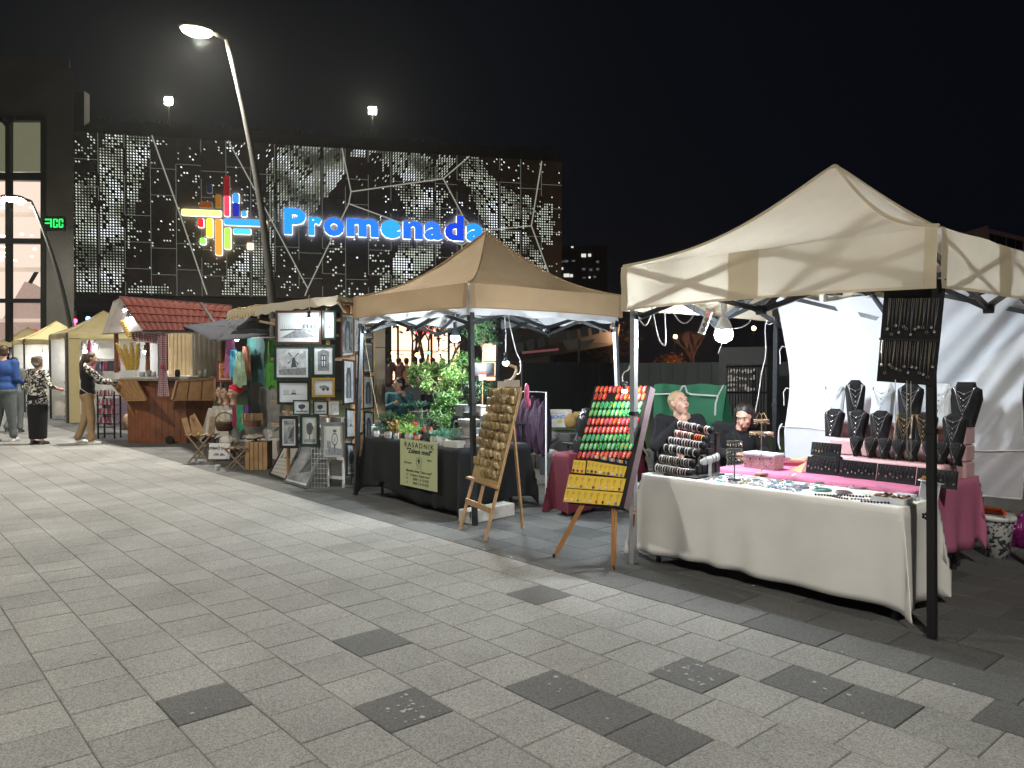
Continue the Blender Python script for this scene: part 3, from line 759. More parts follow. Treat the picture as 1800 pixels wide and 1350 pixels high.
# ================================================================== BIG DARK TREE + PLANTERS by the cafe
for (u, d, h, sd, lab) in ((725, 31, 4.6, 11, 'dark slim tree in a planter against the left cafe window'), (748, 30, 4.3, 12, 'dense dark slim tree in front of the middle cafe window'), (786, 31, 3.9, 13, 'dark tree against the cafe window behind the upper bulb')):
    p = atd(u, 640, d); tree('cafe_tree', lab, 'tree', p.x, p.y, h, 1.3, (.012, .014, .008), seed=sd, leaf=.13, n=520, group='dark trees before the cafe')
b = B(); p = atd(690, 690, 29); q = atd(935, 690, 27.5); b.prism([V((p.x, p.y, 0)), V((q.x, q.y, 0)), V((q.x, q.y, 0)) + fv * .4, V((p.x, p.y, 0)) + fv * .4], (0, 0, atd(760, 668, 29).z))
b.build('terrace_planter', m_dk, label='long dark planter wall of the cafe terrace behind the plant stall', cat='planter')
# string of coloured bulbs
sl = thing('string_lights', 'string of orange and green bulbs hanging before the cafe windows', 'string lights', atd(740, 630, 28))
b = B(); pts = [atd(u, v, 28) for u, v in ((655, 605), (668, 614), (691, 621), (714, 624), (733, 624), (754, 621), (774, 618), (800, 606))]; b.tube(pts, .012, 5); b.build('wire', m_black, sl)
for (u, v, c, s_) in ((691, 621, (1, .6, .3), 5), (713, 622, (.6, .9, .4), 1.5), (733, 624, (1, .55, .15), 8), (754, 620, (.1, .9, .6), 3), (773, 619, (1, .8, .6), 2)):
    b = B(); b.ball(atd(u, v, 28), .075 if s_ > 4 else .05, 8, 6); b.build('bulb', glow('string%d' % u, c, s_), sl)
# ================================================================== TENTS
def cloth_mat(name, col, tr, rough=.75, var=.05):
    return mat(name, col, rough, 0, var, 5, .3, trans=tr, spec=.2)
m_cream = cloth_mat('cream_canvas', (.76, .7, .57), .42)
m_creamb = cloth_mat('cream_binding', (.66, .58, .43), .34)
m_tan = cloth_mat('tan_canvas', (.64, .47, .29), .32)
m_tanb = cloth_mat('tan_binding', (.5, .36, .22), .2)
m_wht = cloth_mat('white_lining', (.72, .74, .78), .3)
def canopy(root, x0, x1, y0, y1, ze, zp, vh, m, mb, mlin, sag, patches, rev=0, droop=None, seed=1):
    """pyramid roof, four valances, seams; concave faces, uneven hem"""
    cx, cy = (x0 + x1) / 2, (y0 + y1) / 2; P = V((cx, cy, zp)); C4 = [V((x0, y0, ze)), V((x1, y0, ze)), V((x1, y1, ze)), V((x0, y1, ze))]
    rnd = random.Random(seed)
    b = B(); N = 22
    def face(A, Bc):
        def fn(i, j):           # i across, j up
            e = A.lerp(Bc, i); k = j
            p = e.lerp(P, k); edge = 4 * i * (1 - i)
            p.z -= sag * math.sin(PI * min(1, k * 1.02)) * (1.0 + .25 * (1 - edge)) * (1 - .15 * k)
            p.z -= .07 * edge * (1 - k) ** 3 * 0 + .035 * edge * math.sin(PI * k)
            p.z += .012 * noise.noise(p * 3.3 + V((seed, 0, 0))) * min(1, k * 4 + .3)
            p.z += .045 * math.exp(-((k) / .06) ** 2) * 0
            return p
        b.sheet(fn, N, N)
    for k in range(4): face(C4[k], C4[(k + 1) % 4])
    roof = b.build('canopy_roof', m, root, True)
    # seams along the hips
    for c in C4:
        b = B(); pts = []
        for i in range(17):
            k = i / 16; p = c.lerp(P, k); p.z -= sag * math.sin(PI * min(1, k * 1.02)) * 1.25 * (1 - .15 * k) - .006; pts.append(p)
        b.tube(pts, .011, 5); b.build('hip_seam', mb, roof, True)
    b = B(); b.ball(P - V((0, 0, .01)), .035, 8, 5, (1, 1, .6)); b.build('peak_cap', mb, roof, True)
    for k in range(4):
        A, Bc = C4[k], C4[(k + 1) % 4]; d = (Bc - A).normalized(); o = V((d.y, -d.x, 0))
        def vn(i, j, A=A, Bc=Bc, o=o, k=k):
            p = A.lerp(Bc, i) + o * (.012 + .012 * math.sin(i * 9 + k) * j + .02 * noise.noise(V((i * 5, j * 2, seed + k))) + .018 * j * math.sin(PI * i))
            h = vh * (1 + .05 * math.sin(PI * i) * -1)
            p.z -= h * j + (.0 if droop is None else droop * 4 * i * (1 - i) * (.6 + .4 * j))
            return p
        b = B(); b.sheet(vn, 24, 6); val = b.build('valance', m, root, True)
        b = B()
        for i in (0, 1):
            b.sheet(lambda a, j, i=i: vn(abs(i - .028 * a), j) + o * .004, 1, 6)
        b.sheet(lambda a, j: vn(a, .95 + .05 * j) + o * .004, 24, 1)
        for (c0, c1) in patches: b.sheet(lambda a, j, c0=c0, c1=c1: vn(c0 + (c1 - c0) * a, j) + o * .005, 3, 6)
        b.build('binding', mb, val, True)
    return roof
def truss(root, x0, x1, y0, y1, zt, zp, ht, m, posts, lw=.022):
    """four posts, two scissor pairs on each side, four inner scissor arms to a hub"""
    Cn = [V((x0, y0, 0)), V((x1, y0, 0)), V((x1, y1, 0)), V((x0, y1, 0))]; cx, cy = (x0 + x1) / 2, (y0 + y1) / 2
    for k, (c, bs, mm) in enumerate(zip(Cn, posts[0], posts[1])):
        b = B(); bp = V((bs[0], bs[1], .01)); top = c + V((0, 0, zt))
        b.beam(bp, top, .042, .042, up=(0, 1, 0)); p = b.build('post', mm, root)
        b = B(); b.cbox((bp.x, bp.y, .006), (.1, .1, .012), .002); b.build('foot_plate', m_steel, p)
        for q_, z_ in ((.52, .03), (.9, .07)):
            b = B(); b.box(bp.lerp(top, q_), (.054, .054, z_)); b.build('collar', m_black, p)
    for k in range(4):
        A, C = Cn[k], Cn[(k + 1) % 4]; M_ = (A + C) / 2; i = (V((cx, cy, 0)) - M_).normalized() * .03
        for (p, q) in ((A, M_), (M_, C)):
            b = B()
            b.beam(p + V((0, 0, zt - .03)) + i, q + V((0, 0, zt - ht)) + i, lw, .034); b.beam(p + V((0, 0, zt - ht)) + i * 1.8, q + V((0, 0, zt - .03)) + i * 1.8, lw, .034)
            mid = (p + q) / 2 + V((0, 0, zt - ht / 2)); b.ball(mid + i * 1.4, .022, 6, 4)
            b.build('scissor_arm', m, root)
        H = V((cx, cy, 0))
        b = B(); b.beam(M_ + V((0, 0, zt - .03)) + i, M_.lerp(H, .5) + V((0, 0, zt - ht * .4)), lw, .034); b.beam(M_.lerp(H, .5) + V((0, 0, zt - ht * .4)), H + V((0, 0, zt - ht * .15)), lw, .034)
        b.beam(M_ + V((0, 0, zt - ht)) + i, M_.lerp(H, .55) + V((0, 0, zt - ht * .1)), lw, .034); b.beam(M_.lerp(H, .55) + V((0, 0, zt - ht * .1)), H + V((0, 0, zt - ht * .42)), lw, .034)
        b.box(M_ + V((0, 0, zt - ht)) + i, (.05, .05, .06)); b.box(M_ + V((0, 0, zt - .03)) + i, (.05, .05, .05))
        b.build('roof_arm', m, root)
    b = B(); b.beam((cx, cy, zt - ht * .5), (cx, cy, zp - .03), .032); b.box((cx, cy, zt - ht * .42), (.09, .09, .07)); b.box((cx, cy, zt - ht * .12), (.08, .08, .06)); b.build('centre_pole', m, root)

m_alu = mat('bright_post', (.55, .57, .6), .35, .7, .1, 5)
WX0, WX1, WY0, WY1 = -3.79, -1.68, 4.47, 6.5
wt = thing('white_market_tent', 'cream pop-up market tent over the jewellery tables at right', 'market tent', (-2.73, 5.48, 0))
truss(wt, WX0 + .01, WX1 - .01, WY0 + .01, WY1, 2.2, 2.88, .33, m_steel, ([(-3.79, 4.49), (-1.665, 4.5), (-1.69, 6.5), (-3.79, 6.5)], [m_alu, m_black, m_steel, m_steel]))
canopy(wt, WX0 - .05, WX1 + .05, WY0 - .05, WY1 + .05, 2.25, 2.97, .33, m_cream, m_creamb, m_wht, .11, [(.42, .52)], seed=3)
BX0, BX1, BY0, BY1 = -7.8, -5.76, 4.45, 6.5
bt = thing('tan_market_tent', 'tan brown pop-up market tent over the plant stall', 'market tent', (-6.8, 5.48, 0))
truss(bt, BX0 + .01, BX1 - .01, BY0 + .01, BY1, 2.2, 2.9, .3, m_steel, ([(-7.92, 4.44), (-5.66, 4.43), (-5.7, 6.55), (-7.86, 6.5)], [m_steel, m_steel, m_alu, m_steel]))
canopy(bt, BX0 - .05, BX1 + .05, BY0 - .05, BY1 + .05, 2.29, 3.02, .24, m_tan, m_tanb, m_wht, .12, [], seed=8)
# pale lining under the tan roof
def lining(root, x0, x1, y0, y1, ze, zp, sag, m):
    P = V(((x0 + x1) / 2, (y0 + y1) / 2, zp)); C4 = [V((x0, y0, ze)), V((x1, y0, ze)), V((x1, y1, ze)), V((x0, y1, ze))]; b = B()
    for k in range(4):
        A, Bc = C4[k], C4[(k + 1) % 4]
        b.sheet(lambda i, j: A.lerp(Bc, i).lerp(P, j) - V((0, 0, sag * math.sin(PI * j) * 1.3 + .02)), 10, 10)
        o = V(((Bc - A).normalized().y, -(Bc - A).normalized().x, 0))
        b.sheet(lambda i, j: A.lerp(Bc, i) - o * .006 - V((0, 0, .27 * j + .012 * math.sin(i * 20) * j)), 20, 2)
    b.build('white_lining', m, root, True)
lining(bt, BX0 - .03, BX1 + .03, BY0 - .03, BY1 + .03, 2.27, 3.0, .12, m_wht)
# white side wall hanging at the back of the white tent
def wallfn(i, j):
    x = WX0 + .04 + i * (WX1 - WX0 - .02); zt = 2.13 - .06 * math.sin(PI * i) + .02 * math.sin(i * 21)
    zb = .62 - .1 * i + .03 * math.sin(i * 7)
    inset = .09 * math.sin(PI * min(1, j * 1.25)) * (1 - j * .3)
    if i < .5: x += inset * (1 - 2 * i) + j * .12 * (1 - 2 * i)
    else: x -= (inset + j * .13) * (2 * i - 1)
    z = zt + (zb - zt) * j
    y = 6.44
    q = i + .55 * j
    rt = max(0, (i - .45) / .55)
    y += .035 * math.sin((i * 1.0 + j * .62) * 26) * rt * (1 - .3 * j) + .02 * math.sin((i * 1.0 + j * .62) * 55 + 1) * rt
    lt = max(0, 1 - i / .5)
    y += .02 * math.sin((i - .5 * j) * 16) * lt + .015 * noise.noise(V((i * 9, j * 3, 0)))
    return V((x, y, z))
b = B(); b.sheet(wallfn, 90, 60); sw = b.build('side_wall', cloth_mat('white_tarp', (.68, .71, .76), .12), wt, True)
b = B(); b.tube([wallfn(i / 30, .78) - V((0, .008, 0)) for i in range(31)], .006, 5)
b.tube([wallfn(0, j / 20) for j in range(21)], .007, 5); b.tube([wallfn(1, j / 20) for j in range(21)], .007, 5); b.tube([wallfn(i / 30, 1) for i in range(31)], .007, 5); b.build('hem', mat('hem_white', (.68, .7, .72), .7), sw)
for (i, j, d) in ((0, .3, -1), (0, .55, -1), (0, .78, -1), (0, .98, -1), (1, .42, 1), (1, .78, 1), (1, .95, 1)):
    p = wallfn(i, j); b = B(); b.tube([p, p + V((.03 * d, -.02, .01)), p + V((.05 * d, -.03, -.03)), p + V((.045 * d, -.03, -.09)), p + V((.05 * d, -.02, -.15))], .004, 5); b.build('tie_strap', m_white, sw)
for k in range(6):
    p = wallfn(.04 + k * .185, 0); b = B(); b.box(p + V((0, -.04, .02)), (.035, .07, .06)); b.build('tab', m_white, sw)
# ================================================================== PEOPLE
def remesh(b, voxel, smooth=4, name='body'):
    me = b.mesh(name, m_skin); o = bpy.data.objects.new('tmp', me); COL.objects.link(o)
    r = o.modifiers.new('r', 'REMESH'); r.mode = 'VOXEL'; r.voxel_size = voxel; r.use_smooth_shade = True
    s = o.modifiers.new('s', 'SMOOTH'); s.factor = .5; s.iterations = smooth
    dg = bpy.context.evaluated_depsgraph_get(); dg.update()
    m2 = bpy.data.meshes.new_from_object(o.evaluated_get(dg)); m2.name = name
    bpy.data.objects.remove(o); bpy.data.meshes.remove(me)
    return m2
def capsule(b, p, q, r0, r1, n=10):
    p, q = V(p), V(q); d = (q - p); L = d.length; d = d.normalized() if L > 1e-6 else V((0, 0, 1))
    pts = []; rs = []
    for k in range(4): t = PI / 2 * (1 - k / 3.5); pts.append(p - d * r0 * math.sin(t)); rs.append(max(r0 * math.cos(t), .001))
    pts.append(p); rs.append(r0); pts.append(q); rs.append(r1)
    for k in range(3, -1, -1): t = PI / 2 * (1 - k / 3.5); pts.append(q + d * r1 * math.sin(t)); rs.append(max(r1 * math.cos(t), .001))
    b.tube(pts, rs, n)
def ellip(b, c, s, R=None):
    T = b.T; b.T = T @ Matrix.Translation(V(c)) @ (R.to_4x4() if R else Matrix()); b.ball((0, 0, 0), 1, 14, 10, s); b.T = T
def head_parts(b, H, R, face=True, k=1.0):
    """skull, jaw, nose, brow, ears, lips; head looks along +y of R"""
    def P(x, y, z): return H + R @ V((x * k, y * k, z * k))
    def E_(c, s): ellip(b, P(*c), tuple(q * k for q in s), R)
    E_((0, -.012, .03), (.076, .094, .092)); E_((0, .02, -.03), (.06, .068, .085)); E_((0, .042, -.085), (.03, .032, .028))
    if face:
        capsule(b, P(0, .082, .018), P(0, .108, -.024), .009 * k, .014 * k, 8)
        E_((0, .074, .04), (.05, .018, .012)); E_((.038, .06, -.02), (.022, .022, .022)); E_((-.038, .06, -.02), (.022, .022, .022))
        E_((0, .083, -.053), (.024, .012, .007)); E_((0, .081, -.066), (.02, .012, .007))
    E_((.077, -.01, 0), (.01, .02, .032)); E_((-.077, -.01, 0), (.01, .02, .032))
DEF = dict(pel=(0, 0, .95), che=(0, .0, 1.3), nek=(0, -.01, 1.47), hed=(0, .015, 1.62), sL=(-.185, 0, 1.42), sR=(.185, 0, 1.42), eL=(-.23, -.03, 1.13), eR=(.23, -.03, 1.13), wL=(-.24, .08, .9), wR=(.24, .08, .9),
  hL=(-.095, 0, .92), hR=(.095, 0, .92), kL=(-.11, .02, .5), kR=(.11, .02, .5), aL=(-.11, -.03, .09), aR=(.11, -.03, .09))
def person(label, loc, rz, pose=None, look=(0, 0), sc=1.0, top=None, sleeves=1.0, bottom=None, skirt=None, shoes=None, hair=None, hairkind='short', voxel=.016, group=None, wide=1.0, legs=True, face=True, eyes=False, longtop=0, curl=None):
    j = {k: V(v) for k, v in DEF.items()}
    for k, v in (pose or {}).items(): j[k] = V(v)
    t = thing('person', label, 'person', loc, rz, group); T = Matrix.Diagonal((sc, sc, sc, 1))
    R = Euler((look[1], 0, look[0])).to_matrix(); W = wide
    def limbs(b, g, parts):
        if 'torso' in parts:
            ellip(b, j['pel'] + V((0, 0, .02)), (.165 * W + g, .125 * W + g, .15 + g)); ellip(b, (j['pel'] + j['che']) / 2 + V((0, .01, 0)), (.142 * W + g, .11 * W + g, .17 + g)); ellip(b, j['che'], (.165 * W + g, .115 * W + g, .17 + g))
            for s in 'LR': capsule(b, j['s' + s] * .96 + j['che'] * .04, j['che'] + V((0, 0, .09)), .06 + g, .085 + g)
        if 'neck' in parts: capsule(b, j['nek'] - V((0, 0, .06)), j['hed'] - V((0, .02, .04)), .058 + g, .052 + g)
        if 'arm' in parts:
            for s in 'LR':
                capsule(b, j['s' + s], j['e' + s], .052 * W + g, .042 + g)
                if parts['arm'] > .5: e = j['e' + s].lerp(j['w' + s], min(1, (parts['arm'] - .5) * 2)); capsule(b, j['e' + s], e, .042 + g, .031 + g)
        if 'leg' in parts:
            for s in 'LR': capsule(b, j['h' + s], j['k' + s], .088 * W + g, .06 * W + g); capsule(b, j['k' + s], j['a' + s], .058 * W + g, .042 + g)
    b = B(T); limbs(b, 0, {'torso': 1, 'neck': 1, 'arm': 1.0, **({'leg': 1} if legs else {})})
    head_parts(b, j['hed'], R, face)
    for s in 'LR':
        wv = j['w' + s]; d = (wv - j['e' + s]).normalized(); sd = -1 if s == 'L' else 1; ax = d.cross(V((0, 1, 0)));  ax = ax.normalized() if ax.length > .2 else V((1, 0, 0)); fr = ax.cross(d).normalized()
        capsule(b, wv, wv + d * .07, .028, .034)
        for q in range(4):
            o = ax * (q - 1.5) * .02; l = (.062, .074, .07, .054)[q]; p1 = wv + d * .08 + o; p2 = p1 + d * l * .55 + fr * .012; p3 = p2 + d * l * .3 + fr * .028
            capsule(b, p1, p2, .0105, .0095, 6); capsule(b, p2, p3, .0095, .008, 6)
        capsule(b, wv + d * .03 - ax * .03 * -sd, wv + d * .075 + fr * .03 - ax * .045 * -sd, .013, .01, 6)
    me = remesh(b, voxel * sc); me.materials.clear(); me.materials.append(m_skin)
    o = bpy.data.objects.new('body', me); COL.objects.link(o); o.parent = t
    def cloth(name, fn, m, vx=None, sm=3):
        b = B(T); fn(b); me = remesh(b, (vx or voxel) * sc, sm, name); me.materials.clear(); me.materials.append(m); o = bpy.data.objects.new(name, me); COL.objects.link(o); o.parent = t; return o
    if top:
        def f(b):
            limbs(b, .014, {'torso': 1, 'arm': sleeves})
            ellip(b, j['nek'] - V((0, 0, .04)), (.075, .07, .03))
            if longtop: 
                b.lathe([(.15 * W, 0), (.19 * W, -longtop), (.17 * W, -longtop - .01)], j['pel'] + V((0, 0, .05)), 16, sy=.8)
        cloth('top', f, top)
    if bottom:
        def f(b):
            if skirt: b.lathe([(.1, .05), (.165 * W, 0), (.19, -.3), (skirt[1], -skirt[0]), (skirt[1] * .9, -skirt[0] - .01)], j['pel'] + V((0, 0, .02)), 18, sy=.85)
            else:
                limbs(b, .013, {'leg': 1}); ellip(b, j['pel'] - V((0, 0, .03)), (.17 * W + .012, .13 * W + .01, .12))
                for s in 'LR': capsule(b, j['k' + s].lerp(j['a' + s], .6), j['a' + s] + V((0, 0, .03)), .062, .07)
        cloth('trousers' if not skirt else 'skirt', f, bottom)
    if shoes and legs:
        for s in 'LR':
            a = j['a' + s]; d = V((0, 1, 0)); b = B(T)
            def sh(b, a=a): 
                ellip(b, a + V((0, .03, -.045)), (.045, .075, .042)); ellip(b, a + V((0, .11, -.055)), (.046, .07, .032)); b.box(a + V((0, .06, -.082)), (.08, .24, .016))
            cloth('shoe', sh, shoes)
    if hair:
        def f(b):
            H = j['hed']
            def P(x, y, z): return H + R @ V((x, y, z))
            ellip(b, P(0, -.028, .05), (.086, .098, .086), R); 
            if hairkind != 'short': ellip(b, P(0, -.05, -.0), (.086, .075, .1), R)
            else: ellip(b, P(0, -.052, .0), (.075, .06, .08), R)
            if hairkind == 'bob':
                for sx in (-1, 1): capsule(b, P(.075 * sx, -.02, .05), P(.08 * sx, -.0, -.09), .028, .026)
                ellip(b, P(0, -.055, -.08), (.088, .05, .06), R)
            if hairkind == 'ponytail':
                capsule(b, P(0, -.12, .05), P(.0, -.15, -.12), .035, .04); capsule(b, P(0, -.15, -.12), P(-.01, -.13, -.34), .04, .02)
            if hairkind == 'curly':
                rr = random.Random(4)
                for _ in range(26): a = rr.random() * 6.3; z = rr.uniform(-.06, .12); ellip(b, P(math.cos(a) * .07, -.035 + math.sin(a) * .075 - .012, z), (.03, .03, .03), R)
            if hairkind == 'tied': ellip(b, P(0, -.11, .02), (.035, .035, .035), R)
        cloth('hair', f, hair, min(voxel, .012), 2)
    if eyes:
        H = j['hed']
        for sx in (-1, 1):
            b = B(T); ellip(b, H + R @ V((.03 * sx, .0805, .017)), (.0135, .006, .007), R); e = b.build('eye', mat('eye_white', (.6, .58, .55), .3, 0, 0), t, True, local=True)
            b = B(T); ellip(b, H + R @ V((.03 * sx, .0855, .017)), (.0062, .003, .0062), R); b.build('iris', m_black, e, True, local=True)
            b = B(T); b.tube([H + R @ V(((.03 + q) * sx, .086 - abs(q) * .25, .037 + (.004 if q == 0 else 0))) for q in (-.018, 0, .018)], .0028, 5); b.build('eyebrow', hair, t, True, local=True)
            b = B(T); b.tube([H + R @ V(((.03 + q) * sx, .087 - abs(q) * .3, .0245 + (.003 if q == 0 else 0))) for q in (-.014, 0, .014)], .0016, 5); b.build('eyelid', mat('lash', (.05, .03, .02), .6, 0, 0), t, True, local=True)
        b = B(T); ellip(b, H + R @ V((0, .094, -.0595)), (.021, .006, .0085 if eyes == 2 else .005), R); b.build('mouth', mat('lips', (.33, .09, .08), .45, 0, 0), t, True, local=True)
    return t
def pattern(name, c1, c2, scale, thr=.5, w=.02, dist=2.5):
    m = bpy.data.materials.new(name); m.use_nodes = True; nt = m.node_tree; N = nt.nodes; L = nt.links; b = N['Principled BSDF']; b.inputs['Roughness'].default_value = .8
    tc = N.new('ShaderNodeTexCoord'); n = N.new('ShaderNodeTexNoise'); n.inputs['Scale'].default_value = scale; n.inputs['Distortion'].default_value = dist; n.inputs['Detail'].default_value = 1
    L.new(tc.outputs['Object'], n.inputs['Vector']); r = N.new('ShaderNodeValToRGB'); r.color_ramp.elements[0].position = thr - w; r.color_ramp.elements[1].position = thr + w
    r.color_ramp.elements[0].color = c1 + (1,); r.color_ramp.elements[1].color = c2 + (1,); L.new(n.outputs['Fac'], r.inputs[0]); L.new(r.outputs[0], b.inputs['Base Color']); return m
c_blue = mat('blue_jersey', (.015, .06, .22), .8, 0, .12, 8); c_jeans = mat('grey_jeans', (.1, .115, .115), .85, 0, .15, 12); c_blk = mat('black_cloth', (.005, .005, .006), .97, 0, .2, 10)
c_khaki = mat('khaki_cloth', (.33, .22, .11), .85, 0, .12, 10); c_white = mat('white_shirt', (.6, .6, .6), .8, 0, .06, 10); c_teal = mat('teal_jacket', (.05, .17, .2), .8, 0, .1, 10)
c_pat = pattern('swirl_print', (.012, .012, .012), (.6, .57, .5), 7, .52, .015, 3.5); c_grey = mat('grey_coat', (.16, .17, .165), .85, 0, .1, 10); c_char = mat('charcoal_jacket', (.01, .01, .012), .95, 0, .2, 10)
h_dark = mat('dark_hair', (.012, .007, .005), .5, 0, .3, 60); h_brown = mat('brown_hair', (.07, .04, .025), .5, 0, .3, 60); h_blond = mat('blond_hair', (.4, .28, .15), .5, 0, .3, 70); h_grey = mat('greybrown_hair', (.14, .11, .08), .7, 0, .4, 40)
s_white = mat('white_shoe', (.6, .58, .54), .6, 0, .1); s_dark = mat('dark_shoe', (.04, .035, .035), .6, 0, .1)
def gz(u, v): return atz(u, v, .012)
YAW = math.atan2(FWD.y, FWD.x) - PI / 2       # rotation that makes a figure face away from the camera
# walkers at the left
p = gz(8, 776); person('man in a blue sweater and grey jeans standing at the left edge, seen from behind', p, YAW + .15, top=c_blue, bottom=c_jeans, shoes=s_white, hair=h_brown, hairkind='short', wide=1.28, sc=1.1, look=(.3, 0), face=False,
    pose=dict(wL=(-.2, .26, 1.05), wR=(.22, .24, 1.05), aL=(-.12, -.1, .09), aR=(.13, .05, .09)))
p = gz(27, 760); person('person in grey top half hidden between the blue man and the patterned blouse', p, YAW + .2, top=c_grey, bottom=c_jeans, shoes=s_dark, hair=h_dark, wide=.95, sc=.98, face=False, pose=dict(wL=(-.2, .2, 1.0), kL=(-.1, .12, .5), aL=(-.1, -.2, .12)))
p = gz(67, 781); person('woman with short curly hair in black and cream swirl blouse, seen from behind', p, YAW - .25, top=c_pat, sleeves=.75, bottom=c_blk, skirt=(.85, .17), shoes=s_dark, hair=h_grey, hairkind='curly', wide=1.14, sc=.98, longtop=.2, face=False,
    pose=dict(wR=(.3, .22, 1.08), eR=(.3, -.02, 1.15), wL=(-.2, .2, 1.1), hed=(.02, .02, 1.6)))
p = gz(155, 781); wk = person('woman with ponytail in black top and khaki trousers reaching to the kiosk counter', p, YAW - 1.0, top=c_blk, sleeves=0.0, bottom=c_khaki, shoes=s_white, hair=h_brown, hairkind='ponytail', wide=1.0, sc=1.02, look=(-.1, -.15), face=True,
    pose=dict(wR=(.1, .5, 1.16), eR=(.2, .22, 1.2), wL=(-.06, .48, 1.15), eL=(-.2, .2, 1.18), aL=(-.1, -.16, .11), kL=(-.1, -.03, .5), aR=(.12, .04, .09), kR=(.12, .05, .5), nek=(0, .02, 1.47), hed=(0, .07, 1.61)))
b = B(Matrix.Diagonal((1.02, 1.02, 1.02, 1)))
for s in (-1, 1):
    w_ = V((.1, .5, 1.16)) if s > 0 else V((-.06, .48, 1.15)); e_ = V((.2 * s, .22 if s > 0 else .2, 1.2 if s > 0 else 1.18)); sh_ = V((.185 * s, 0, 1.42))
    capsule(b, sh_, e_, .072, .06); capsule(b, e_, e_.lerp(w_, .85), .058, .05)
me = remesh(b, .016, 3, 'sleeve'); me.materials.clear(); me.materials.append(c_pat); o = bpy.data.objects.new('sleeves', me); COL.objects.link(o); o.parent = wk
b = B(); b.tube([(-.15, .1, 1.45), (-.02, -.135, 1.32), (.13, -.13, 1.08), (.19, 0, .98)], .008, 5); b.build('bag_strap', m_white, wk, True, local=True)
# sellers of the jewellery tent
sit = dict(pel=(0, 0, .5), che=(0, .02, .86), nek=(0, .02, 1.03), hed=(0, .05, 1.18), sL=(-.18, .02, .99), sR=(.18, .02, .99), hL=(-.09, .04, .5), hR=(.09, .04, .5), kL=(-.12, .42, .5), kR=(.12, .42, .5), aL=(-.12, .4, .09), aR=(.12, .4, .09))
TOCAM = math.atan2(-FWD.y, -FWD.x) - PI / 2
person('blond woman in dark jacket with one hand at her throat, looking up right', V((at(1193, 700, 6.1).x, 6.1, -.03)), TOCAM + .05, look=(.38, .32), top=c_char, bottom=c_blk, shoes=s_dark, hair=h_blond, hairkind='short', voxel=.0085, eyes=2, wide=1.1, sc=1.02,
    pose={**sit, 'che': (0, .0, .84), 'hed': (0, .03, 1.15), 'eR': (.25, .1, .76), 'wR': (.05, .16, .97), 'eL': (-.27, .12, .74), 'wL': (.0, .26, .72)})
person('dark-haired woman seated in black jacket over a pale top, head bowed over the jewellery', V((at(1293, 700, 6.25).x, 6.25, -.02)), TOCAM + .1, look=(-.75, -.42), top=c_blk, bottom=c_blk, shoes=s_dark, hair=h_dark, hairkind='bob', voxel=.0085, eyes=1, wide=1.0, sc=.97,
    pose={**sit, 'che': (0, .06, .84), 'nek': (0, .11, 1.0), 'hed': (-.02, .17, 1.1), 'eR': (.24, .12, .76), 'wR': (.14, .36, .76), 'eL': (-.24, .12, .76), 'wL': (-.12, .36, .76)})
for (x, y, z, tall) in ((at(1193, 700, 6.1).x, 6.16, 0, 1), (at(1293, 700, 6.25).x, 6.32, 0, 0)):
    t = thing('folding_chair', 'black folding chair under the blond seated woman' if tall else 'black folding chair under the dark-haired seated woman', 'chair', (x, y, .012))
    b = B(place(x, y, .012, TOCAM)); b.cbox((0, 0, .385), (.4, .38, .03)); b.build('seat', m_black, t)
    b = B(place(x, y, .012, TOCAM)); b.cbox((0, -.21, .66), (.38, .02, .24)); b.build('backrest', m_black, t)
    for (lx, ly, hh) in ((-.19, .17, .38), (.19, .17, .38), (-.19, -.2, .78), (.19, -.2, .78)):
        b = B(place(x, y, .012, TOCAM)); b.tube([(lx, ly, 0), (lx, ly, hh)], .011, 6); b.build('leg', m_steel, t)
# plant seller, kiosk seller, cafe guests
p = at(701, 690, 7.2); person('woman with sunglasses on her dark hair seated behind the plant stall, holding a cup', V((p.x, p.y, .012)), TOCAM + .2, look=(-1.25, -.1), top=c_teal, bottom=c_blk, shoes=s_dark, hair=h_dark, hairkind='tied', voxel=.011, eyes=1, sc=1.0,
    pose={**sit, 'eR': (.24, .16, .78), 'wR': (.1, .3, .86), 'eL': (-.22, .16, .78), 'wL': (-.1, .28, .98)})
p = at(327, 690, 5.75); person('vendor in white T-shirt leaning over the counter inside the wooden kiosk', V((p.x, p.y, .2)), YAW + 1.65, look=(.5, -.5), top=c_white, sleeves=.42, bottom=c_grey, shoes=s_dark, hair=h_brown, voxel=.013, eyes=1, wide=1.15, sc=1.0,
    pose=dict(che=(0, .1, 1.28), nek=(0, .17, 1.43), hed=(0, .25, 1.55), sL=(-.2, .12, 1.38), sR=(.2, .12, 1.38), eL=(-.25, .3, 1.13), eR=(.26, .28, 1.13), wL=(-.18, .5, 1.0), wR=(.2, .5, .98)))
random.seed(31)
for n, (u, v, c) in enumerate(((683, 650, (.05, .03, .03)), (700, 648, (.12, .05, .04)), (714, 650, (.3, .12, .08)), (741, 648, (.14, .07, .06)), (760, 652, (.03, .03, .03)))):
    p = atd(u, v, 26.5)
    person(['cafe guest in dark clothes, leftmost before the orange window', 'cafe guest in brown, second from left before the orange window', 'cafe guest in an orange top, middle of the cafe terrace', 'cafe guest in dusky red leaning back, right of the orange top', 'cafe guest in black, rightmost before the orange window'][n], V((p.x, p.y, 1.62 - 1.18)), YAW + random.uniform(-1, 1), pose=sit, top=mat('guest_top_%d' % n, c, .8), sleeves=1.0, legs=False, hair=h_dark, voxel=.03, face=False, sc=1.05)
p0 = atd(678, 660, 26.5); p1 = atd(770, 660, 26.5)
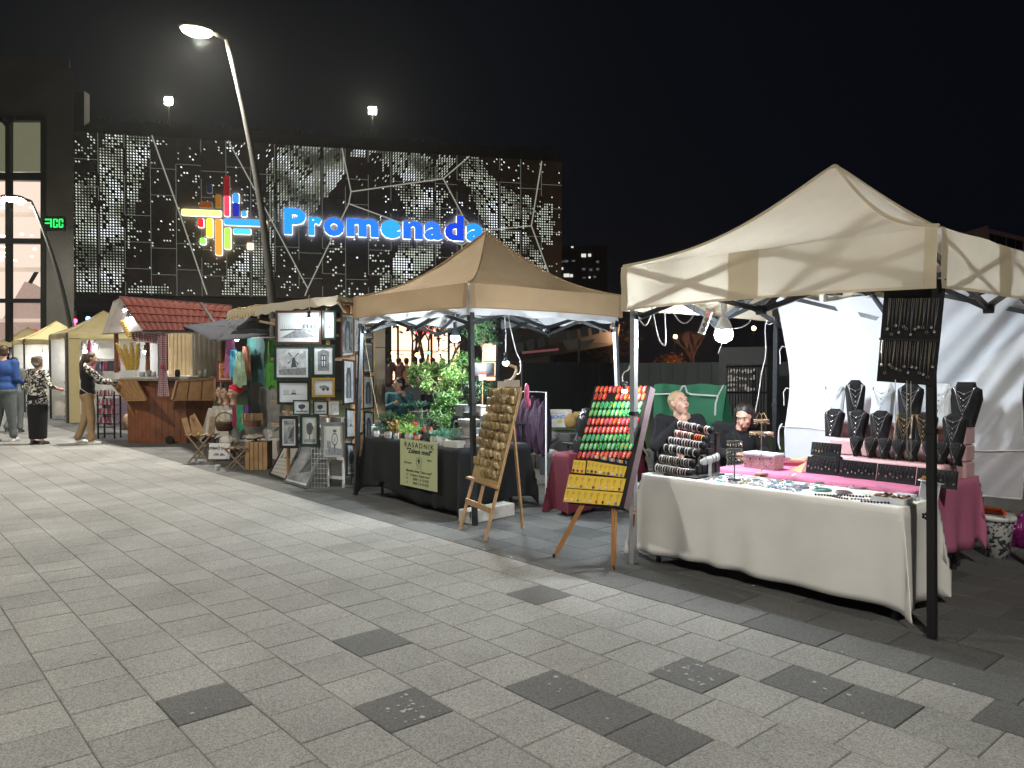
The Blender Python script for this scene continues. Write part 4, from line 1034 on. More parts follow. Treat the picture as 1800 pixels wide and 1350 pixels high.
b = B(); b.prism([V((p0.x, p0.y, .0)), V((p1.x, p1.y, 0)), V((p1.x, p1.y, 0)) + fv * 1.3, V((p0.x, p0.y, 0)) + fv * 1.3], (0, 0, .85)); b.build('cafe_terrace_deck', m_dk, kind='structure')
# ================================================================== JEWELLERY STALL
random.seed(41)
m_tcloth = mat('white_tablecloth', (.74, .73, .7), .8, 0, .05, 5, .35); m_pink = mat('pink_tablecloth', (.52, .15, .27), .8, 0, .08, 5, .1)
m_pbox = mat('pale_pink_satin', (.62, .38, .4), .45, 0, .08, 6, .1)
TZ = .685
# front folding table (mostly under the cloth)
def folding_table(label, x0, x1, y0, y1, z, inset=.12):
    t = thing('folding_table', label, 'table', ((x0 + x1) / 2, (y0 + y1) / 2, .012))
    b = B(); b.cbox(((x0 + x1) / 2, (y0 + y1) / 2, z - .025), (x1 - x0, y1 - y0, .04)); b.build('tabletop', m_white, t)
    for x in (x0 + inset, x1 - inset):
        for y in (y0 + .06, y1 - .06):
            b = B(); b.tube([(x, y, .012), (x, y, z - .04)], .016, 8); b.lathe([(.021, 0), (.021, .035)], (x, y, .012), 8); b.build('leg', m_steel, t)
    return t
folding_table('folding table under the white cloth at the front of the jewellery tent', -3.74, -1.87, 4.6, 5.06, TZ - .004, .06)
folding_table('folding table under the pink cloth behind the white one', -3.5, -2.03, 5.14, 6.2, TZ + .012, .1)
# white cloth: top sheet and hanging sides as one mesh
def drape(x0, x1, y0, y1, z, hem, wav, seed, sag=.004, nx=60, ny=18, corner=.03, flare=.04):
    """fn over a rectangle wider than the table: the overhang falls and folds"""
    b = B(); ov = z - hem; L = x1 - x0; W = y1 - y0
    us = [-ov * (1 - k / 10) for k in range(10)] + [L * k / nx for k in range(nx + 1)] + [L + ov * (k + 1) / 10 for k in range(10)]
    vs_ = [-ov * (1 - k / 14) for k in range(14)] + [W * k / ny for k in range(ny + 1)] + [W + ov * .6 * (k + 1) / 6 for k in range(6)]
    def P(s, t):
        ex = max(-s, 0) if s < 0 else max(s - L, 0); ey = max(-t, 0) if t < 0 else max(t - W, 0); sx = -1 if s < 0 else 1; sy = -1 if t < 0 else 1
        x = x0 + min(max(s, 0), L); y = y0 + min(max(t, 0), W)
        drop = max(ex, ey) + min(ex, ey) * .28; drop = min(drop, ov * 1.0 + wav * 2)
        fold = noise.noise(V((x * 2.2, y * 2.2, seed))) * 1.0 + .5 * noise.noise(V((x * 6, y * 6, seed + 5)))
        k = min(drop / ov, 1)
        ox = oy = 0
        if ey > 0: oy = sy * (.006 + flare * k * (.35 + .65 * abs(fold)) + .018 * k * math.sin(x * 17 + seed * 2 + 2 * math.sin(x * 4)) * 1)
        if ex > 0: ox = sx * (.006 + flare * k * (.4 + .6 * abs(fold)) + .02 * k * math.sin(y * 19 + seed))
        if ex > 0 and ey > 0: c = min(ex, ey) / ov; ox += sx * c * corner * 3; oy += sy * c * corner * 3
        zz = z - drop + (0 if drop > 0 else sag * noise.noise(V((x * 5, y * 5, seed))))
        if drop > ov * .9: zz += wav * noise.noise(V((x * 3.1 + y * 2, seed, 2)))
        return (x + ox, y + oy, max(zz, .03))
    n = len(us); b.add([P(s, t) for t in vs_ for s in us], [(j * n + i, j * n + i + 1, (j + 1) * n + i + 1, (j + 1) * n + i) for j in range(len(vs_) - 1) for i in range(n - 1)])
    return b
drape(-3.78, -1.86, 4.58, 5.08, TZ, .1, .014, 1.5, flare=.016).build('tablecloth', m_tcloth, smooth=True, label='long white cloth draped over the front jewellery table down to the paving', cat='tablecloth', solid=.003)
drape(-3.52, -2.0, 5.12, 6.22, TZ + .02, .24, .08, 6.5, flare=.02, corner=.02).build('tablecloth', m_pink, smooth=True, label='bright pink cloth draped over the back jewellery table', cat='tablecloth', solid=.003)
b = B(); p = at(1366 / 2.5 + 1080, 780 + 318 / 2.5, 4.52)
for k in range(5): a = k * 2 * PI / 5; b.ball(p + V((math.cos(a) * .012, 0, math.sin(a) * .012)), .009, 6, 4)
b.build('table_clip', m_black, label='small black flower-shaped clip on the white cloth beside the front right post', cat='clip')
# satin covered steps for the busts
ZP = TZ + .022
steps = [(-2.78, -2.02, 5.62, 5.798, ZP, .12, 'low pale pink satin step, front of the three behind the necklace boards'), (-2.92, -2.02, 5.8, 5.978, ZP, .24, 'middle pale pink satin step carrying the row of black busts'), (-2.98, -2.005, 5.98, 6.17, ZP, .36, 'highest pale pink satin step at the back carrying the tall busts')]
for (x0, x1, y0, y1, z0, h, lab) in steps:
    t = thing('satin_box', lab, 'box', ((x0 + x1) / 2, (y0 + y1) / 2, z0)); n = int(round(h / .12))
    for k in range(n):
        b = B(); b.cbox(((x0 + x1) / 2, (y0 + y1) / 2, z0 + .12 * k + .059), (x1 - x0 - .002 * k, y1 - y0 - .003, .116), .014); b.build('wrapped_tier', m_pbox, t, bevel=.004)
# bust: flat display with neck, shoulders
def bust_b(w, h, kind, T):
    b = B(T)
    if kind == 'flat': prof = [(-.30, 0), (.30, 0), (.5, .62), (.46, .84), (.30, .90), (.26, 1.0), (-.26, 1.0), (-.30, .90), (-.46, .84), (-.5, .62)]
    elif kind == 'tall': prof = [(-.36, 0), (.36, 0), (.5, .78), (.48, .86), (.38, .90), (.30, .94), (.2, 1.0), (-.2, 1.0), (-.30, .94), (-.38, .90), (-.48, .86), (-.5, .78)]
    elif kind == 'card': prof = [(-.5, 0), (.42, 0), (.5, .8), (.4, .9), (.28, 1.0), (-.22, 1.0), (-.34, .92), (-.46, .8)]
    else: prof = [(-.12, 0), (.12, 0), (.4, .5), (.5, .85), (.36, .95), (.2, 1.0), (-.2, 1.0), (-.36, .95), (-.5, .85), (-.4, .5)]
    P = [(x * w, -.0, z * h) for x, z in prof]; n = len(P)
    cx, cz = 0, h * .55
    # front gently domed
    vs = []; fs = []
    for k, (sc, dy) in enumerate(((1, 0), (.8, -.014), (.45, -.024), (.0, -.028))):
        for (x, y, z) in P: vs.append((cx + (x - cx) * sc, dy, cz + (z - cz) * sc))
    for k in range(3):
        for i in range(n): fs.append((k * n + i, k * n + (i + 1) % n, (k + 1) * n + (i + 1) % n, (k + 1) * n + i))
    m = len(vs); vs += [(x, .014, z) for x, y, z in P]
    for i in range(n): fs.append((i, m + i, m + (i + 1) % n, (i + 1) % n))
    fs.append(tuple(m + i for i in range(n)))
    b.add(vs, fs); b.beam((0, .012, h * .7), (0, .09 if kind != 'tall' else .1, .0), .03, .006)
    return b
m_wbust = mat('white_leatherette', (.6, .63, .66), .5, 0, .05, 20)
def necklace(T, w, h, top, drops, n=1, r=.0016, m=None, lab='', grp='', pend=True, kind='V'):
    for k in range(n):
        b = B(T); d = drops[k % len(drops)] * h; hw = w * (.30 - .02 * k); P = []
        for i in range(13):
            q = i / 12 * 2 - 1; x = hw * math.sin(q * PI / 2) ; z = top * h - d * ((1 - abs(q)) if kind == 'V' else (1 - q * q)); P.append((x, -.031 - .002 * k + (.012 if abs(q) > .9 else 0), z))
        b.tube(P, r, 4, cap=False)
        for i in range(1, 12): b.ball(P[i], r * 1.5, 5, 3) if k % 2 else None
        if pend: b.ball(P[6], .006, 6, 4, (1, .6, 1.2)); 
        if k == n - 1 and pend: b.tube([P[6], (P[6][0], P[6][1], P[6][2] - .02)], .003, 4)
        b.build('necklace', m or m_silver, label=lab.replace('silver', ['short silver', 'second silver', 'third silver', 'long silver', 'longest silver'][k], 1) if n > 1 and 'silver' in lab else (['shortest', 'second', 'third', 'fourth', 'longest'][k] + ' of the ' + lab if n > 1 else lab), cat='necklace', group=grp)
busts = []
tallx = [(1484, 'card', 1, .15, .29), (1527, 'tall', 0, .13, .3), (1580, 'card', 1, .15, .28), (1655 - 62, 'tall', 0, .0, 0)]
BACKY = 6.06; zb = ZP + .362
for n, (u, w, h, kind, mm, ang, lab, nl) in enumerate((
    (1463, .18, .31, 'card', m_wbust, 0, 'white necklace card stand, leftmost in the back row', 'silver necklaces on the leftmost white stand'),
    (1503, .15, .33, 'tall', m_velvet, .45, 'tall black bust turned sideways, second in the back row', 'silver necklaces with bright medallion on the sideways black bust'),
    (1549, .18, .31, 'card', m_wbust, 0, 'white necklace card stand left of the hanging necklace board', 'silver chains on the white stand left of the hanging board'),
    (1597, .19, .31, 'tall', m_velvet, 0, 'black bust directly under the hanging necklace board', 'silver chains on the black bust under the hanging board'),
    (1650, .18, .31, 'card', m_wbust, 0, 'white necklace card stand seen right beside the black front post', 'dark pendant chains on the white stand beside the post'),
    (1694, .225, .325, 'flat', m_velvet, 0, 'large black bust at the right end of the back row', 'silver necklaces with long drop on the right-end black bust'))):
    p = at(u, 740, BACKY); T = place(p.x, BACKY, zb, -.0 + ang, -.12)
    t = bust_b(w, h, kind, T).build('necklace_bust', mm, label=lab, cat='display bust', smooth=False)
    necklace(T, w * (1.35 if kind != 'flat' else 1.1), h, .88, [.16, .3, .42, .52, .62], n=5 if kind != 'card' else 4, lab=nl, grp=nl, r=.0018)
MY = 5.88; zm = ZP + .242
for n, (u, lab, nl, mm) in enumerate(((1463, 'black bust leftmost in the middle row', 'layered silver chains on the leftmost middle-row bust', m_silver), (1505, 'black bust second in the middle row, above the upper small board', 'silver necklaces with two bars on the second middle-row bust', m_silver), (1545, 'black bust third in the middle row', 'silver chains with a bright pendant on the third middle-row bust', m_silver),
    (1590, 'black bust fourth in the middle row, hung with beige tassels', 'pale beaded chains with tassels on the fourth middle-row bust', m_gold), (1624, 'black bust just left of the black front post in the middle row', 'gilt chain with green drop on the bust left of the post', m_gold), (1675, 'black bust right of the front post in the middle row', 'fan of fine silver chains on the bust right of the post', m_silver))):
    p = at(u, 760, MY); T = place(p.x, MY, zm, 0, -.18); w, h = .165, .225
    bust_b(w, h, 'tall', T).build('necklace_bust', m_velvet, label=lab, cat='display bust')
    necklace(T, w * 1.25, h, .9, [.2, .4, .55, .7, .86], n=5, lab=nl, grp=nl, r=.0016, m=mm)
    if n == 3:
        for sx in (-1, 1):
            b = B(T); b.tube([(sx * .055, -.035, h * .85), (sx * .06, -.045, h * .3 if sx > 0 else .02)], .0035, 5); b.lathe([(.004, .04), (.009, .0)], (sx * .06, -.047, h * .12 if sx > 0 else -.03), 8); b.build('tassel_necklace', mat('beige_tassel', (.6, .5, .38), .8), label='long beige tassel necklace hanging on the %s of the fourth middle-row bust' % ('right' if sx > 0 else 'left'), cat='necklace')
SY = 5.7; zs_ = ZP + .122
for n, u in enumerate((1503, 1529, 1553, 1578, 1602, 1632, 1655, 1680)):
    p = at(u, 790, SY); T = place(p.x, SY, zs_, 0, -.15)
    bust_b(.105, .155, 'low', T).build('small_bust', m_velvet, label='small heart-shaped black bust, %s from left in the front row above the boards' % ['first', 'second', 'third', 'fourth', 'fifth', 'sixth', 'seventh', 'last'][n], cat='display bust', group='small black busts')
    necklace(T, .115, .155, .95, [.75 if n % 2 else .6], n=1, lab='single chain with pendant on the %s small black bust' % ['first', 'second', 'third', 'fourth', 'fifth', 'sixth', 'seventh', 'last'][n], grp='chains on the small busts', m=m_silver if n not in (1, 6) else m_gold, r=.0015)
# necklace boards with zigzag chains
def board(label, p0, p1, h, y, lean, n, lab2, z0, metal):
    x0, x1 = p0, p1; w = x1 - x0; T = place((x0 + x1) / 2, y, z0, 0, -lean)
    b = B(T); b.cbox((0, 0, h / 2), (w, .012, h), .002); b.build('necklace_board', m_velvet, label=label, cat='display board')
    for i in range(n):
        b = B(T); x = -w / 2 + w * (i + .7) / (n + .4); dx = w / n * .34; l = h * random.uniform(.45, .68)
        P = [(x - dx, -.009, h * .92), (x + random.uniform(-.2, .2) * dx, -.011, h * .92 - l), (x + dx, -.009, h * .92)]
        b.tube(P, .0015, 4); q = P[1]
        k = random.random()
        if k < .35: b.ball(q, .006, 6, 4, (1, .5, 1.2))
        elif k < .55: b.box(q, (.016, .003, .004)); b.box(q, (.004, .003, .02))
        elif k < .8: b.ring(q, .006, .0014, 'y', 8, 4)
        b.build('pendant_chain', metal if not callable(metal) else metal(i), label=lab2.replace('chain', 'chain, ' + nth(i, n) + ',', 1), cat='necklace', group=lab2)
ZB0 = ZP + .003
board('lowest black board at the left end of the pink table', -2.915, -2.665, .12, 5.44, .25, 9, 'silver pendant chain on the lowest left board', ZB0, m_silver)
board('second black board in the bottom row, left of centre', -2.65, -2.39, .12, 5.42, .25, 10, 'silver pendant chain on the second bottom-row board', ZB0, m_silver)
board('third black board in the bottom row, left of the post', -2.375, -2.12, .12, 5.4, .25, 10, 'silver pendant chain on the third bottom-row board', ZB0, m_silver)
board('rightmost black board in the bottom row behind the post', -2.105, -1.855, .12, 5.38, .25, 9, 'silver pendant chain on the rightmost bottom-row board', ZB0, m_silver)
b = B(place(-2.82, 5.575, ZP + .062)); b.cbox((0, 0, 0), (.2, .1, .12), .006); b.build('support_box', m_velvet, label='black box behind the lowest left board holding the small upper board', cat='box')
board('small upper black board with gilt chains above the lowest left board', -2.93, -2.7, .1, 5.54, .2, 9, 'gilt or silver pendant chain on the small upper board', ZP + .124, lambda i: m_gold if 1 < i < 6 else m_silver)
b = B(); p = atz(1385, 815, ZP); b.prism([(-3.06, 5.45, ZP), (-2.93, 5.4, ZP), (-2.92, 5.46, ZP + .075)], (0, .012, 0)); b.build('wooden_wedge', m_wood, label='orange wooden wedge left of the necklace boards on the pink cloth', cat='wedge')
b = B(place(-3.2, 5.75, ZP)); b.cbox((0, 0, .02), (.2, .13, .038), .012, .5); b.cbox((.05, .03, .05), (.13, .09, .025), .01, .2, mi=1); b.build('purse', [mat('dark_red_leather', (.18, .02, .04), .4), mat('tan_print', (.5, .3, .18), .6)], label='dark red purse with a tan pouch on top on the pink cloth', cat='purse')
# hanging necklace board on the front post
hb = thing('hanging_board', 'tall black velvet board of necklaces hanging on the front right tent post', 'display board', (-1.78, 4.44, 1.39))
c = [at(1541, 670, 4.455), at(1642, 678, 4.455), at(1661, 490, 4.455), at(1556, 492, 4.455)]
b = B(); b.prism(c, (0, .02, 0)); b.build('board_panel', m_velvet, hb)
midl = c[0].lerp(c[3], .42); midr = c[1].lerp(c[2], .42)
b = B(); b.beam(midl - V((0, .012, 0)), midr - V((0, .012, 0)), .01, .012); b.build('hanging_bar', m_black, hb)
def onb(s, t): return c[0].lerp(c[1], s).lerp(c[3].lerp(c[2], s), t) - V((0, .012, 0))
for row, (t1, t0, nn) in enumerate(((.82, .47, 13), (.41, .08, 14))):
    for i in range(nn):
        s = .13 + .8 * i / (nn - 1) if row == 0 else .07 + .88 * i / (nn - 1); b = B(); e = t0 + random.uniform(0, .1); ds = random.uniform(.008, .02)
        P = [onb(s - ds, t1), onb(s - ds * .6, (t1 + e) / 2), onb(s + random.uniform(-.01, .01), e), onb(s + ds * .6, (t1 + e) / 2), onb(s + ds, t1)]
        b.tube(P, .0017 if i % 3 else .0028, 4)
        k = random.random()
        if k < .5: b.ball(P[2], .008, 6, 4, (1, .5, 1.2))
        else: b.ring(P[2] - V((0, 0, .006)), .007, .0018, 'y', 8, 4)
        lab = 'necklaces in the %s row of the tall velvet board' % ('upper' if row == 0 else 'lower')
        b.build('necklace', m_silver if random.random() < .55 else mat('dull_metal', (.4, .36, .3), .35, .9, 0), label='necklace hanging %s in the %s row of the tall velvet board' % (nth(i, nn), 'upper' if row == 0 else 'lower'), cat='necklace', group=lab)
for (s, l) in ((.35, .33), (.55, .42), (.62, .42)):
    p = onb(s, .03); b = B(); b.tube([p, p + V((.002, 0, -l * .5)), p + V((.004, .004, -l))], .0022, 5); b.ball(p + V((.004, .004, -l)), .008, 6, 4, (1, 1, 1.6)); b.build('long_chain', mat('dull_metal', (.4, .36, .3)), label='long chain dangling below the tall velvet board, %s' % ('leftmost' if s < .4 else 'middle' if s < .6 else 'rightmost'), cat='necklace', group='long chains below the velvet board')
# bracelet tower: six padded rolls on a black stepped stand
br = thing('bracelet_stand', 'black stepped stand of padded rolls for bracelets at the left end of the table', 'display stand', (-3.5, 4.72, TZ))
rolls = [(1152, 806, 1216, 828 - 6, 'bottom'), (1159, 802 - 6, 1222, 808, 'second lowest'), (1166, 784, 1228, 792, 'third lowest'), (1176, 773, 1235, 783, 'third from top'), (1185, 762, 1243, 771, 'second from top'), (1190, 744, 1248, 756, 'top')]
rolls = [((1153, 822), (1212, 832), 'lowest'), ((1160, 806), (1218, 815), 'second lowest'), ((1168, 787), (1226, 797), 'third lowest'), ((1176, 774), (1236, 784), 'third from top'), ((1187, 762), (1240, 773), 'second from top'), ((1192, 746), (1250, 757), 'top')]
bcol = [[(.62, .58, .53), (.5, .44, .4), (.3, .25, .22)], [(.42, .38, .34), (.6, .55, .5), (.2, .18, .17)], [(.5, .48, .46), (.03, .03, .03), (.75, .72, .68)], [(.65, .55, .5), (.35, .28, .3), (.6, .6, .62)], [(.5, .38, .28), (.75, .7, .66), (.55, .06, .02)], [(.6, .62, .66), (.15, .1, .1), (.35, .28, .26)]]
for k, (l, r, nm) in enumerate(rolls):
    y = 4.66 + k * .065; P0 = at(l[0], l[1], y); P1 = at(r[0], r[1], y + .02); d = (P1 - P0); L_ = d.length; dn = d.normalized()
    b = B(); b.tube([P0, P1], .024, 14); b.tube([P1, P1 + dn * .006], .032, 14); b.tube([P0 - dn * .006, P0], .032, 14); b.build('roll', m_velvet, br, True)
    nbr = 13 if k not in (2, 3) else 12
    for i in range(nbr):
        if k == 5 and i in (9, 10): continue
        q = P0 + dn * (L_ * (i + .6) / (nbr + .6)); c3 = bcol[k][i % 3] if not (k == 4 and i > 7) else random.choice(((.8, .12, .02), (.85, .45, .03), (.02, .02, .02), (.8, .2, .02)))
        if k == 5 and i == 11: c3 = (.75, .4, .35)
        b = B(basis(q, dn, V((0, 0, 1)))); n_ = 14; R_ = .0275 + random.uniform(0, .003); b.tube([(random.uniform(-.0015, .0015), math.cos(2 * PI * a / n_) * R_, math.sin(2 * PI * a / n_) * R_) for a in range(n_)], random.uniform(.003, .0052), 5, True)
        lab = 'bracelets on the %s roll of the black stand' % nm
        b.build('bracelet', mat('bead_%d_%d' % (k, int(c3[0] * 100)), c3, .35, 0, .3, 300), label='bracelet %s on the %s roll of the black stand' % (nth(i, nbr), nm), cat='bracelet', group=lab, smooth=True)
b = B(); P0 = at(1215, 826, 4.66); P1 = at(1252, 756, 5.0); 
for k in range(6):
    r = rolls[k][1]; y = 4.68 + k * .065; q = at(r[0] + 8, r[1] + 4, y); b.box((q.x, q.y + .02, (q.z + TZ) / 2), (.02, .05, q.z - TZ))
b.build('stepped_side', m_black, br)
b = B(); q = at(1216, 834, 4.7); b.cbox((q.x - .05, 4.8, TZ + .008), (.3, .36, .014), .003); b.build('base', m_black, br)
# white bracelet roll
wr = thing('bracelet_roll', 'white T-shaped bracelet roll beside the black bracelet stand', 'display stand', (*at(1245, 830, 4.72).xy, TZ))
P0 = at(1234, 813, 4.72); P1 = at(1262, 803, 4.86); dn = (P1 - P0).normalized()
b = B(); b.tube([P0, P1], .024, 14); b.build('roll', m_wbust, wr, True); b = B(); b.tube([(P0 + P1) / 2, V(((P0 + P1).x / 2, (P0 + P1).y / 2, TZ))], .012, 8); b.lathe([(.045, 0), (.045, .008)], ((P0 + P1).x / 2, (P0 + P1).y / 2, TZ), 12); b.build('stand', m_wbust, wr)
for i in range(5):
    b = B(basis(P0 + dn * (.03 + i * .028), dn, V((0, 0, 1)))); b.tube([(0, math.cos(a * .45) * .028, math.sin(a * .45) * .028) for a in range(14)], .004, 5, True); lab = 'pale bracelets on the white roll'; b.build('bracelet', mat('pale_bead_%d' % (i % 3), [(.25, .35, .33), (.6, .62, .66), (.4, .3, .25)][i % 3], .4), label='pale bracelet, %s on the white bracelet roll' % nth(i, 5), cat='bracelet', group=lab)
# earring carousels
def carousel(label, u, v0, vtop, y, rings, m, tray=False):
    base = at(u, v0, y); top = at(u, vtop, y); t = thing('earring_stand', label, 'display stand', (base.x, base.y, TZ if not tray else ZP))
    z0 = wloc(t).z; b = B(); b.tube([(base.x, base.y, z0), (base.x, base.y, top.z)], .0035, 6); b.lathe([(.05, 0), (.045, .006), (.01, .012)], (base.x, base.y, z0), 14); b.build('stem', m, t)
    for k, (v, R_) in enumerate(rings):
        z = at(u, v, y).z; b = B(); b.ring((base.x, base.y, z), R_, .0035, 'z', 20, 5); b.ring((base.x, base.y, z - .012), R_, .002, 'z', 20, 4)
        for a in range(3): b.tube([(base.x, base.y, z), (base.x + R_ * math.cos(a * 2.1), base.y + R_ * math.sin(a * 2.1), z)], .002, 4)
        rg = b.build('ring', m, t); b = B()
        for a in range(16):
            x, y_ = base.x + R_ * math.cos(a * PI / 8), base.y + R_ * math.sin(a * PI / 8); h = random.uniform(.012, .03); b.tube([(x, y_, z), (x, y_, z - h)], .001, 3); b.ball((x, y_, z - h), .0045, 5, 4, mi=a % 2)
        b.build('earrings', [m_silver, m_gold], rg, kind='stuff')
    b = B()
    for s in (-1, 1): b.tube([(base.x, base.y, top.z - .01), (base.x + s * .02, base.y, top.z + .006), (base.x + s * .035, base.y, top.z - .02), (base.x + s * .045, base.y, top.z - .035)], .0025, 5)
    b.build('finial', m, t)
carousel('black four-ring earring carousel beside the white bracelet roll', 1291, 828, 762, 4.82, [(776, .052), (790, .056), (801, .056), (812, .056)], m_black)
carousel('tall brass two-tray earring stand in front of the dark-haired seller', 1338, 826, 727, 5.12, [(738, .055), (760, .085)], mat('brass', (.55, .4, .25), .35, .9, .1), True)
t = thing('acrylic_box', 'clear box of small earrings with a white lid before the dark-haired seller', 'box', (*at(1342, 806, 5.42).xy, ZP))
p = wloc(t); b = B(); b.cbox((p.x, p.y, ZP + .05), (.27, .14, .1), .004); b.build('box_body', mat('earring_card', (.55, .35, .38), .3, 0, .35, 70), t); b = B(); b.cbox((p.x, p.y, ZP + .112), (.28, .15, .022), .006); b.build('lid', m_wbust, t)
b = B()
for i in range(40): b.ball((p.x + random.uniform(-.12, .12), p.y - .073, ZP + random.uniform(.015, .09)), random.uniform(.003, .007), 5, 3, mi=i % 3)
b.build('earrings', [m_silver, m_black, m_gold], t, kind='stuff')
# loose jewellery on the white cloth
cols = [(.12, .4, .6), (.55, .6, .65), (.5, .35, .4), (.15, .5, .5), (.75, .72, .7), (.35, .2, .4), (.5, .45, .3)]
mats_ = [mat('charm_%d' % i, c_, .3, .2, .3, 200) for i, c_ in enumerate(cols)]
for i in range(150):
    x = random.uniform(-3.28, -2.55); y = random.uniform(4.64, 5.05); b = B(place(x, y, TZ + .008, random.random() * 6))
    k = random.random(); mi = random.choice((0, 0, 1, 1, 2, 3, 4, 5, 6))
    if k < .4: b.ring((0, 0, 0), .013, .004, 'z', 8, 4, sy=.7)
    elif k < .7: b.box((0, 0, 0), (.03, .014, .006)); b.ball((.018, 0, 0), .007, 6, 4)
    else: b.ball((0, 0, 0), .011, 7, 4, (1, .7, .5)); b.ball((.018, .004, 0), .006, 6, 4)
    b.build('charm', mats_[mi], label='small charm or earring in the glittering heap on the left half of the white cloth', cat='charm', group='charms on the left half of the white cloth')
for n, (u, v, R_, c_, nm) in enumerate(((1408, 857, .055, (.35, .28, .35), 'mauve'), (1443, 848, .045, (.2, .2, .22), 'dark thin'), (1445, 862, .06, (.15, .35, .33), 'turquoise and green'), (1483, 866, .05, (.28, .22, .25), 'brown-violet'), (1508, 858, .055, (.3, .26, .3), 'wide grey'), (1478, 853, .045, (.6, .6, .62), 'thin silver'), (1530, 868, .05, (.65, .65, .68), 'fine silver right-hand'))):
    p = atz(u, v, TZ + .006)
    b = B()
    for q in range(3 if n not in (5, 6) else 1): b.ring((p.x + random.uniform(-.006, .006), p.y + random.uniform(-.006, .006), TZ + .007 + q * .004), R_ - q * .004, .0035 if n not in (5, 6) else .0015, 'z', 22, 5)
    b.build('coiled_bracelet', mat('coil_%d' % n, c_, .35, .1, .35, 200), label='%s coiled bead bracelet lying on the white cloth' % nm, cat='bracelet')
for n, (u, v) in enumerate(((1470, 880), (1495, 877), (1520, 884), (1545, 880), (1560, 887), (1585, 882), (1455, 876), (1535, 889))):
    p = atz(u, v - 5, TZ + .005); p.y = max(p.y, 4.63); a = random.uniform(-.3, .6); b = B(); P = [V((p.x, p.y, TZ + .008)) + V((math.cos(a), math.sin(a), 0)) * (k - 4) * .018 + V((0, math.sin(k) * .005, 0)) for k in range(9)]
    for q in P: b.ball(q, .0075, 6, 4)
    b.tube(P, .002, 4); b.build('bead_string', mat('beads_%d' % (n % 3), [(.1, .07, .06), (.03, .04, .12), (.3, .26, .24)][n % 3], .3, 0, .4, 150), label='string of dark beads, %s by the front edge of the white cloth' % ['first from left, far', 'second from left', 'third from left, near', 'middle', 'short near', 'rightmost far', 'leftmost', 'nearest'][n], cat='bead string', group='bead strings near the front edge')
# box of stones and folding mirror
t = thing('stone_tray', 'shallow white tray heaped with brown polished stones at the right end of the white cloth', 'tray', (-1.99, 4.74, TZ))
b = B(); b.box((-1.99, 4.74, TZ + .006), (.19, .12, .008))
for (x, y, sx, sy) in ((-1.99, 4.68, .19, .006), (-1.99, 4.8, .19, .006), (-2.085, 4.74, .006, .12), (-1.895, 4.74, .006, .12)): b.box((x, y, TZ + .018), (sx, sy, .034))
b.build('tray_body', m_wbust, t)
for i in range(42):
    b = B(); b.ball((-1.99 + random.uniform(-.08, .08), 4.74 + random.uniform(-.05, .05), TZ + .035 + random.uniform(-.01, .012)), random.uniform(.008, .013), 7, 5, (1.3, .8, .7)); b.build('polished_stone', mat('stone_%d' % (i % 3), [(.25, .12, .06), (.4, .28, .2), (.12, .06, .04)][i % 3], .3, 0, .4, 80), label='brown polished stone heaped in the white tray', cat='stone', group='polished stones in the tray')
b = B(); b.cbox((-2.0, 4.93, TZ + .015), (.12, .1, .028), .003); b.build('small_box', m_wbust, label='small white box behind the tray of stones', cat='box')
t = thing('table_mirror', 'small standing mirror with pale frame behind the tray, partly hidden by the post', 'mirror', (-1.87, 4.95, TZ))
b = B(place(-1.86, 4.93, TZ, -.4, -.2)); b.box((0, 0, .06), (.14, .006, .12)); b.lathe([(.07, -.003), (.07, .003)], (0, 0, .12), 16); b.build('frame', m_wbust, t)
b = B(place(-1.86, 4.925, TZ, -.4, -.2)); b.box((0, -.005, .065), (.12, .002, .1)); b.build('glass', mat('mirror_face', (.55, .56, .55), .15, .6, 0), t)
b = B(); 
for i in range(18): b.ball((-1.9 + random.uniform(-.03, .03), 4.99, TZ + .13 + random.uniform(-.012, .012)), .008, 6, 4)
b.build('stone_heap', mat('amber_stones', (.35, .15, .05), .3, 0, .3, 80), label='little heap of amber stones above the small mirror', cat='stones', kind='stuff')
for n, (u, v, R_) in enumerate(((1395, 835, .03), (1500, 838, .04), (1470, 833, .012), (1560, 846, .035), (1420, 829, .012))):
    p = atz(u, v, ZP); b = B(); b.ring((p.x, p.y, ZP + .003), R_, .0018, 'z', 16, 4, sy=.6); b.build('necklace', m_silver if n != 2 else mat('beads_0', (.1, .07, .06)), label='%s lying loose on the front of the pink cloth' % ['thin silver bangle at left', 'oval silver chain', 'small dark ring', 'silver chain near the post', 'tiny silver ring'][n], cat='jewellery')

# --- lamp, cables, power strip
def bulb(label, p, r=.042, up_h=.1, strength=None, squash=.9, root_cat='light bulb', hang=None):
    t = thing('light_bulb', label, root_cat, p - V((0, 0, r)))
    b = B(); b.ball(p, r, 14, 10, (1, 1, squash)); b.build('globe', strength or m_bulb, t, True)
    b = B(); b.lathe([(r * .9, .0), (r * .95, r * .35), (r * .62, r * 1.1), (.02, r * 1.6), (.018, r * 2.2), (.022, r * 2.2), (.022, r * 3), (.008, r * 3.2)], p + V((0, 0, r * .35)), 14); b.build('socket', m_white if r > .05 else m_steel, t, True)
    if hang is not None: b = B(); b.tube([p + V((0, 0, r * 3.3)), p.lerp(hang, .5) + V((.02, 0, 0)), hang], .005, 5); b.build('cord', m_cord, t)
    return t
m_bulbW = glow('led_bulb_big', (.86, .94, 1.0), 420)
pW = at(1272, 588, 5.2)
bulb('big round LED bulb glowing under the white market tent', pW, .072, strength=m_bulbW, hang=V((pW.x, pW.y, 2.0)))
st = thing('power_strip', 'white power strip with red switch hanging under the white tent', 'power strip', at(1240, 585, 4.95))
Ms = basis(at(1240, 566, 4.95), (.35, .1, .94), (-.94, 0, .35)); 
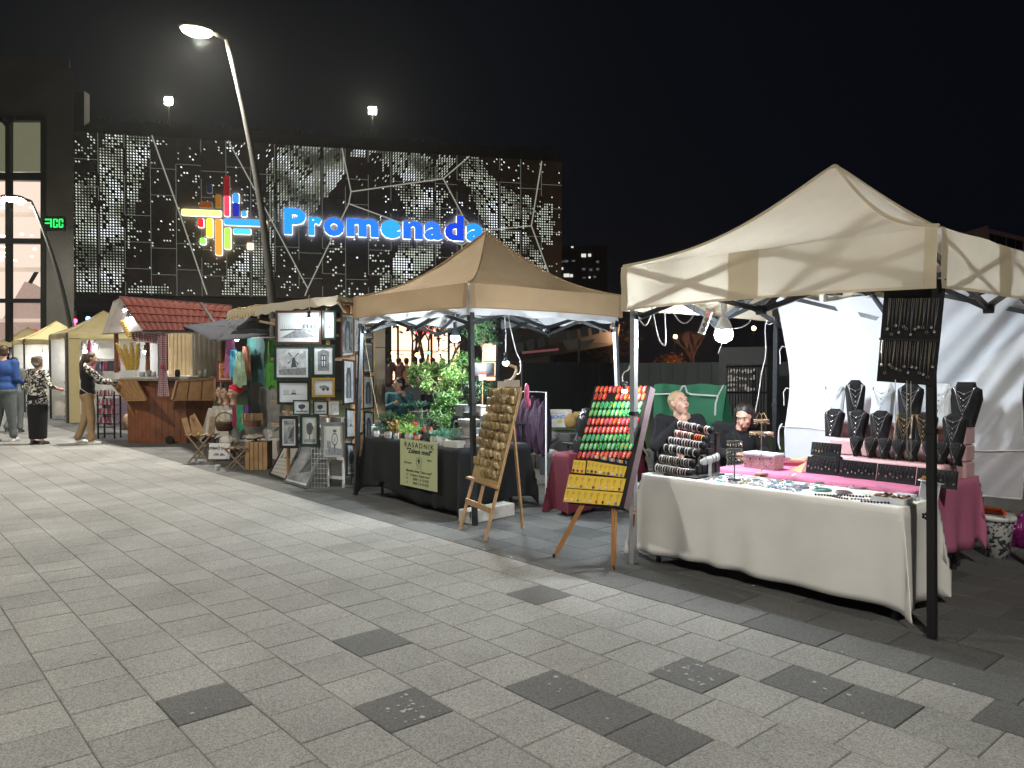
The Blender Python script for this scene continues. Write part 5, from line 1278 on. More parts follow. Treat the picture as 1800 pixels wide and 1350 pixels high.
b = B(Ms); b.cbox((0, 0, 0), (.19, .048, .03), .006); b.build('strip_body', m_white, st)
q0 = at(1233, 587, 4.95); q1 = at(1245, 548, 4.95); fwn = -fv
for k in range(3):
    q = q0.lerp(q1, .16 + k * .24) - fv * .026; b = B(); b.T = basis(q, RGT, V((0, 0, 1))); b.lathe([(.019, 0), (.019, .004), (.014, .005), (.013, -.004)], (0, 0, 0), 12); b.build('socket', mat('socket_grey', (.35, .35, .35), .5), st)
q = q0.lerp(q1, .87) - fv * .03; b = B(); b.box(q, (.022, .012, .016)); b.build('switch', mat('switch_red', (.6, .02, .02), .4, emit=(1, .1, .05), estr=.4), st)
def cable(label, pts, r=.0045, m=None, name='cable'):
    b = B(); P = [V(p) for p in pts]; out = []
    for i in range(len(P) - 1):
        p0 = P[max(i - 1, 0)]; p1 = P[i]; p2 = P[i + 1]; p3 = P[min(i + 2, len(P) - 1)]
        for k in range(5):
            t = k / 5; out.append(.5 * ((2 * p1) + (p2 - p0) * t + (2 * p0 - 5 * p1 + 4 * p2 - p3) * t * t + (3 * p1 - p0 - 3 * p2 + p3) * t ** 3))
    out.append(P[-1]); b.tube(out, r, 6); return b.build(name, m or m_cord, smooth=True, label=label, cat='cable')
def px(y, *uv): return [at(u, v, y) for u, v in uv]
cable('white cable looping down at the left end of the white tent', px(4.75, (1108, 545), (1122, 560), (1134, 572), (1143, 558), (1146, 540), (1150, 560), (1158, 595), (1168, 607), (1170, 590), (1168, 545)))
cable('white cable sagging between the loops and the power strip', px(4.8, (1178, 540), (1192, 562), (1205, 568), (1218, 556), (1222, 538), (1232, 545), (1240, 548)))
cable('white cable running from the power strip past the big bulb', px(5.1, (1244, 560), (1255, 575), (1275, 578), (1300, 576), (1316, 568), (1320, 560)))
cable('thin white cord ends dangling below the big bulb', px(5.1, (1270, 600), (1266, 612), (1262, 622), (1268, 608), (1272, 598)), .003)
cable('long white cable running down the rear left post to the table', px(6.3, (1352, 560), (1345, 575), (1346, 620), (1338, 660), (1334, 690), (1328, 722), (1326, 738)))
cable('white extension cord coiled round the top of the rear post', px(6.35, (1348, 562), (1352, 556), (1360, 558), (1360, 566), (1352, 570), (1347, 566), (1350, 558)))
cable('white cord hanging at the left side of the white wall near the earring stand', px(6.0, (1375, 745), (1370, 752), (1368, 775), (1372, 790)), .005)
# ================================================================== PLANT STALL
random.seed(77)
def thing_at(name, label, cat, p, group=None): return thing(name, label, cat, tuple(p), group=group)
m_bcloth = mat('black_tablecloth', (.006, .007, .008), .9, 0, .2, 4, .1)
PT = .69
folding_table('folding table hidden under the black cloth of the plant stall', -7.76, -6.1, 4.58, 5.4, PT - .003, .1)
drape(-7.84, -6.04, 4.52, 5.45, PT, .1, .07, 11.5, flare=.02, corner=.03).build('tablecloth', m_bcloth, smooth=True, label='black cloth draped over the plant table down to the paving', cat='tablecloth', solid=.003)
# hanging sign sheet
c = [at(703, 855, 4.46), at(768, 867, 4.46), at(768, 777, 4.46), at(700, 769, 4.46)]
sg = thing('nursery_sign', 'yellow-green paper sign of the plant nursery pinned to the black cloth', 'sign', (c[0] + c[1]) / 2)
c[2].x = c[1].x; c[3].x = c[0].x; c[0].z = c[1].z = .24; c[2].z = c[3].z = .735
b = B(); b.prism([p + V((0, .004, 0)) for p in c], (0, .004, 0)); b.build('sheet', mat('sign_paper', (.46, .5, .27), .7, 0, .04, 4), sg)
w_ = c[1].x - c[0].x; b = B()
def sgt(s, size, x, z, **k): addtext(b, s, size, basis(V((c[0].x + w_ * x, 4.462, .24 + .495 * z)), V((1, 0, 0)), V((0, 0, 1))), ext=.0006, **k)
sgt('RASADNIK', .072, .52, .845, space=1.35, bold=.001, xs=1.25); sgt('"Zeleni med"', .07, .53, .72, xs=1.25, bold=.002)
sgt('Sadnice', .028, .8, .6); sgt('@ instagram', .028, .22, .49); sgt('Rasadnik divlja "Zeleni med"', .036, .52, .32, xs=1.15); sgt('Cvećara "zeleni med"', .036, .55, .235, xs=1.15); sgt('060/ 13-13-021', .04, .58, .15, xs=1.2); sgt('060/ 13-13-021', .04, .58, .065, xs=1.2)
for z in (.33, .24, .16, .07): sgt('o', .04, .2, z)
o = V((c[0].x + w_ * .53, 4.461, .24 + .495 * .55)); b.ring(o, .052, .0018, 'y', 24, 4)
for k in range(5): a = 1.2 + k * .35; b.add([o + V((0, 0, -.035)), o + V((math.cos(a) * .02 - .006, -.001, math.sin(a) * .02)), o + V((math.cos(a) * .04, -.001, math.sin(a) * .04)), o + V((math.cos(a) * .02 + .008, -.001, math.sin(a) * .018))], [(0, 1, 2, 3)])
b.beam(o + V((-.05, 0, -.07)), o + V((.05, 0, -.07)), .002)
b.build('lettering', mat('sign_ink', (.02, .04, .02), .7, 0, 0), sg)
# plants --------------------------------------------------------
def leaf(b, p, d, l, w, bend=.3, mi=0):
    d = d.normalized(); s = d.cross(V((0, 0, 1))); s = s.normalized() if s.length > .1 else V((1, 0, 0)); n = s.cross(d)
    q = p + d * l * .5 + n * l * .08; e = p + d * l - V((0, 0, l * bend))
    b.add([p, q - s * w / 2, e, q + s * w / 2], [(0, 1, 2), (0, 2, 3)], mi)
GR = {}
def gm(c_):
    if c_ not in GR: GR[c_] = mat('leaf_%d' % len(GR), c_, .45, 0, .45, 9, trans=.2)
    return GR[c_]
def foliage(kind, p, w, h, c_, rnd):
    b = B(); U = lambda a, e: V((math.cos(a) * math.cos(e), math.sin(a) * math.cos(e), math.sin(e)))
    if kind == 'rosette':
        for k in range(34): e = .25 + 1.2 * (k / 34); leaf(b, p + V((0, 0, h * .1)), U(k * 2.4, e), w * (.62 - .3 * k / 34), w * .17, .0)
    elif kind == 'spiky':
        for k in range(46): leaf(b, p + V((rnd.uniform(-.1, .1) * w, rnd.uniform(-.1, .1) * w, 0)), U(rnd.random() * 6.3, rnd.uniform(.35, 1.5)), h * rnd.uniform(.6, 1.05), w * .07, .12)
    elif kind == 'grass':
        for k in range(90): leaf(b, p + V((rnd.uniform(-.2, .2) * w, rnd.uniform(-.2, .2) * w, 0)), U(rnd.random() * 6.3, rnd.uniform(.5, 1.5)), h * rnd.uniform(.6, 1.15), w * .035, .35)
    elif kind == 'snake':
        for s in (-1, 1):
            P = [p + V((s * w * .2 + math.cos(k * .9 + s) * w * .1, math.sin(k * .9) * w * .1, h * k / 8)) for k in range(9)]; b.tube(P, [w * .13 * (1 - k / 11) for k in range(9)], 5)
    elif kind == 'cactus':
        n = 12; b.lathe([(w * .3 * math.sin(min(1, .25 + z) * PI * .93) ** .5 if z < 1 else .001, h * z) for z in (0, .2, .45, .7, .88, 1)], p, n)
    elif kind == 'cascade':
        for k in range(46):
            a = rnd.random() * 6.3; L_ = w * rnd.uniform(.4, .75); q = p + V((0, 0, h * .5))
            for s in range(7):
                r_ = s / 6 * L_; z = h * .5 * math.sin(min(1, s / 4.5) * PI * .8); pt = p + V((math.cos(a) * r_, math.sin(a) * r_, h * .35 + z * .8)); leaf(b, pt, U(a + rnd.uniform(-1, 1), rnd.uniform(-.2, .9)), w * .13, w * .07, .1)
    else:   # bushy: many small branches with leaves filling the volume
        n = int(1050 if kind == 'bush' else 380)
        cl = [V((rnd.gauss(0, .32), rnd.gauss(0, .32), rnd.uniform(.18, 1))) for _ in range(26 if kind == 'bush' else 12)]
        for k in range(n):
            q = rnd.choice(cl); v = V((q.x * w * .78, q.y * w * .78, q.z * h)) + V((rnd.gauss(0, 1), rnd.gauss(0, 1), rnd.gauss(0, 1))) * w * .085
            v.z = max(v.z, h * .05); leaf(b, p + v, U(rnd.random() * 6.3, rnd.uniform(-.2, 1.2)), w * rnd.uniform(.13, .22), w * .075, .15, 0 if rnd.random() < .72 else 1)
        for q in cl: b.tube([p, p + V((q.x * w * .3, q.y * w * .3, q.z * h * .5)), p + V((q.x * w * .7, q.y * w * .7, q.z * h))], w * .012, 4, mi=2)
    return b
m_concr = mat('concrete_pot', (.5, .49, .46), .8, 0, .12, 12); m_terra = mat('terracotta', (.45, .17, .08), .75, 0, .12, 8); m_greyp = mat('grey_plastic_pot', (.17, .175, .18), .5, 0, .1, 8); m_wpot = mat('white_pot', (.65, .65, .63), .4, 0, .05, 5); m_dpot = mat('dark_pot', (.04, .04, .04), .5); m_soil = mat('soil', (.05, .03, .02), .95, 0, .3, 40)
POT = dict(c=m_concr, t=m_terra, g=m_greyp, w=m_wpot, d=m_dpot)
def plant(label, u, vb, y, pw, ph, pk, kind, w, h, c_, z=None, faces=6, group=None, stem=0):
    """u, vb: foot of the pot in the picture; sizes in metres"""
    p = at(u, vb, y); p.z = PT + .003 if z is None else z
    t = thing('potted_plant', label, 'potted plant', tuple(p), group=group); rnd = random.Random(int(u * 7 + vb))
    b = B(); n = faces
    if pk.isupper(): b.cbox(p + V((0, 0, ph / 2)), (pw * 1.5, pw, ph), .008, .1)
    else: b.lathe([(pw * .34, 0), (pw * .5, ph * .55 if n < 9 else ph), (pw * .42 if n < 9 else pw * .54, ph), (pw * .36, ph), (pw * .33, ph * .85)], p, n)
    b.build('pot', POT[pk.lower()], t, smooth=n > 9)
    b = B(); b.lathe([(pw * .34, ph * .86), (.01, ph * .9)], p, 8); b.build('soil', m_soil, t)
    if stem: b = B(); b.tube([p + V((0, 0, ph * .8)), p + V((.01, .01, ph + stem * .6)), p + V((0, 0, ph + stem))], [.014, .01, .009], 6); b.build('trunk', m_oldwood, t)
    f = foliage(kind, p + V((0, 0, ph * .86 + stem)), w, h, c_, rnd); c2 = tuple(q * .45 for q in c_)
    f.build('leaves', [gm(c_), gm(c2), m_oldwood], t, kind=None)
    return t
DG = (.05, .11, .045); BG = (.12, .26, .07); LG = (.26, .42, .13); BL = (.11, .2, .15); TE = (.1, .24, .17)
# front row of little geometric pots
for (u, v, pw, ph, pk, kd, w, h, c_, lab) in (
 (661, 760, .07, .06, 'c', 'rosette', .1, .05, BL, 'tiny agave in a pale faceted pot at the far left corner of the table'),
 (680, 764, .06, .06, 'c', 'rosette', .12, .08, BL, 'blue-green succulent in a faceted pot, second from the left corner'),
 (684, 766, .055, .07, 'w', 'spiky', .1, .08, DG, 'small spiky plant in white angular pot, third from the left corner'),
 (697, 767, .06, .06, 'c', 'bushy', .12, .09, (.3, .18, .06), 'orange-flowered little plant in angular grey pot near the left corner'),
 (709, 768, .05, .055, 'd', 'rosette', .07, .05, BG, 'tiny succulent in a black and white striped pot'),
 (719, 770, .085, .075, 'c', 'spiky', .13, .14, LG, 'light green tufted plant in a white faceted pot above the sign'),
 (733, 771, .06, .06, 't', 'cactus', .05, .05, DG, 'small round cactus in a red pot above the sign'),
 (752, 772, .09, .1, 'd', 'spiky', .1, .05, DG, 'low plant in a large dark round bowl with yellow stripe'),
 (764, 774, .09, .075, 'c', 'rosette', .13, .1, BL, 'blue rosette in a pale faceted pot right of the sign'),
 (779, 776, .095, .08, 'w', 'spiky', .12, .12, TE, 'teal spiky plant in a bright white faceted pot'),
 (800, 778, .12, .06, 'C', 'spiky', .15, .13, BL, 'grey-blue agave in a long pale rectangular pot near the post')):
    plant(lab, u, v, 4.62, pw * 1.15, ph * 1.15, pk, kd, w * 1.35, h * 1.3, tuple(q * 1.5 for q in c_))
for (u, v, y, pw, ph, pk, kd, w, h, c_, lab, z, st) in (
 (672, 752, 4.85, .07, .08, 'w', 'spiky', .14, .14, BL, 'tall blue agave behind the left corner pots', None, 0),
 (690, 745, 4.9, .08, .1, 'w', 'bushy', .2, .14, DG, 'dark leafy little plant in the second row, left part', None, 0),
 (706, 742, 4.95, .09, .1, 't', 'spiky', .2, .13, BG, 'bright bromeliad beside the red ball ornament', .74, 0),
 (720, 745, 4.9, .1, .1, 'w', 'bushy', .2, .16, BG, 'bright green bush in white pot, second row centre', None, 0),
 (741, 745, 4.95, .09, .1, 'w', 'cactus', .07, .26, DG, 'tall thin dark column cactus in the middle of the table', None, 0),
 (746, 750, 4.9, .08, .08, 't', 'cactus', .1, .07, (.4, .1, .05), 'round cactus with orange top in brown pot', None, 0),
 (758, 752, 4.9, .07, .08, 't', 'cactus', .09, .07, (.35, .1, .05), 'second round cactus with orange top, right of the thin column cactus', None, 0),
 (764, 740, 5.0, .11, .12, 'd', 'bushy', .22, .16, DG, 'dark-leaved plant in brown pot, centre of the table', None, 0),
 (781, 748, 4.9, .1, .1, 'w', 'bushy', .22, .2, BG, 'bright green shrub left of the stone fountain pot', None, 0),
 (797, 745, 4.95, .09, .09, 'c', 'grass', .2, .12, LG, 'thin stringy grey-green plant beside the fountain pot', None, 0),
 (738, 712, 5.25, .22, .14, 'w', 'cascade', .34, .16, TE, 'spreading teal succulent in a broad silver bowl', .82, 0),
 (768, 705, 5.2, .13, .12, 'w', 'snake', .18, .34, DG, 'two twisted dark cactus columns in a white pot with red stones', .85, 0),
 (786, 728, 5.15, .16, .16, 'd', 'bush', .3, .3, BG, 'bright shrub in brown pot under the large bush', .74, 0),
 (795, 700, 5.35, .2, .2, 'd', 'bush', .36, .4, LG, 'large light-green bush glowing right beneath the upper bulb', .88, 0),
 (752, 694, 5.6, .2, .2, 'd', 'bush', .42, .38, LG, 'widest light-green bush, left in the big group', .95, 0),
 (806, 684, 5.6, .2, .2, 'd', 'bush', .38, .42, BG, 'tall bush behind the near post of the tan tent', 1.02, 0),
 (846, 690, 5.45, .16, .16, 'd', 'bush', .2, .22, DG, 'green shrub on the right shelf beside the red birdhouse', .98, 0),
 (828, 700, 5.0, .18, .16, 'g', 'bushy', .26, .26, (.03, .07, .03), 'dark ficus bonsai on a grey pot beside the post', .86, .06)):
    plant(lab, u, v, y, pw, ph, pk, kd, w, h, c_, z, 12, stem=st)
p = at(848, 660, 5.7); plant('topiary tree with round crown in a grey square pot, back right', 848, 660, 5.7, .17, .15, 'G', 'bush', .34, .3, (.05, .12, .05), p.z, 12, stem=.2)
# supports under the raised ones
for (u0, u1, v, y0, y1, lab) in ((722, 800, 722, 5.12, 5.42, 'low dark display shelf in the middle of the plant table'), (800, 870, 700, 5.3, 5.75, 'tall dark display shelf at the right of the plant table')):
    x0, x1 = at(u0, v, y0).x, at(u1, v, y0).x; zt = .735 if u0 < 760 else .865
    t = thing('display_shelf', lab, 'shelf', ((x0 + x1) / 2, (y0 + y1) / 2, PT)); b = B(); b.box(((x0 + x1) / 2, (y0 + y1) / 2, zt - .012), (x1 - x0, y1 - y0, .02)); b.build('shelf_board', m_black, t)
    for x in (x0 + .02, x1 - .02):
        for y in (y0 + .02, y1 - .02): b = B(); b.box((x, y, (PT + zt - .02) / 2), (.02, .02, zt - .02 - PT)); b.build('leg', m_black, t)
# tiered crates raising the big bushes
for (u, y, z1, lab) in ((738, 5.25, .82, 'upturned box under the spreading teal succulent'), (768, 5.2, .85, 'upturned box under the twisted cactus columns'), (752, 5.6, .95, 'tall upturned crate under the widest bush'), (795, 5.35, .88, 'upturned crate under the glowing bush'), (806, 5.6, 1.02, 'tall upturned crate under the bush behind the post'), (846, 5.45, .98, 'upturned crate under the right shrub'), (828, 5.0, .86, 'upturned crate under the ficus bonsai')):
    x = at(u, 700, y).x; b = B(); b.cbox((x, y, (PT + z1) / 2), (.19, .17, z1 - PT - .006)); b.build('plant_box', m_greyp, label=lab, cat='box')
p = at(848, 660, 5.7); b = B(); b.tube([(p.x, p.y, .012), (p.x, p.y, p.z - .012)], .02, 8); b.lathe([(.16, 0), (.16, .012)], (p.x, p.y, p.z - .015), 14); b.lathe([(.14, 0), (.1, .02)], (p.x, p.y, .012), 14); b.build('plant_stand', m_black, label='thin black pedestal carrying the round-crowned topiary tree', cat='plant stand')
# stone fountain pots, planters, birdhouse, ball
fp_ = at(824, 774, 4.75); t = thing('stone_urn', 'tiered grey stone urn behind the near post of the tan tent', 'urn', (fp_.x, fp_.y, PT))
b = B(); b.lathe([(.11, 0), (.11, .03), (.085, .045), (.09, .09), (.12, .1), (.12, .12), (.07, .13), (.075, .2), (.11, .25), (.115, .28), (.1, .28)], (fp_.x, fp_.y, PT), 14); b.build('urn_body', mat('urn_stone', (.28, .26, .25), .8, 0, .2, 20), t)
for (u, v, y, s, m, lab) in ((815, 722, 5.1, (.15, .12, .12), m_greyp, 'empty grey square planter left of the near post'), (845, 722, 5.1, (.16, .12, .1), m_concr, 'pale ribbed rectangular planter right of the near post')):
    p = at(u, v, y); b = B(); b.cbox((p.x, p.y, p.z), s, .006); b.box((p.x, p.y, p.z + s[2] / 2 + .003), (s[0] + .02, s[1] + .02, .012)); b.build('planter_box', m, label=lab, cat='planter')
    b = B(); zz = p.z - s[2] / 2 - .005; b.cbox((p.x, p.y, (PT + zz) / 2), (.1, .09, zz - PT)); b.build('plant_box', m_greyp, label='small box under the ' + ('grey square planter' if u < 830 else 'pale ribbed planter'), cat='box')
p = at(848, 668, 5.3); t = thing('birdhouse', 'small red and white wooden birdhouse lantern near the lower bulb', 'birdhouse', (p.x, p.y, p.z)); m_red = mat('red_paint', (.5, .03, .03), .5)
b = B(); b.box(p + V((0, 0, .03)), (.055, .05, .06)); b.build('house_body', m_wpot, t); b = B(); b.prism([p + V((-.04, -.03, .06)), p + V((.04, -.03, .06)), p + V((0, -.03, .095))], (0, .06, 0)); b.build('roof', m_red, t)
b = B(); b.tube([V((p.x, p.y, p.z)), V((p.x, p.y, PT))], .006, 5); b.build('stake', m_wood, t)
p = at(727, 728, 5.0); b = B(); b.ball(V((p.x, p.y, PT + .14)), .042, 14, 10); b.lathe([(.02, 0), (.02, .1)], (p.x, p.y, PT + .003), 8); b.build('ball_ornament', mat('red_gloss', (.6, .04, .02), .2, coat=1), smooth=True, label='glossy red ball ornament in the middle of the plant table', cat='ornament')
p = at(689, 722, 5.0); b = B(); b.lathe([(.05, 0), (.13, .045), (.135, .06), (.12, .055), (.05, .01)], (p.x, p.y, PT + .09), 18); b.lathe([(.06, 0), (.05, .09)], (p.x, p.y, PT + .001), 12); b.build('terracotta_bowl', m_terra, smooth=True, label='wide terracotta bowl on the left of the plant table', cat='bowl')
plant('low jade plant growing out of the terracotta bowl', 689, 722, 5.0, .09, .04, 't', 'bushy', .2, .1, BG, PT + .1, 12)
for n, (u, y) in enumerate(((657, 4.9), (700, 4.78), (738, 4.78), (741, 5.1), (715, 5.05))):
    x = at(u, 740, y).x; hgt = (.1, .12, .06, .13, .16)[n]; b = B(); b.lathe([(.03, 0), (.035, hgt * .7), (.02, hgt * .8), (.02, hgt)], (x, y, PT + .003), 10); b.build('little_vase', [m_wpot, m_terra, m_black, m_wpot, m_concr][n], smooth=True, label='%s little vase on the plant table, %s' % (('white', 'red-lidded', 'black', 'white', 'pale grey')[n], ('at the left edge', 'behind the orange-flowered plant', 'in front of the cacti', 'behind the thin column cactus', 'below the teal succulent')[n]), cat='vase')
bulb('upper bright bulb hanging under the tan tent', at(800, 594, 5.0), .05, hang=V((at(800, 594, 5.0).x, 5.0, 2.1)))
bulb('lower small bulb hanging over the mug easel', at(889, 638, 5.15), .03, hang=V((at(886, 600, 5.15).x, 5.15, 2.1)))
cable('white cable hanging in a curve above the mug board', px(5.1, (893, 545), (896, 570), (903, 600), (908, 620), (915, 635), (914, 655), (906, 658)), .005)
cable('yellowish guy rope slanting down the left post of the tan tent', px(4.6, (636, 565), (645, 620), (655, 680), (666, 735)), .003, mat('rope', (.45, .38, .2), .8), 'guy_rope')
# --- EASEL with bamboo mugs
def leg_(b_, p, q, w=.025, h=.018): b_.beam(p, q, w, h); return b_
ez = thing('easel', 'light wooden easel carrying the board of little mugs beside the plant table', 'easel', (-5.35, 4.4, .012))
A1 = atz(808, 931, .012); A2 = atz(853, 951, .012); A3 = atz(919, 929, .012)
m_eas = mat('easel_wood', (.38, .22, .1), .5, 0, .2, 14)
TL = at(867, 683, 4.78); TR = at(916, 679, 4.7); BLc = at(829, 839, 4.34); BRc = at(874, 856, 4.28); apex = (TL + TR) / 2 + V((.0, .03, .06))
for p, q in ((A1, BLc.lerp(TL, .95) + V((.03, .03, 0))), (A2, BRc.lerp(TR, .95) + V((-.02, .03, 0))), (A3, BRc.lerp(TR, .6) + V((-.05, .06, 0)))): b = B(); leg_(b, p, q).build('leg', m_eas, ez)
b = B(); b.beam(A1.lerp(BLc, .55), A2.lerp(BRc, .55), .02, .05); b.build('crossbar', m_eas, ez); b = B(); b.beam(BLc + V((-.03, -.02, 0)), BRc + V((.03, -.02, 0)), .045, .02); b.build('ledge', m_eas, ez)
m_ = A1.lerp(A2, .5); b = B(); b.beam(A1.lerp(BLc, .58).lerp(A2.lerp(BRc, .58), .5), (BLc + BRc) / 2, .03, .015); b.build('mast', m_eas, ez)
b = B(); n_ = (TL - BLc).cross(BRc - BLc).normalized()
if n_.dot(CAM - TL) < 0: n_ = -n_
b.prism([BLc, BRc, TR, TL], -n_ * .012); bd = b.build('mug_board', mat('cork_board', (.33, .23, .1), .85, 0, .25, 20), label='tan board hung with rows of little mugs on the light wooden easel', cat='display board')
m_mug = [mat('bamboo_mug_%d' % k, c_, .35, .15, .3, 40) for k, c_ in enumerate(((.42, .3, .14), (.3, .21, .1), (.55, .42, .24)))]
mug = B(); mug.lathe([(.021, 0), (.022, .04), (.018, .042), (.017, .006)], (0, 0, 0), 9); mug.lathe([(.0225, .008), (.0225, .012)], (0, 0, 0), 9, cap=False)
mug.tube([(.02, 0, .032), (.036, 0, .03), (.038, 0, .018), (.03, 0, .008), (.02, 0, .008)], .0035, 4); mugme = [mug.mesh('mug', m, True) for m in m_mug]
ORD = ['top', 'second', 'third', 'fourth', 'fifth', 'sixth', 'seventh', 'eighth', 'ninth', 'tenth']
for r in range(10):
    t_ = .93 - r * .094; L0 = BLc.lerp(TL, t_); R0 = BRc.lerp(TR, t_); hk = (R0 - L0).normalized()
    for k in range(7):
        if r == 9 and k < 3: continue
        if random.random() < .04: continue
        o = bpy.data.objects.new('mug', mugme[random.choice((0, 0, 1, 1, 2))]); COL.objects.link(o); p = L0.lerp(R0, (k + .5) / 7 + random.uniform(-.02, .02)) + n_ * .03 - V((0, 0, random.uniform(.015, .03)))
        o.location = p; o.rotation_euler = (random.uniform(-.1, .5), random.uniform(-.25, .25), random.uniform(-.8, .8) + .6); o['_w'] = list(p)
        s_ = random.uniform(.8, 1.02); o.scale = (s_, s_, s_ * 1.65); grp = 'little brown mugs in the %s row of the tan easel board' % ORD[r]; tag(o, 'little brown mug, %s in the %s row of the tan easel board' % (nth(k, 7), ORD[r]), 'mug', grp)
b = B()
for k in range(3): b.box(TL.lerp(TR, .25 + k * .25) + V((0, .02, .03 + .01 * (k % 2))), (.09, .004, .07), .3)
b.build('paper_wrap', mat('old_paper', (.5, .46, .38), .8), label='crumpled printed paper tucked behind the top edge of the mug board', cat='paper')
b = B(); p = at(926, 690, 4.9); b.ball(p, .04, 10, 7, (.8, .5, 2.2)); b.ball(p + V((.02, 0, -.1)), .035, 8, 6, (1, .5, 1.4)); b.build('pink_bag', mat('pink_bag', (.6, .12, .25), .5), smooth=True, label='small pink bag hanging behind the top of the mug board', cat='bag')
b = B(); P = px(4.95, (905, 645), (908, 650), (904, 662), (898, 668)); b.tube(P, .014, 7); b.tube(px(4.95, (893, 668), (905, 670)), .012, 6); b.tube(px(4.95, (896, 642), (907, 646)), .016, 7); b.build('clip_lamp_arm', mat('tan_wood', (.5, .36, .2), .6), label='little jointed wooden clamp on top of the mug board', cat='clamp')
# white stone block behind the easel
b = B(); p0 = atz(826, 922, .012); p1 = atz(905, 906, .012); d = (p1 - p0); d.z = 0; nn = V((-d.y, d.x, 0)).normalized(); b.prism([p0, p1, p1 + nn * .16, p0 + nn * .16], (0, 0, .125)); b.build('concrete_block', mat('white_block', (.5, .48, .43), .9, 0, .2, 14), bevel=.008, label='long whitish concrete block weighing down the tent post by the mug easel', cat='block')
# --- MAGNET EASEL
TL = at(1046, 679, 4.75); TR = at(1143, 679, 4.68); BL_ = at(993, 881, 4.27); BR_ = at(1096, 893, 4.22)
ez = thing('tripod_easel', 'wooden tripod easel carrying the red, green and yellow magnet board', 'easel', (-4.1, 4.4, .012))
n_ = (TL - BL_).cross(BR_ - BL_).normalized(); n_ = n_ if n_.dot(CAM - TL) > 0 else -n_
G_ = [atz(974, 980, .012), atz(1078, 1001, .012), atz(1112, 965, .012)]; tops = [BL_.lerp(TL, .55).lerp(BR_.lerp(TR, .55), .5)] * 3; m_trip = mat('orange_wood', (.42, .2, .07), .45, 0, .2, 14)
hubp = tops[0] - n_ * .07
for k, p in enumerate(G_):
    b = B(); q = [BL_.lerp(BR_, .28) - n_ * .04, BL_.lerp(BR_, .8) - n_ * .04, BR_ - n_ * .12][k] + V((0, 0, .02)); d = (q - p); s_ = d.cross(n_).normalized() * .013
    b.beam(p + d * .12 + s_, q + s_, .012, .02); b.beam(p + d * .12 - s_, q - s_, .012, .02); b.beam(p, p + d * .55, .016, .024); lg = b.build('leg', m_trip, ez)
    b = B(); b.lathe([(.012, 0), (.012, .03)], p, 8); b.build('foot', m_black, lg)
bd = thing('magnet_board', 'tall black-edged board of red, green and yellow souvenir magnets on the tripod easel', 'display board', (BL_ + BR_) / 2)
b = B(); b.prism([BL_, BR_, TR, TL], -n_ * .055); b.build('board_panel', m_velvet, bd)
b = B(); b.prism([BR_ + V((.002, 0, 0)), TR + V((.002, 0, 0)), TR - n_ * .055 + V((.002, 0, 0)), BR_ - n_ * .055 + V((.002, 0, 0))], (BR_ - BL_).normalized() * .004); b.build('side_edge', mat('plum_edge', (.14, .09, .1), .7), bd)
hx = (TR - TL).normalized(); vz = n_.cross(hx); vz = vz if vz.z > 0 else -vz
m_mr = mat('magnet_red', (.75, .05, .03), .35, 0, .1, 40); m_mg = mat('magnet_green', (.06, .5, .14), .35, 0, .1, 40); m_ic = [mat('icon_%d' % k, c_, .4, 0, .2, 60) for k, c_ in enumerate(((.8, .75, .7), (.8, .45, .05), (.03, .03, .03), (.15, .3, .6)))]
def opal(T):
    b = B(T); P = [(math.cos(a * PI / 6) * (.0165 if math.sin(a * PI / 6) > 0 else .0145), math.sin(a * PI / 6) * .026, 0) for a in range(12)]; P = [(x * 1.18, y * 1.22, z) for x, y, z in P]; b.prism(P, (0, 0, .007)); return b
mm_ = {}
for kk, m in (('r', m_mr), ('g', m_mg)):
    for q in range(4):
        b = opal(Matrix()); r2 = random.Random(q)
        for z in range(5): b.box((r2.uniform(-.008, .008), -.014 + z * .007, .008), (r2.uniform(.004, .016), .005, .003), r2.uniform(-.7, .7), mi=1)
        mm_[kk, q] = b.mesh('slipper_magnet', [m, m_ic[q]])
rows = [(165, 540, 865, 'r'), (210, 530, 860, 'r'), (265, 515, 838, 'g'), (315, 500, 825, 'g'), (370, 487, 815, 'r'), (425, 470, 800, 'r'), (475, 455, 790, 'g'), (530, 440, 780, 'g'), (585, 425, 765, 'r')]
def on_board(u, v):
    r = ray(u, v); k = (BL_ - CAM).dot(n_) / r.dot(n_); return CAM + r * k
for r, (zy, x0, x1, kk) in enumerate(rows):
    for k in range(12):
        if r == 1 and k in (3, 4): continue
        p = on_board(900 + (x0 + 12 + (x1 - x0 - 24) * k / 11) / 3.65, 640 + zy / 3.65) + n_ * .003
        o = bpy.data.objects.new('slipper_magnet', mm_[kk, random.choice((0, 0, 1, 1, 2, 3))]); COL.objects.link(o); a = random.uniform(-.12, .12); X = hx * math.cos(a) + vz * math.sin(a)
        o.matrix_world = Matrix.Translation(p) @ Matrix((X, n_.cross(X), n_)).transposed().to_4x4(); o['_w'] = list(p); tag(o, '%s oval magnet, %s in the %s row of the tripod board' % ({'r': 'red', 'g': 'green'}[kk], nth(k, 12), ORD[r]), 'magnet', 'oval magnets on the tripod board')
m_yel = mat('yellow_card', (.75, .5, .02), .6, 0, .05, 20)
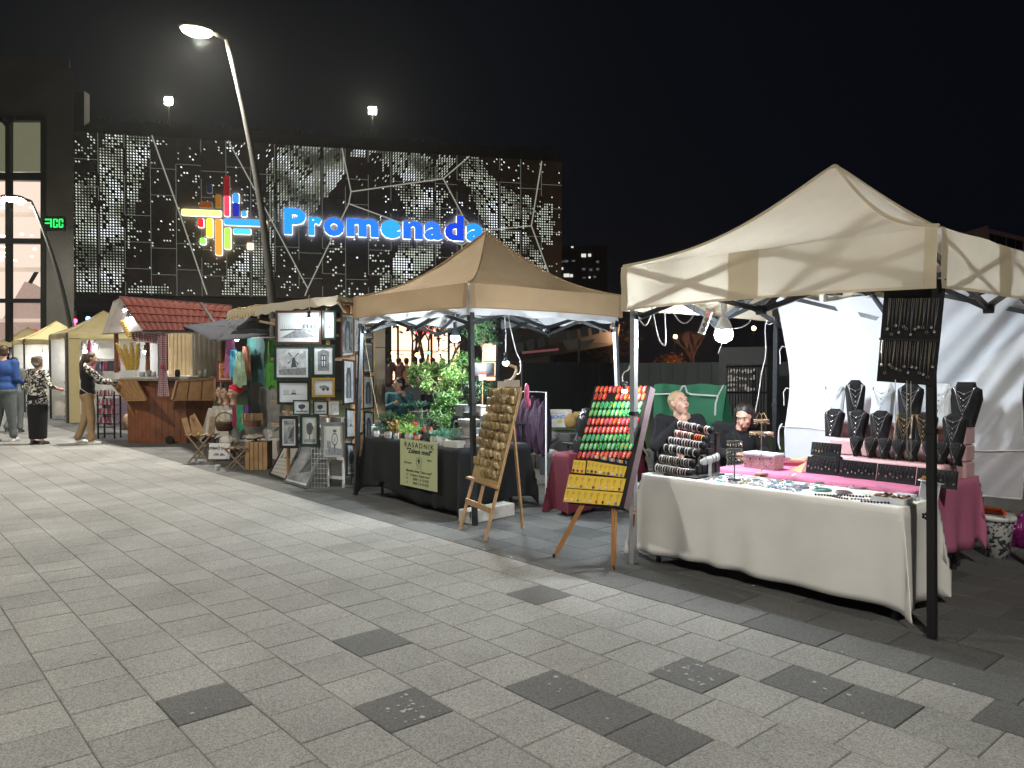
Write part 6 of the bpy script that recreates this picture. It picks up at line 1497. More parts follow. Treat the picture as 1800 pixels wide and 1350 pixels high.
for k, (c4, lab) in enumerate((((400, 617, 478, 622, 468, 705, 385, 695), 'small yellow card of keyrings, upper left'), ((490, 620, 740, 660, 720, 728, 478, 700), 'wide yellow card of keyrings, upper right'), ((372, 708, 735, 738, 715, 820, 352, 795), 'yellow card strip of keyrings, middle'), ((350, 800, 715, 828, 690, 912, 332, 884), 'yellow card strip of keyrings, lowest on the board'))):
    P = [on_board(900 + c4[i] / 3.65, 640 + c4[i + 1] / 3.65) + n_ * .004 for i in (0, 2, 4, 6)]; t = thing('keyring_card', lab + ' of the magnet board' if k < 3 else lab, 'card', P[3]); b = B(); b.prism(P, n_ * .003); b.build('card', m_yel, t)
    nk = 3 if k == 0 else 9
    for i in range(nk):
        s_ = (i + .5) / nk; top = P[0].lerp(P[1], s_).lerp(P[3].lerp(P[2], s_), .28) + n_ * .007; low = P[0].lerp(P[1], s_).lerp(P[3].lerp(P[2], s_), .85) + n_ * .009
        b = B(); T = B(); b.tube([top + hx * math.cos(a * .785) * .011 + vz * math.sin(a * .785) * .011 for a in range(8)], .0014, 4, True, mi=0); b.tube([top - vz * .01, low], .0012, 4, mi=0); b.box(low, (.014, .012, .018), random.random() * 3, mi=1); b.build('keyring', [m_silver, random.choice((m_mr, m_ic[0], m_ic[2], m_ic[3], m_ic[0], mat('violet', (.2, .05, .3), .4)))], t)
b = B()
for k in range(16): p = on_board(900 + (545 + k * 13) / 3.65, 640 + (600 + k * 2.4) / 3.65) + n_ * .014; b.box(p, (.014, .01, .022), k, mi=k % 4)
b.build('charm_row', m_ic, bd, kind='stuff')
bulb('small clip-on bulb shining on the magnet board beside the white tent post', at(1098, 687, 4.5), .021, strength=glow('clip_bulb', (1, .93, .85), 300))
cable('thin cord from the clip-on bulb up the white tent post', px(4.5, (1098, 680), (1094, 665), (1097, 655), (1104, 650), (1108, 640)), .004)
# --- things between the two tents
t = thing('display_side_table', 'small dark table behind the mug easel', 'table', (-6.3, 6.4, .012))
b = B(); b.cbox((-6.1, 6.6, .6), (.7, .5, .03)); b.build('tabletop', m_black, t)
for (x, y) in ((-6.4, 6.4), (-5.8, 6.4), (-6.4, 6.8), (-5.8, 6.8)): b = B(); b.tube([(x, y, .012), (x, y, .59)], .014, 6); b.build('leg', m_steel, t)
# banana box
Mb = basis(V((at(984, 745, 7.4).x, 7.4, .78)), RGT, V((0, 0, 1)))
t = thing('fruit_box', 'white and blue fruit carton lettered BONITA behind the small table', 'carton', (at(984, 745, 7.4).x, 7.4, .62)); k = 7.9 * 1.0 / 1350 * 1.07
b = B(Mb); b.cbox((0, 0, -.18), (.36, .2, .36), .006); 
b = B(); P = Mb
def bb(x, y, z, sx, sy, sz, m, nm): q = B(Mb); q.box((x, y, z), (sx, sy, sz)); return q.build(nm, m, t)
bb(-.02, .0, -.15, .37, .22, .3, mat('carton_white', (.6, .6, .6), .7), 'carton'); bb(-.02, .115, -.15, .38, .012, .31, mat('carton_lid', (.55, .52, .45), .7), 'lid')
b = B(Mb)
addtext(b, 'PREMIUM PACK', .028, Mb @ Matrix.Translation((-.02, .07, .002)), 0, ext=.001); addtext(b, 'BONITA', .066, Mb @ Matrix.Translation((.0, .008, .002)), 0, ext=.001, bold=.002); b.build('lettering', mat('carton_blue', (.03, .12, .35), .6), t)
b = B(Mb); b.lathe([(.03, 0), (.03, .003)], (0, -.03, .001), 14); b.build('sun_mark', mat('carton_yellow', (.7, .5, .05), .6), t); bb(.12, .02, .002, .06, .025, .004, mat('carton_blue', (.03, .12, .35)), 'handle_hole'); bb(-.15, .02, .002, .05, .02, .004, mat('carton_blue', (.03, .12, .35)), 'handle_hole')
bx = at(984, 775, 7.3); b = B(); b.cbox((bx.x, 7.45, .31), (.6, .5, .6)); b.build('crate_stack', m_dk, label='dark crate stack under the fruit carton', cat='crate')
# jackets, cloths, bags
def lump(name, lab, cat, m, pts, vx=.012, noise_=.0, origin=None):
    b = B(); [ellip(b, c_, s_) for c_, s_ in pts]; me = remesh(b, vx, 3, name); me.materials.clear(); me.materials.append(m)
    lo = V((sum(v.co.x for v in me.vertices) / len(me.vertices), sum(v.co.y for v in me.vertices) / len(me.vertices), min(v.co.z for v in me.vertices)))
    for v in me.vertices:
        if noise_: v.co += v.normal * noise_ * noise.noise(V((v.co.x * 16, v.co.y * 16, v.co.z * 5)))
        v.co -= lo
    o = bpy.data.objects.new(name, me); COL.objects.link(o); o.location = lo; o['_w'] = list(lo); return tag(o, lab, cat)
m_purp = mat('purple_quilt', (.032, .012, .03), .7, 0, .3, 14, .3); p = at(930, 745, 6.1)
lump('purple_jacket', 'purple quilted jackets hanging behind the small black table', 'jacket', m_purp, [(p + V((-.12 + k * .075, -.04 + k * .03, -.02 * abs(k - 1.5))), (.035, .12, .34)) for k in range(5)], .012, .03)
b = B(); P = [(p.x - .2, p.y, .012), (p.x - .2, p.y, p.z + .38), (p.x + .24, p.y + .05, p.z + .38), (p.x + .24, p.y + .05, .012)]; b.tube(P, .011, 6); b.build('clothes_rail', m_white, label='white tube clothes rail with the purple jackets', cat='clothes rail')
m_maro = mat('maroon_cloth', (.11, .008, .022), .8, 0, .15, 6, .1); q = atz(1010, 800, .62)
drape(q.x - .2, q.x + .02, q.y - .1, q.y + .4, .64, .06, .05, 21, flare=.05, nx=14, ny=8).build('tablecloth', m_maro, smooth=True, label='maroon cloth over a little table behind the magnet easel', cat='tablecloth')
folding_table('little table under the maroon cloth', q.x - .19, q.x + .01, q.y - .08, q.y + .38, .634, .05)
p = at(1032, 765, 5.6); lump('black_coat', 'black leather coat slung over a chair behind the magnet board', 'coat', mat('leather', (.012, .012, .013), .35, 0, .2, 20), [(p + V((0, 0, .1)), (.12, .1, .18)), (p + V((-.03, 0, -.12)), (.14, .1, .2)), (p + V((-.06, 0, -.32)), (.11, .1, .15))], .014, .03)
p = at(1022, 727, 7.2); lump('mustard_jacket', 'mustard yellow jacket thrown over cartons behind the magnet board', 'jacket', mat('mustard', (.26, .16, .05), .8, 0, .2, 8), [(p - V((0, 0, .03)), (.19, .1, .06)), (p + V((-.14, -.05, -.1)), (.1, .08, .1)), (p + V((.1, .0, -.0)), (.08, .08, .07))], .014, .02)
p = at(966, 768, 6.9); lump('snack_bag', 'grey lettered plastic sack beside the fruit carton', 'bag', mat('sack_grey', (.2, .2, .19), .5, 0, .3, 25), [(p, (.14, .12, .08))], .012, .02)
p = at(964, 798, 6.6); lump('white_bundle', 'white and blue bundled cloth on the small dark table', 'cloth', mat('bundle_white', (.55, .6, .65), .7, 0, .2, 10), [(p, (.14, .1, .06)), (p + V((.08, 0, .01)), (.08, .08, .05))], .012, .02)
p = at(1120, 790, 6.1); lump('maroon_bag', 'maroon bag with pale handles behind the magnet board at right', 'bag', m_maro, [(p, (.1, .08, .14)), (p + V((.0, .0, -.2)), (.12, .1, .15))], .014, .02)
b = B(); b.tube([p + V((.05, -.05, .1)), p + V((.1, -.06, .13)), p + V((.14, -.06, .02)), p + V((.2, -.05, -.05))], .012, 6); b.build('bag_handle', mat('canvas_strap', (.35, .3, .22), .8), label='pale canvas strap looping from the maroon bag', cat='strap')
# green canvas seat cover
gc = thing('green_canvas', 'green canvas with white piping over a swing-seat roof behind the two sellers', 'canvas cover', (-5.0, 7.0, .012)); m_gc = mat('green_canvas', (.015, .13, .06), .8, 0, .08, 5, .1)
Y_ = 6.95; q = [at(1147, 790, Y_), at(1262, 790, Y_), at(1275, 676, Y_), at(1147, 676, Y_)]
b = B(); b.sheet(lambda i, j: q[0].lerp(q[1], i).lerp(q[3].lerp(q[2], i), j) + V((0, .05 * math.sin(i * 3) + .03 * j, .01 * math.sin(i * 12))), 20, 10); b.build('canvas', m_gc, gc, True)
q5 = at(1278, 690, Y_ + .25); b = B(); b.quad(q[1] + V((0, .01, 0)), q[1] + V((.06, .3, .0)), q5, q[2] + V((0, .03, 0))); b.build('side_flap', m_gc, gc)
b = B(); b.tube(px(Y_ - .03, (1150, 693), (1190, 692), (1196, 686), (1200, 679), (1204, 678), (1208, 690), (1215, 693), (1262, 696), (1272, 677)), .009, 6); b.tube(px(Y_ - .03, (1262, 696), (1258, 710), (1257, 730)), .009, 6); b.tube(px(Y_ - .03, (1230, 738), (1235, 740), (1235, 752)), .009, 5); b.build('white_piping', m_cord, gc)
for u in (1152, 1262): b = B(); a = at(u, 780, Y_ + .12); b.tube([(a.x, a.y, .012), (a.x, a.y, 1.3)], .02, 8); b.build('frame_leg', m_steel, gc)
# bucket, magenta bag, box right of the tables
p = atz(1752, 978, .012); t = thing('bucket', 'white lidded bucket with dark flower print behind the pink table', 'bucket', tuple(p)); m_fl = pattern('flower_print', (.05, .06, .08), (.62, .62, .6), 14, .45, .03, 2)
b = B(); b.lathe([(.085, 0), (.115, .29), (.118, .3)], p, 22); b.build('bucket_body', m_fl, t, True); b = B(); b.lathe([(.125, .29), (.145, .30), (.148, .325), (.14, .33), (.13, .335), (.02, .335)], p, 22); b.build('lid', m_white, t, True)
b = B(); q = p + V((0, 0, .336)); b.cbox(q + V((-.04, .0, .012)), (.19, .13, .022), .003, .4); b.cbox(q + V((-.06, .0, .033)), (.16, .11, .014), .003, .1); b.build('orange_folders', mat('orange_card', (.75, .12, .03), .5), label='stack of orange folders on the bucket lid', cat='folders')
p = atz(1797, 965, .012); lump('magenta_bag', 'dark magenta plastic bag on the paving beside the bucket', 'bag', mat('magenta_film', (.2, .01, .13), .3, 0, .3, 20), [(p + V((0, .1, .13)), (.16, .14, .15)), (p + V((.05, .1, .22)), (.08, .08, .12))], .012, .035)
p = atz(1118, 905, .012); lump('shopping_bag', 'striped white bag on the ground behind the white tent post', 'bag', pattern('stripe_bag', (.3, .3, .3), (.6, .6, .6), 9), [(p + V((.0, .05, .17)), (.07, .1, .16))], .012, .01)
p = atz(1108, 902, .012)
# ================================================================== PICTURE STALL
random.seed(99)
P0 = V((-8.75, 4.85, 0)); P1 = V((-9.5, 4.1, 0)); P2 = V((-9.62, 5.66, 0))
def onpl(u, v, A, Bq, off=0):
    d = (Bq - A).normalized(); n = V((d.y, -d.x, 0)); 
    if n.dot(CAM - A) < 0: n = -n
    O = A + n * off; r = ray(u, v); k = (O - CAM).dot(n) / r.dot(n); return CAM + r * k, d, n
m_paper = mat('drawing_paper', (.6, .63, .66), .5, 0, .03, 6, coat=.2); m_sepia = mat('sepia_paper', (.42, .41, .36), .5, 0, .1, 4)
def sketchm(name, c1, c2, sc): return pattern(name, c1, c2, sc, .5, .16, 1.2)
m_sk = sketchm('pencil_light', (.32, .34, .36), (.62, .65, .68), 9); m_skd = sketchm('pencil_dark', (.1, .1, .1), (.38, .38, .35), 8); m_skb = sketchm('photo_dark', (.05, .06, .07), (.3, .32, .33), 7)
m_ink = mat('pencil_ink', (.06, .065, .07), .8, 0, .4, 30); m_inkl = mat('pencil_grey', (.2, .21, .22), .8, 0, .4, 30)
FR = {k: mat('frame_' + k, c, .4, 0, .15, 20) for k, c in dict(brown=(.07, .035, .025), green=(.012, .03, .022), black=(.012, .012, .012), gold=(.38, .24, .05), grey=(.13, .13, .125), white=(.6, .6, .58), wood=(.25, .12, .06), red=(.25, .04, .02)).items()}
def art(b, kind, w, h):
    """flat drawing in the x (right), z (up) plane at y = 0, centred; mi 1 dark, 2 mid"""
    def poly(P, mi=1, y=-.0008): b.add([(x * w, y, z * h) for x, z in P], [tuple(range(len(P)))], mi)
    if kind == 'street':
        poly([(-.5, -.45), (.5, -.42), (.05, -.05), (-.02, -.05)], 2); poly([(.08, -.1), (.5, -.3), (.5, .2), (.3, .27), (.08, .1)], 2)
        for k in range(4): poly([(.13 + k * .1, -.02), (.17 + k * .1, -.03), (.17 + k * .1, .12), (.13 + k * .1, .1)], 1, -.0014)
        for k in range(7): poly([(-.45 + k * .06, -.1), (-.44 + k * .06, -.1), (-.45 + k * .065, .2 - .03 * (k % 3))], 1)
        poly([(-.5, -.14), (.1, -.1), (.1, -.06), (-.5, -.08)], 1)
    elif kind == 'mill':
        poly([(-.5, -.3), (.5, -.2), (.5, -.5), (-.5, -.5)], 2); poly([(-.06, -.2), (.16, -.2), (.1, .12), (.0, .12)], 1); poly([(-.02, .12), (.12, .12), (.05, .22)], 1)
        for a in (.7, 2.2, 3.8, 5.3): poly([(.04, .16), (.04 + math.cos(a) * .3, .16 + math.sin(a) * .32), (.04 + math.cos(a + .2) * .26, .16 + math.sin(a + .2) * .28)], 1, -.0015)
        for k in range(6): poly([(-.5 + k * .07, -.36), (-.49 + k * .07, -.36), (-.49 + k * .07, -.18), (-.5 + k * .07, -.18)], 1, -.0015)
    elif kind == 'window':
        poly([(-.42, -.45), (.42, -.45), (.42, .4), (0, .5), (-.42, .4)], 2); poly([(-.2, -.3), (.2, -.3), (.2, .25), (-.2, .25)], 1, -.0014)
        for x in (-.12, .05): poly([(x, -.25), (x + .08, -.25), (x + .08, -.02), (x, -.02)], 0, -.002); poly([(x, .03), (x + .08, .03), (x + .08, .2), (x, .2)], 0, -.002)
    elif kind == 'snow':
        for k in range(9): x = -.42 + k * .045 + (k > 4) * .12; poly([(x, -.12), (x + .012, -.12), (x + .02, .2 - .05 * (k % 3)), (x + .005, .22)], 1)
        poly([(-.45, -.16), (.45, -.13), (.45, -.11), (-.45, -.12)], 2); poly([(-.1, -.13), (.12, -.13), (.1, -.03), (-.08, -.02)], 1)
    elif kind == 'car':
        poly([(-.2, -.1), (.35, -.18), (.38, .02), (.1, .2), (-.15, .15), (-.3, .08)], 2)
        for x in (.0, .28): poly([(x + math.cos(a * .785) * .1, -.17 + math.sin(a * .785) * .13) for a in range(8)], 1, -.0015)
    elif kind in ('tree', 'tree2', 'bush'):
        cx = 0 if kind != 'tree2' else -.05; poly([(cx + math.cos(a * .524) * (.34 + .05 * math.sin(a * 5)), .1 + math.sin(a * .524) * (.26 + .04 * math.cos(a * 7))) for a in range(12)], 1)
        poly([(cx - .04, -.4), (cx + .04, -.4), (cx + .03, 0), (cx - .03, 0)], 1, -.0014); poly([(-.5, -.5), (.5, -.5), (.5, -.36), (-.5, -.38)], 2)
    elif kind == 'wheel':
        for a in range(24): t0, t1 = a * PI / 12, (a + 1) * PI / 12; poly([(.08 + math.cos(t0) * .2, .06 + math.sin(t0) * .22), (.08 + math.cos(t1) * .2, .06 + math.sin(t1) * .22), (.08 + math.cos(t1) * .16, .06 + math.sin(t1) * .18), (.08 + math.cos(t0) * .16, .06 + math.sin(t0) * .18)], 1)
        for a in range(4): t0 = a * PI / 4; poly([(.08 + math.cos(t0) * .18, .06 + math.sin(t0) * .2), (.09 - math.cos(t0) * .18, .06 - math.sin(t0) * .2), (.07 - math.cos(t0) * .18, .07 - math.sin(t0) * .2)], 1)
        poly([(-.02, .3), (.2, .3), (.2, .4), (-.02, .4)], 1); poly([(.04, -.45), (.12, -.45), (.12, -.15), (.04, -.15)], 1); poly([(-.5, -.5), (.5, -.5), (.5, -.28), (-.1, -.22), (-.5, -.3)], 2); poly([(-.42, -.25), (-.15, -.25), (-.15, 0), (-.42, .02)], 2)
    elif kind == 'rows':
        for k in range(5): poly([(-.5, -.5 + k * .13), (.5, -.42 + k * .15), (.5, -.4 + k * .15), (-.5, -.48 + k * .13)], 2)
        for k in range(4): poly([(-.4 + k * .24, .05), (-.3 + k * .24, .06), (-.34 + k * .24, .25)], 1)
    elif kind == 'arch':
        poly([(-.28, -.42), (.28, -.42), (.28, .2), (.15, .38), (-.15, .38), (-.28, .2)], 1); poly([(-.13, -.42), (.13, -.42), (.13, .1), (0, .22), (-.13, .1)], 2, -.0014)
    elif kind == 'fog':
        poly([(-.5, -.45), (.5, -.2), (.5, .1), (.1, .3), (-.3, .0)], 2); poly([(-.1, -.3), (.4, -.2), (.5, .3), (.2, .1)], 1, -.0014)
    else:
        for k in range(5): x = random.uniform(-.4, .3); z = random.uniform(-.45, .2); poly([(x, z), (x + random.uniform(.05, .2), z + random.uniform(-.05, .05)), (x + random.uniform(0, .2), z + random.uniform(.1, .3))], 1 + k % 2, -.001 - .0002 * k)
def frame(name, label, C, X, Z, N, w, h, fr, kind, paper, fwid=.03, matw=.035, inks=(m_ink, m_inkl), group='framed pictures of the picture stall'):
    """C: centre of the back, X right, Z up, N towards the viewer"""
    M = Matrix.Translation(C) @ Matrix((X, -N, Z)).transposed().to_4x4(); t = thing(name, label, 'picture', C - Z * h / 2, group=group)
    for nm, c_, s_ in (('top', (0, 0, h / 2 - fwid / 2), (w, .022, fwid)), ('bottom', (0, 0, -h / 2 + fwid / 2), (w, .022, fwid)), ('left', (-w / 2 + fwid / 2, 0, 0), (fwid, .022, h - 2 * fwid)), ('right', (w / 2 - fwid / 2, 0, 0), (fwid, .022, h - 2 * fwid))):
        b = B(M); b.box((c_[0], -.011, c_[2]), s_); b.build('frame_rail', fr, t)
    b = B(M); b.box((0, -.005, 0), (w - 2 * fwid, .008, h - 2 * fwid)); b.build('passe_partout', m_paper if paper != m_sepia else m_sepia, t)
    b = B(M @ Matrix.Translation((0, -.0105, 0))); iw, ih = w - 2 * fwid - 2 * matw, h - 2 * fwid - 2 * matw; b.box((0, .0002, 0), (iw, .001, ih), mi=0)
    art(b, kind, iw, ih); b.build('drawing', [paper, inks[0], inks[1]], t); return t
ZV = V((0, 0, 1))
def wall_frame(A, Bq, px_, label, fr, kind, paper, fwid=.03, matw=.035, off=.02, inks=(m_ink, m_inkl)):
    u0, v0, u1, v1 = px_; c_, d, n = onpl((u0 + u1) / 2, (v0 + v1) / 2, A, Bq, off); l, _, _ = onpl(u0, (v0 + v1) / 2, A, Bq, off); r, _, _ = onpl(u1, (v0 + v1) / 2, A, Bq, off)
    D = (c_ - CAM).dot(FWD); X = (r - l).normalized(); return frame('framed_picture', label, c_, X, ZV, n, (r - l).length, (v1 - v0) * D / F_PX, fr, kind, paper, fwid, matw, inks)
F3 = [((485, 546, 565, 605), 'large brown-framed drawing of a village street at the top left', 'brown', 'street', m_paper, .03, .03), ((567, 546, 591, 597), 'dark-framed picture cut off by the post, top right of the display front', 'green', 'snow', m_paper, .025, .02),
 ((482, 606, 547, 668), 'dark green frame with drawing of a windmill', 'green', 'mill', m_sk, .035, .03), ((549, 606, 589, 662), 'dark green frame with drawing of an old house window', 'green', 'window', m_paper, .03, .03),
 ((488, 669, 545, 711), 'black frame with faint snowy village drawing, below the windmill', 'black', 'snow', m_paper, .03, .03), ((549, 664, 589, 698), 'gold frame with drawing of an old car', 'gold', 'car', m_paper, .03, .02)]
for px_, lab, fr, kd, pp, fw_, mw in F3: wall_frame(P0, P1, px_, lab, FR[fr], kd, pp, fw_, mw)
SD = [((599, 551, 620, 627), 'tall dark frame at the top of the side panel beside the post', 'brown', 'arch', m_skb), ((620, 556, 634, 620), 'dark frame with street drawing, top of the side panel, second column', 'black', 'x', m_sk), ((602, 632, 621, 711), 'tall black frame with people drawing, middle of the side panel by the post', 'black', 'arch', m_sk),
 ((623, 622, 632, 667), 'slim dark frame in the second column of the side panel', 'brown', 'x', m_sk), ((623, 673, 632, 712), 'slim black frame lower in the second column of the side panel', 'black', 'x', m_sk), ((607, 718, 623, 770), 'black frame with pale drawing low on the side panel', 'black', 'snow', m_paper),
 ((625, 718, 636, 763), 'slim frame low in the second column of the side panel', 'black', 'x', m_sk), ((608, 779, 625, 836), 'lowest black frame of the side panel near the ground', 'black', 'tree', m_sk), ((637, 572, 654, 597), 'small dark frame at the top right of the side panel', 'black', 'x', m_skd),
 ((637, 601, 654, 655), 'black frame with pale street drawing, right column of the side panel', 'black', 'street', m_skd), ((637, 660, 655, 719), 'black frame with gate drawing, right column of the side panel', 'black', 'arch', m_sk), ((639, 723, 655, 782), 'dark frame with stone arch drawing, lowest in the right column', 'black', 'arch', m_sk)]
for px_, lab, fr, kd, pp in SD: wall_frame(P0, P2, px_, lab, FR[fr], kd, pp, .022, .02)
# stand structure
ps = thing('picture_rack', 'wooden rack and posts carrying the framed pictures', 'display rack', P0)
dF = (P1 - P0).normalized(); dS = (P2 - P0).normalized()
for p, hz_ in ((P0 + V((.0, .0, 0)), 2.28), (P0 + dF * .32, 2.25), (P0 + dF * .85, 2.2), (P2, 2.1), (P0 + dS * .45, 2.15)):
    b = B(); b.beam(p + V((0, .02, .012)), p + V((0, .02, hz_)), .04); b.build('post', m_wood if p != P1 else m_oldwood, ps)
for z in (2.1, 1.6, 1.05, .75):
    b = B(); b.beam(P0 + V((-.02, .02, z)), P1 + V((-.02, .02, z)), .03, .04); b.build('rail', m_oldwood, ps); b = B(); b.beam(P0 + V((0, .02, z)), P2 + V((0, .02, z)), .03, .04); b.build('rail', m_oldwood, ps)
b = B(); b.box((P0 + V((-.05, -.03, 2.05))), (.02, .12, .55)); b.build('side_board', FR['wood'], ps)
pa, pb_ = at(457, 565, 4.3), at(594, 590, 4.75); b = B(); b.beam(pa, pb_, .03); b.build('brace', m_oldwood, ps)
# canvas backs right of the side panel
for k, (v0, v1) in enumerate(((573, 610), (612, 667), (669, 726))):
    C = at(666, (v0 + v1) / 2, 5.75); b = B(basis(C, RGT, ZV)); hh = (v1 - v0) * 11.2 / 1350; b.box((0, 0, 0), (.18, hh, .02)); b.box((0, hh / 2 - .01, .012), (.18, .015, .006)); b.build('canvas_back', mat('canvas_back', (.3, .24, .17), .85, 0, .1, 6), ps)
# small pictures on the sloping shelf
sh = onpl(545, 733, P0, P1, .12)[0]
b = B(); a0 = onpl(512, 730, P0, P1, .0)[0]; a1 = onpl(598, 738, P0, P1, .0)[0]; nF = onpl(545, 733, P0, P1)[2]; a0.z = a1.z = .74; b.prism([a0, a1, a1 + nF * .24, a0 + nF * .24], (0, 0, .02)); b.build('white_shelf', FR['white'], ps)
for px_, lab, fr, kd in (((516, 703, 546, 729), 'small dark green frame with a round bush, on the white shelf', 'green', 'bush'), ((551, 704, 577, 729), 'small dark frame with a leaning dark tree, on the white shelf', 'green', 'tree2'), ((579, 706, 596, 729), 'small white frame with a pale drawing at the right end of the shelf', 'white', 'x')):
    wall_frame(P0, P1, px_, lab, FR[fr], kd, m_paper, .015, .02, .14)
# floor standing frames
G3 = [((492, 731, 525, 788), 'upright black frame with a misty dark photograph, second tier left', 'black', 'fog', m_skd, .3), ((527.5, 728, 562, 785), 'upright dark green frame with a big dark tree', 'green', 'tree', m_sepia, .27), ((565, 742, 608, 808), 'grey frame with a spinning wheel drawing on the white easel', 'grey', 'wheel', m_sepia, .33)]
for px_, lab, fr, kd, pp, off in G3: wall_frame(P0, P1, px_, lab, FR[fr], kd, pp, .035, .02, off)
def lean_frame(lab, q, fr, kd, pp, glare=0):
    BL2, BR2, TR2, TL2 = q; X = (BR2 - BL2).normalized(); Zu = (TL2 - BL2); h = Zu.length; Zu = Zu - X * Zu.dot(X); Zu.normalize(); N = X.cross(Zu); N = N if N.dot(CAM - BL2) > 0 else -N
    C = (BL2 + BR2 + TR2 + TL2) / 4; frame('framed_picture', lab, C, X, Zu, N, (BR2 - BL2).length, h, FR[fr], kd, pp, .03, .02, (m_ink, m_inkl) if not glare else (m_ink, m_inkl))
def lean4(a, c_, l, h):
    X = (c_ - a); X.z = 0; n = V((-X.y, X.x, 0)).normalized(); n = n if n.dot(_cf) > 0 else -n; t = n * l + V((0, 0, h)); return [a, c_, c_ + t, a + t]
g1 = [atz(474, 835, .014), atz(503, 846, .014)]; lean_frame('black frame with rows of little trees, leaning on the ground at far left', lean4(g1[0], g1[1], .24, .44), 'black', 'rows', m_sepia)
g2 = [atz(500, 848, .014), atz(541, 859, .014)]; lean_frame('large grey glazed frame leaning on the ground in front of the picture stall', lean4(g2[0], g2[1], .27, .56), 'grey', 'fog', mat('glazed_print', (.3, .32, .33), .12, 0, .4, 6, coat=1))
q_ = [atz(639, 842, .014), atz(650, 832, .014)]; b = B(); b.prism([q_[0], q_[1], at(640, 800, 4.95), at(630, 803, 4.9)], (0, .02, 0)); b.build('leaning_picture', FR['wood'], label='reddish brown frame leaning low beside the tent post', cat='picture')
# white folding easel / grille under the spinning wheel picture
we = thing('white_rack', 'white painted stand with wire grille under the spinning wheel picture', 'stand', atz(590, 860, .012))
for (u, v) in ((577, 855), (604, 858)):
    f = atz(u, v, .012); tp = onpl(u - 2, 735, P0, P1, .26)[0]; b = B(); b.beam(f, tp, .035, .02); b.build('leg', FR['white'], we)
f0, f1 = atz(577, 855, .012), atz(604, 858, .012)
for z in (.12, .36): b = B(); b.beam(f0 + V((0, 0, z)), f1 + V((0, 0, z)), .02, .035); b.build('crossbar', FR['white'], we)
b = B(); g0, g1_ = atz(548, 857, .012), atz(575, 858, .012)
for k in range(6): p = g0.lerp(g1_, k / 5); b.tube([p, p + V((0, 0, .5))], .0018, 4)
for k in range(9): b.tube([g0 + V((0, 0, .06 * k)), g1_ + V((0, 0, .06 * k))], .0018, 4)
b.build('wire_grille', FR['white'], we)
# awning
aw = thing('picture_awning', 'cream awning with white underside over the picture stall', 'awning', (-9.5, 4.8, 2.2)); m_aw = cloth_mat('awning_cream', (.62, .56, .44), .2)
R1 = at(594, 519, 4.55); R2 = at(642, 529, 5.35); L1 = at(400, 549, 4.7); L2 = at(455, 545, 6.3)
b = B(); 
def af(i, j): p = R1.lerp(L1, i).lerp(R2.lerp(L2, i), j); p.z += .06 * math.sin(PI * i) * .5 + .03 * noise.noise(V((i * 6, j * 4, 1))); return p
b.sheet(af, 24, 10); b.build('awning_top', m_aw, aw, True)
b = B(); b.sheet(lambda i, j: af(i, 0) - V((0, 0, j * (.09 + .05 * i + .03 * abs(math.sin(i * 30))))), 40, 2); b.sheet(lambda i, j: af(0, i) - V((0, 0, j * (.1 + .02 * math.sin(i * 12)))), 20, 2); b.build('fringe', m_aw, aw, True)
b = B(); b.sheet(lambda i, j: af(i, .04 + j * .9) - V((0, 0, .035)), 10, 6); b.build('lining', m_wht, aw)
b = B(); m_ys = mat('yellow_rope', (.5, .34, .06), .7)
for k in range(11):
    i = .7 + k * .03; b.tube([af(i, .0) + V((0, -.01, -.13)), af(i, .02) + V((0, 0, .01)), af(i - .02, .4) + V((0, 0, .02))], .014, 5)
b.build('yellow_rope', m_ys, aw)
for (a_, b__) in ((R1 + V((0, 0, -.06)), P0 + V((0, 0, 2.1))), (L2 + V((0, 0, -.1)), V((L2.x, L2.y, .012)))): b = B(); b.beam(a_, b__, .035); b.build('support_pole', m_oldwood, aw)
b = B(); b.beam(R1 + V((0, .03, -.08)), R2 + V((0, 0, -.08)), .03); b.beam(R1 + V((0, .03, -.08)), L1 + V((0, .03, -.06)), .03); b.build('roof_beam', m_oldwood, aw)
p = onpl(543, 561, P0, P1, .25)[0]; bulb('small bulb shining on the village street drawing', p, .03, strength=glow('warm_bulb', (.9, .97, 1), 230), hang=p + V((0, 0, .3)))
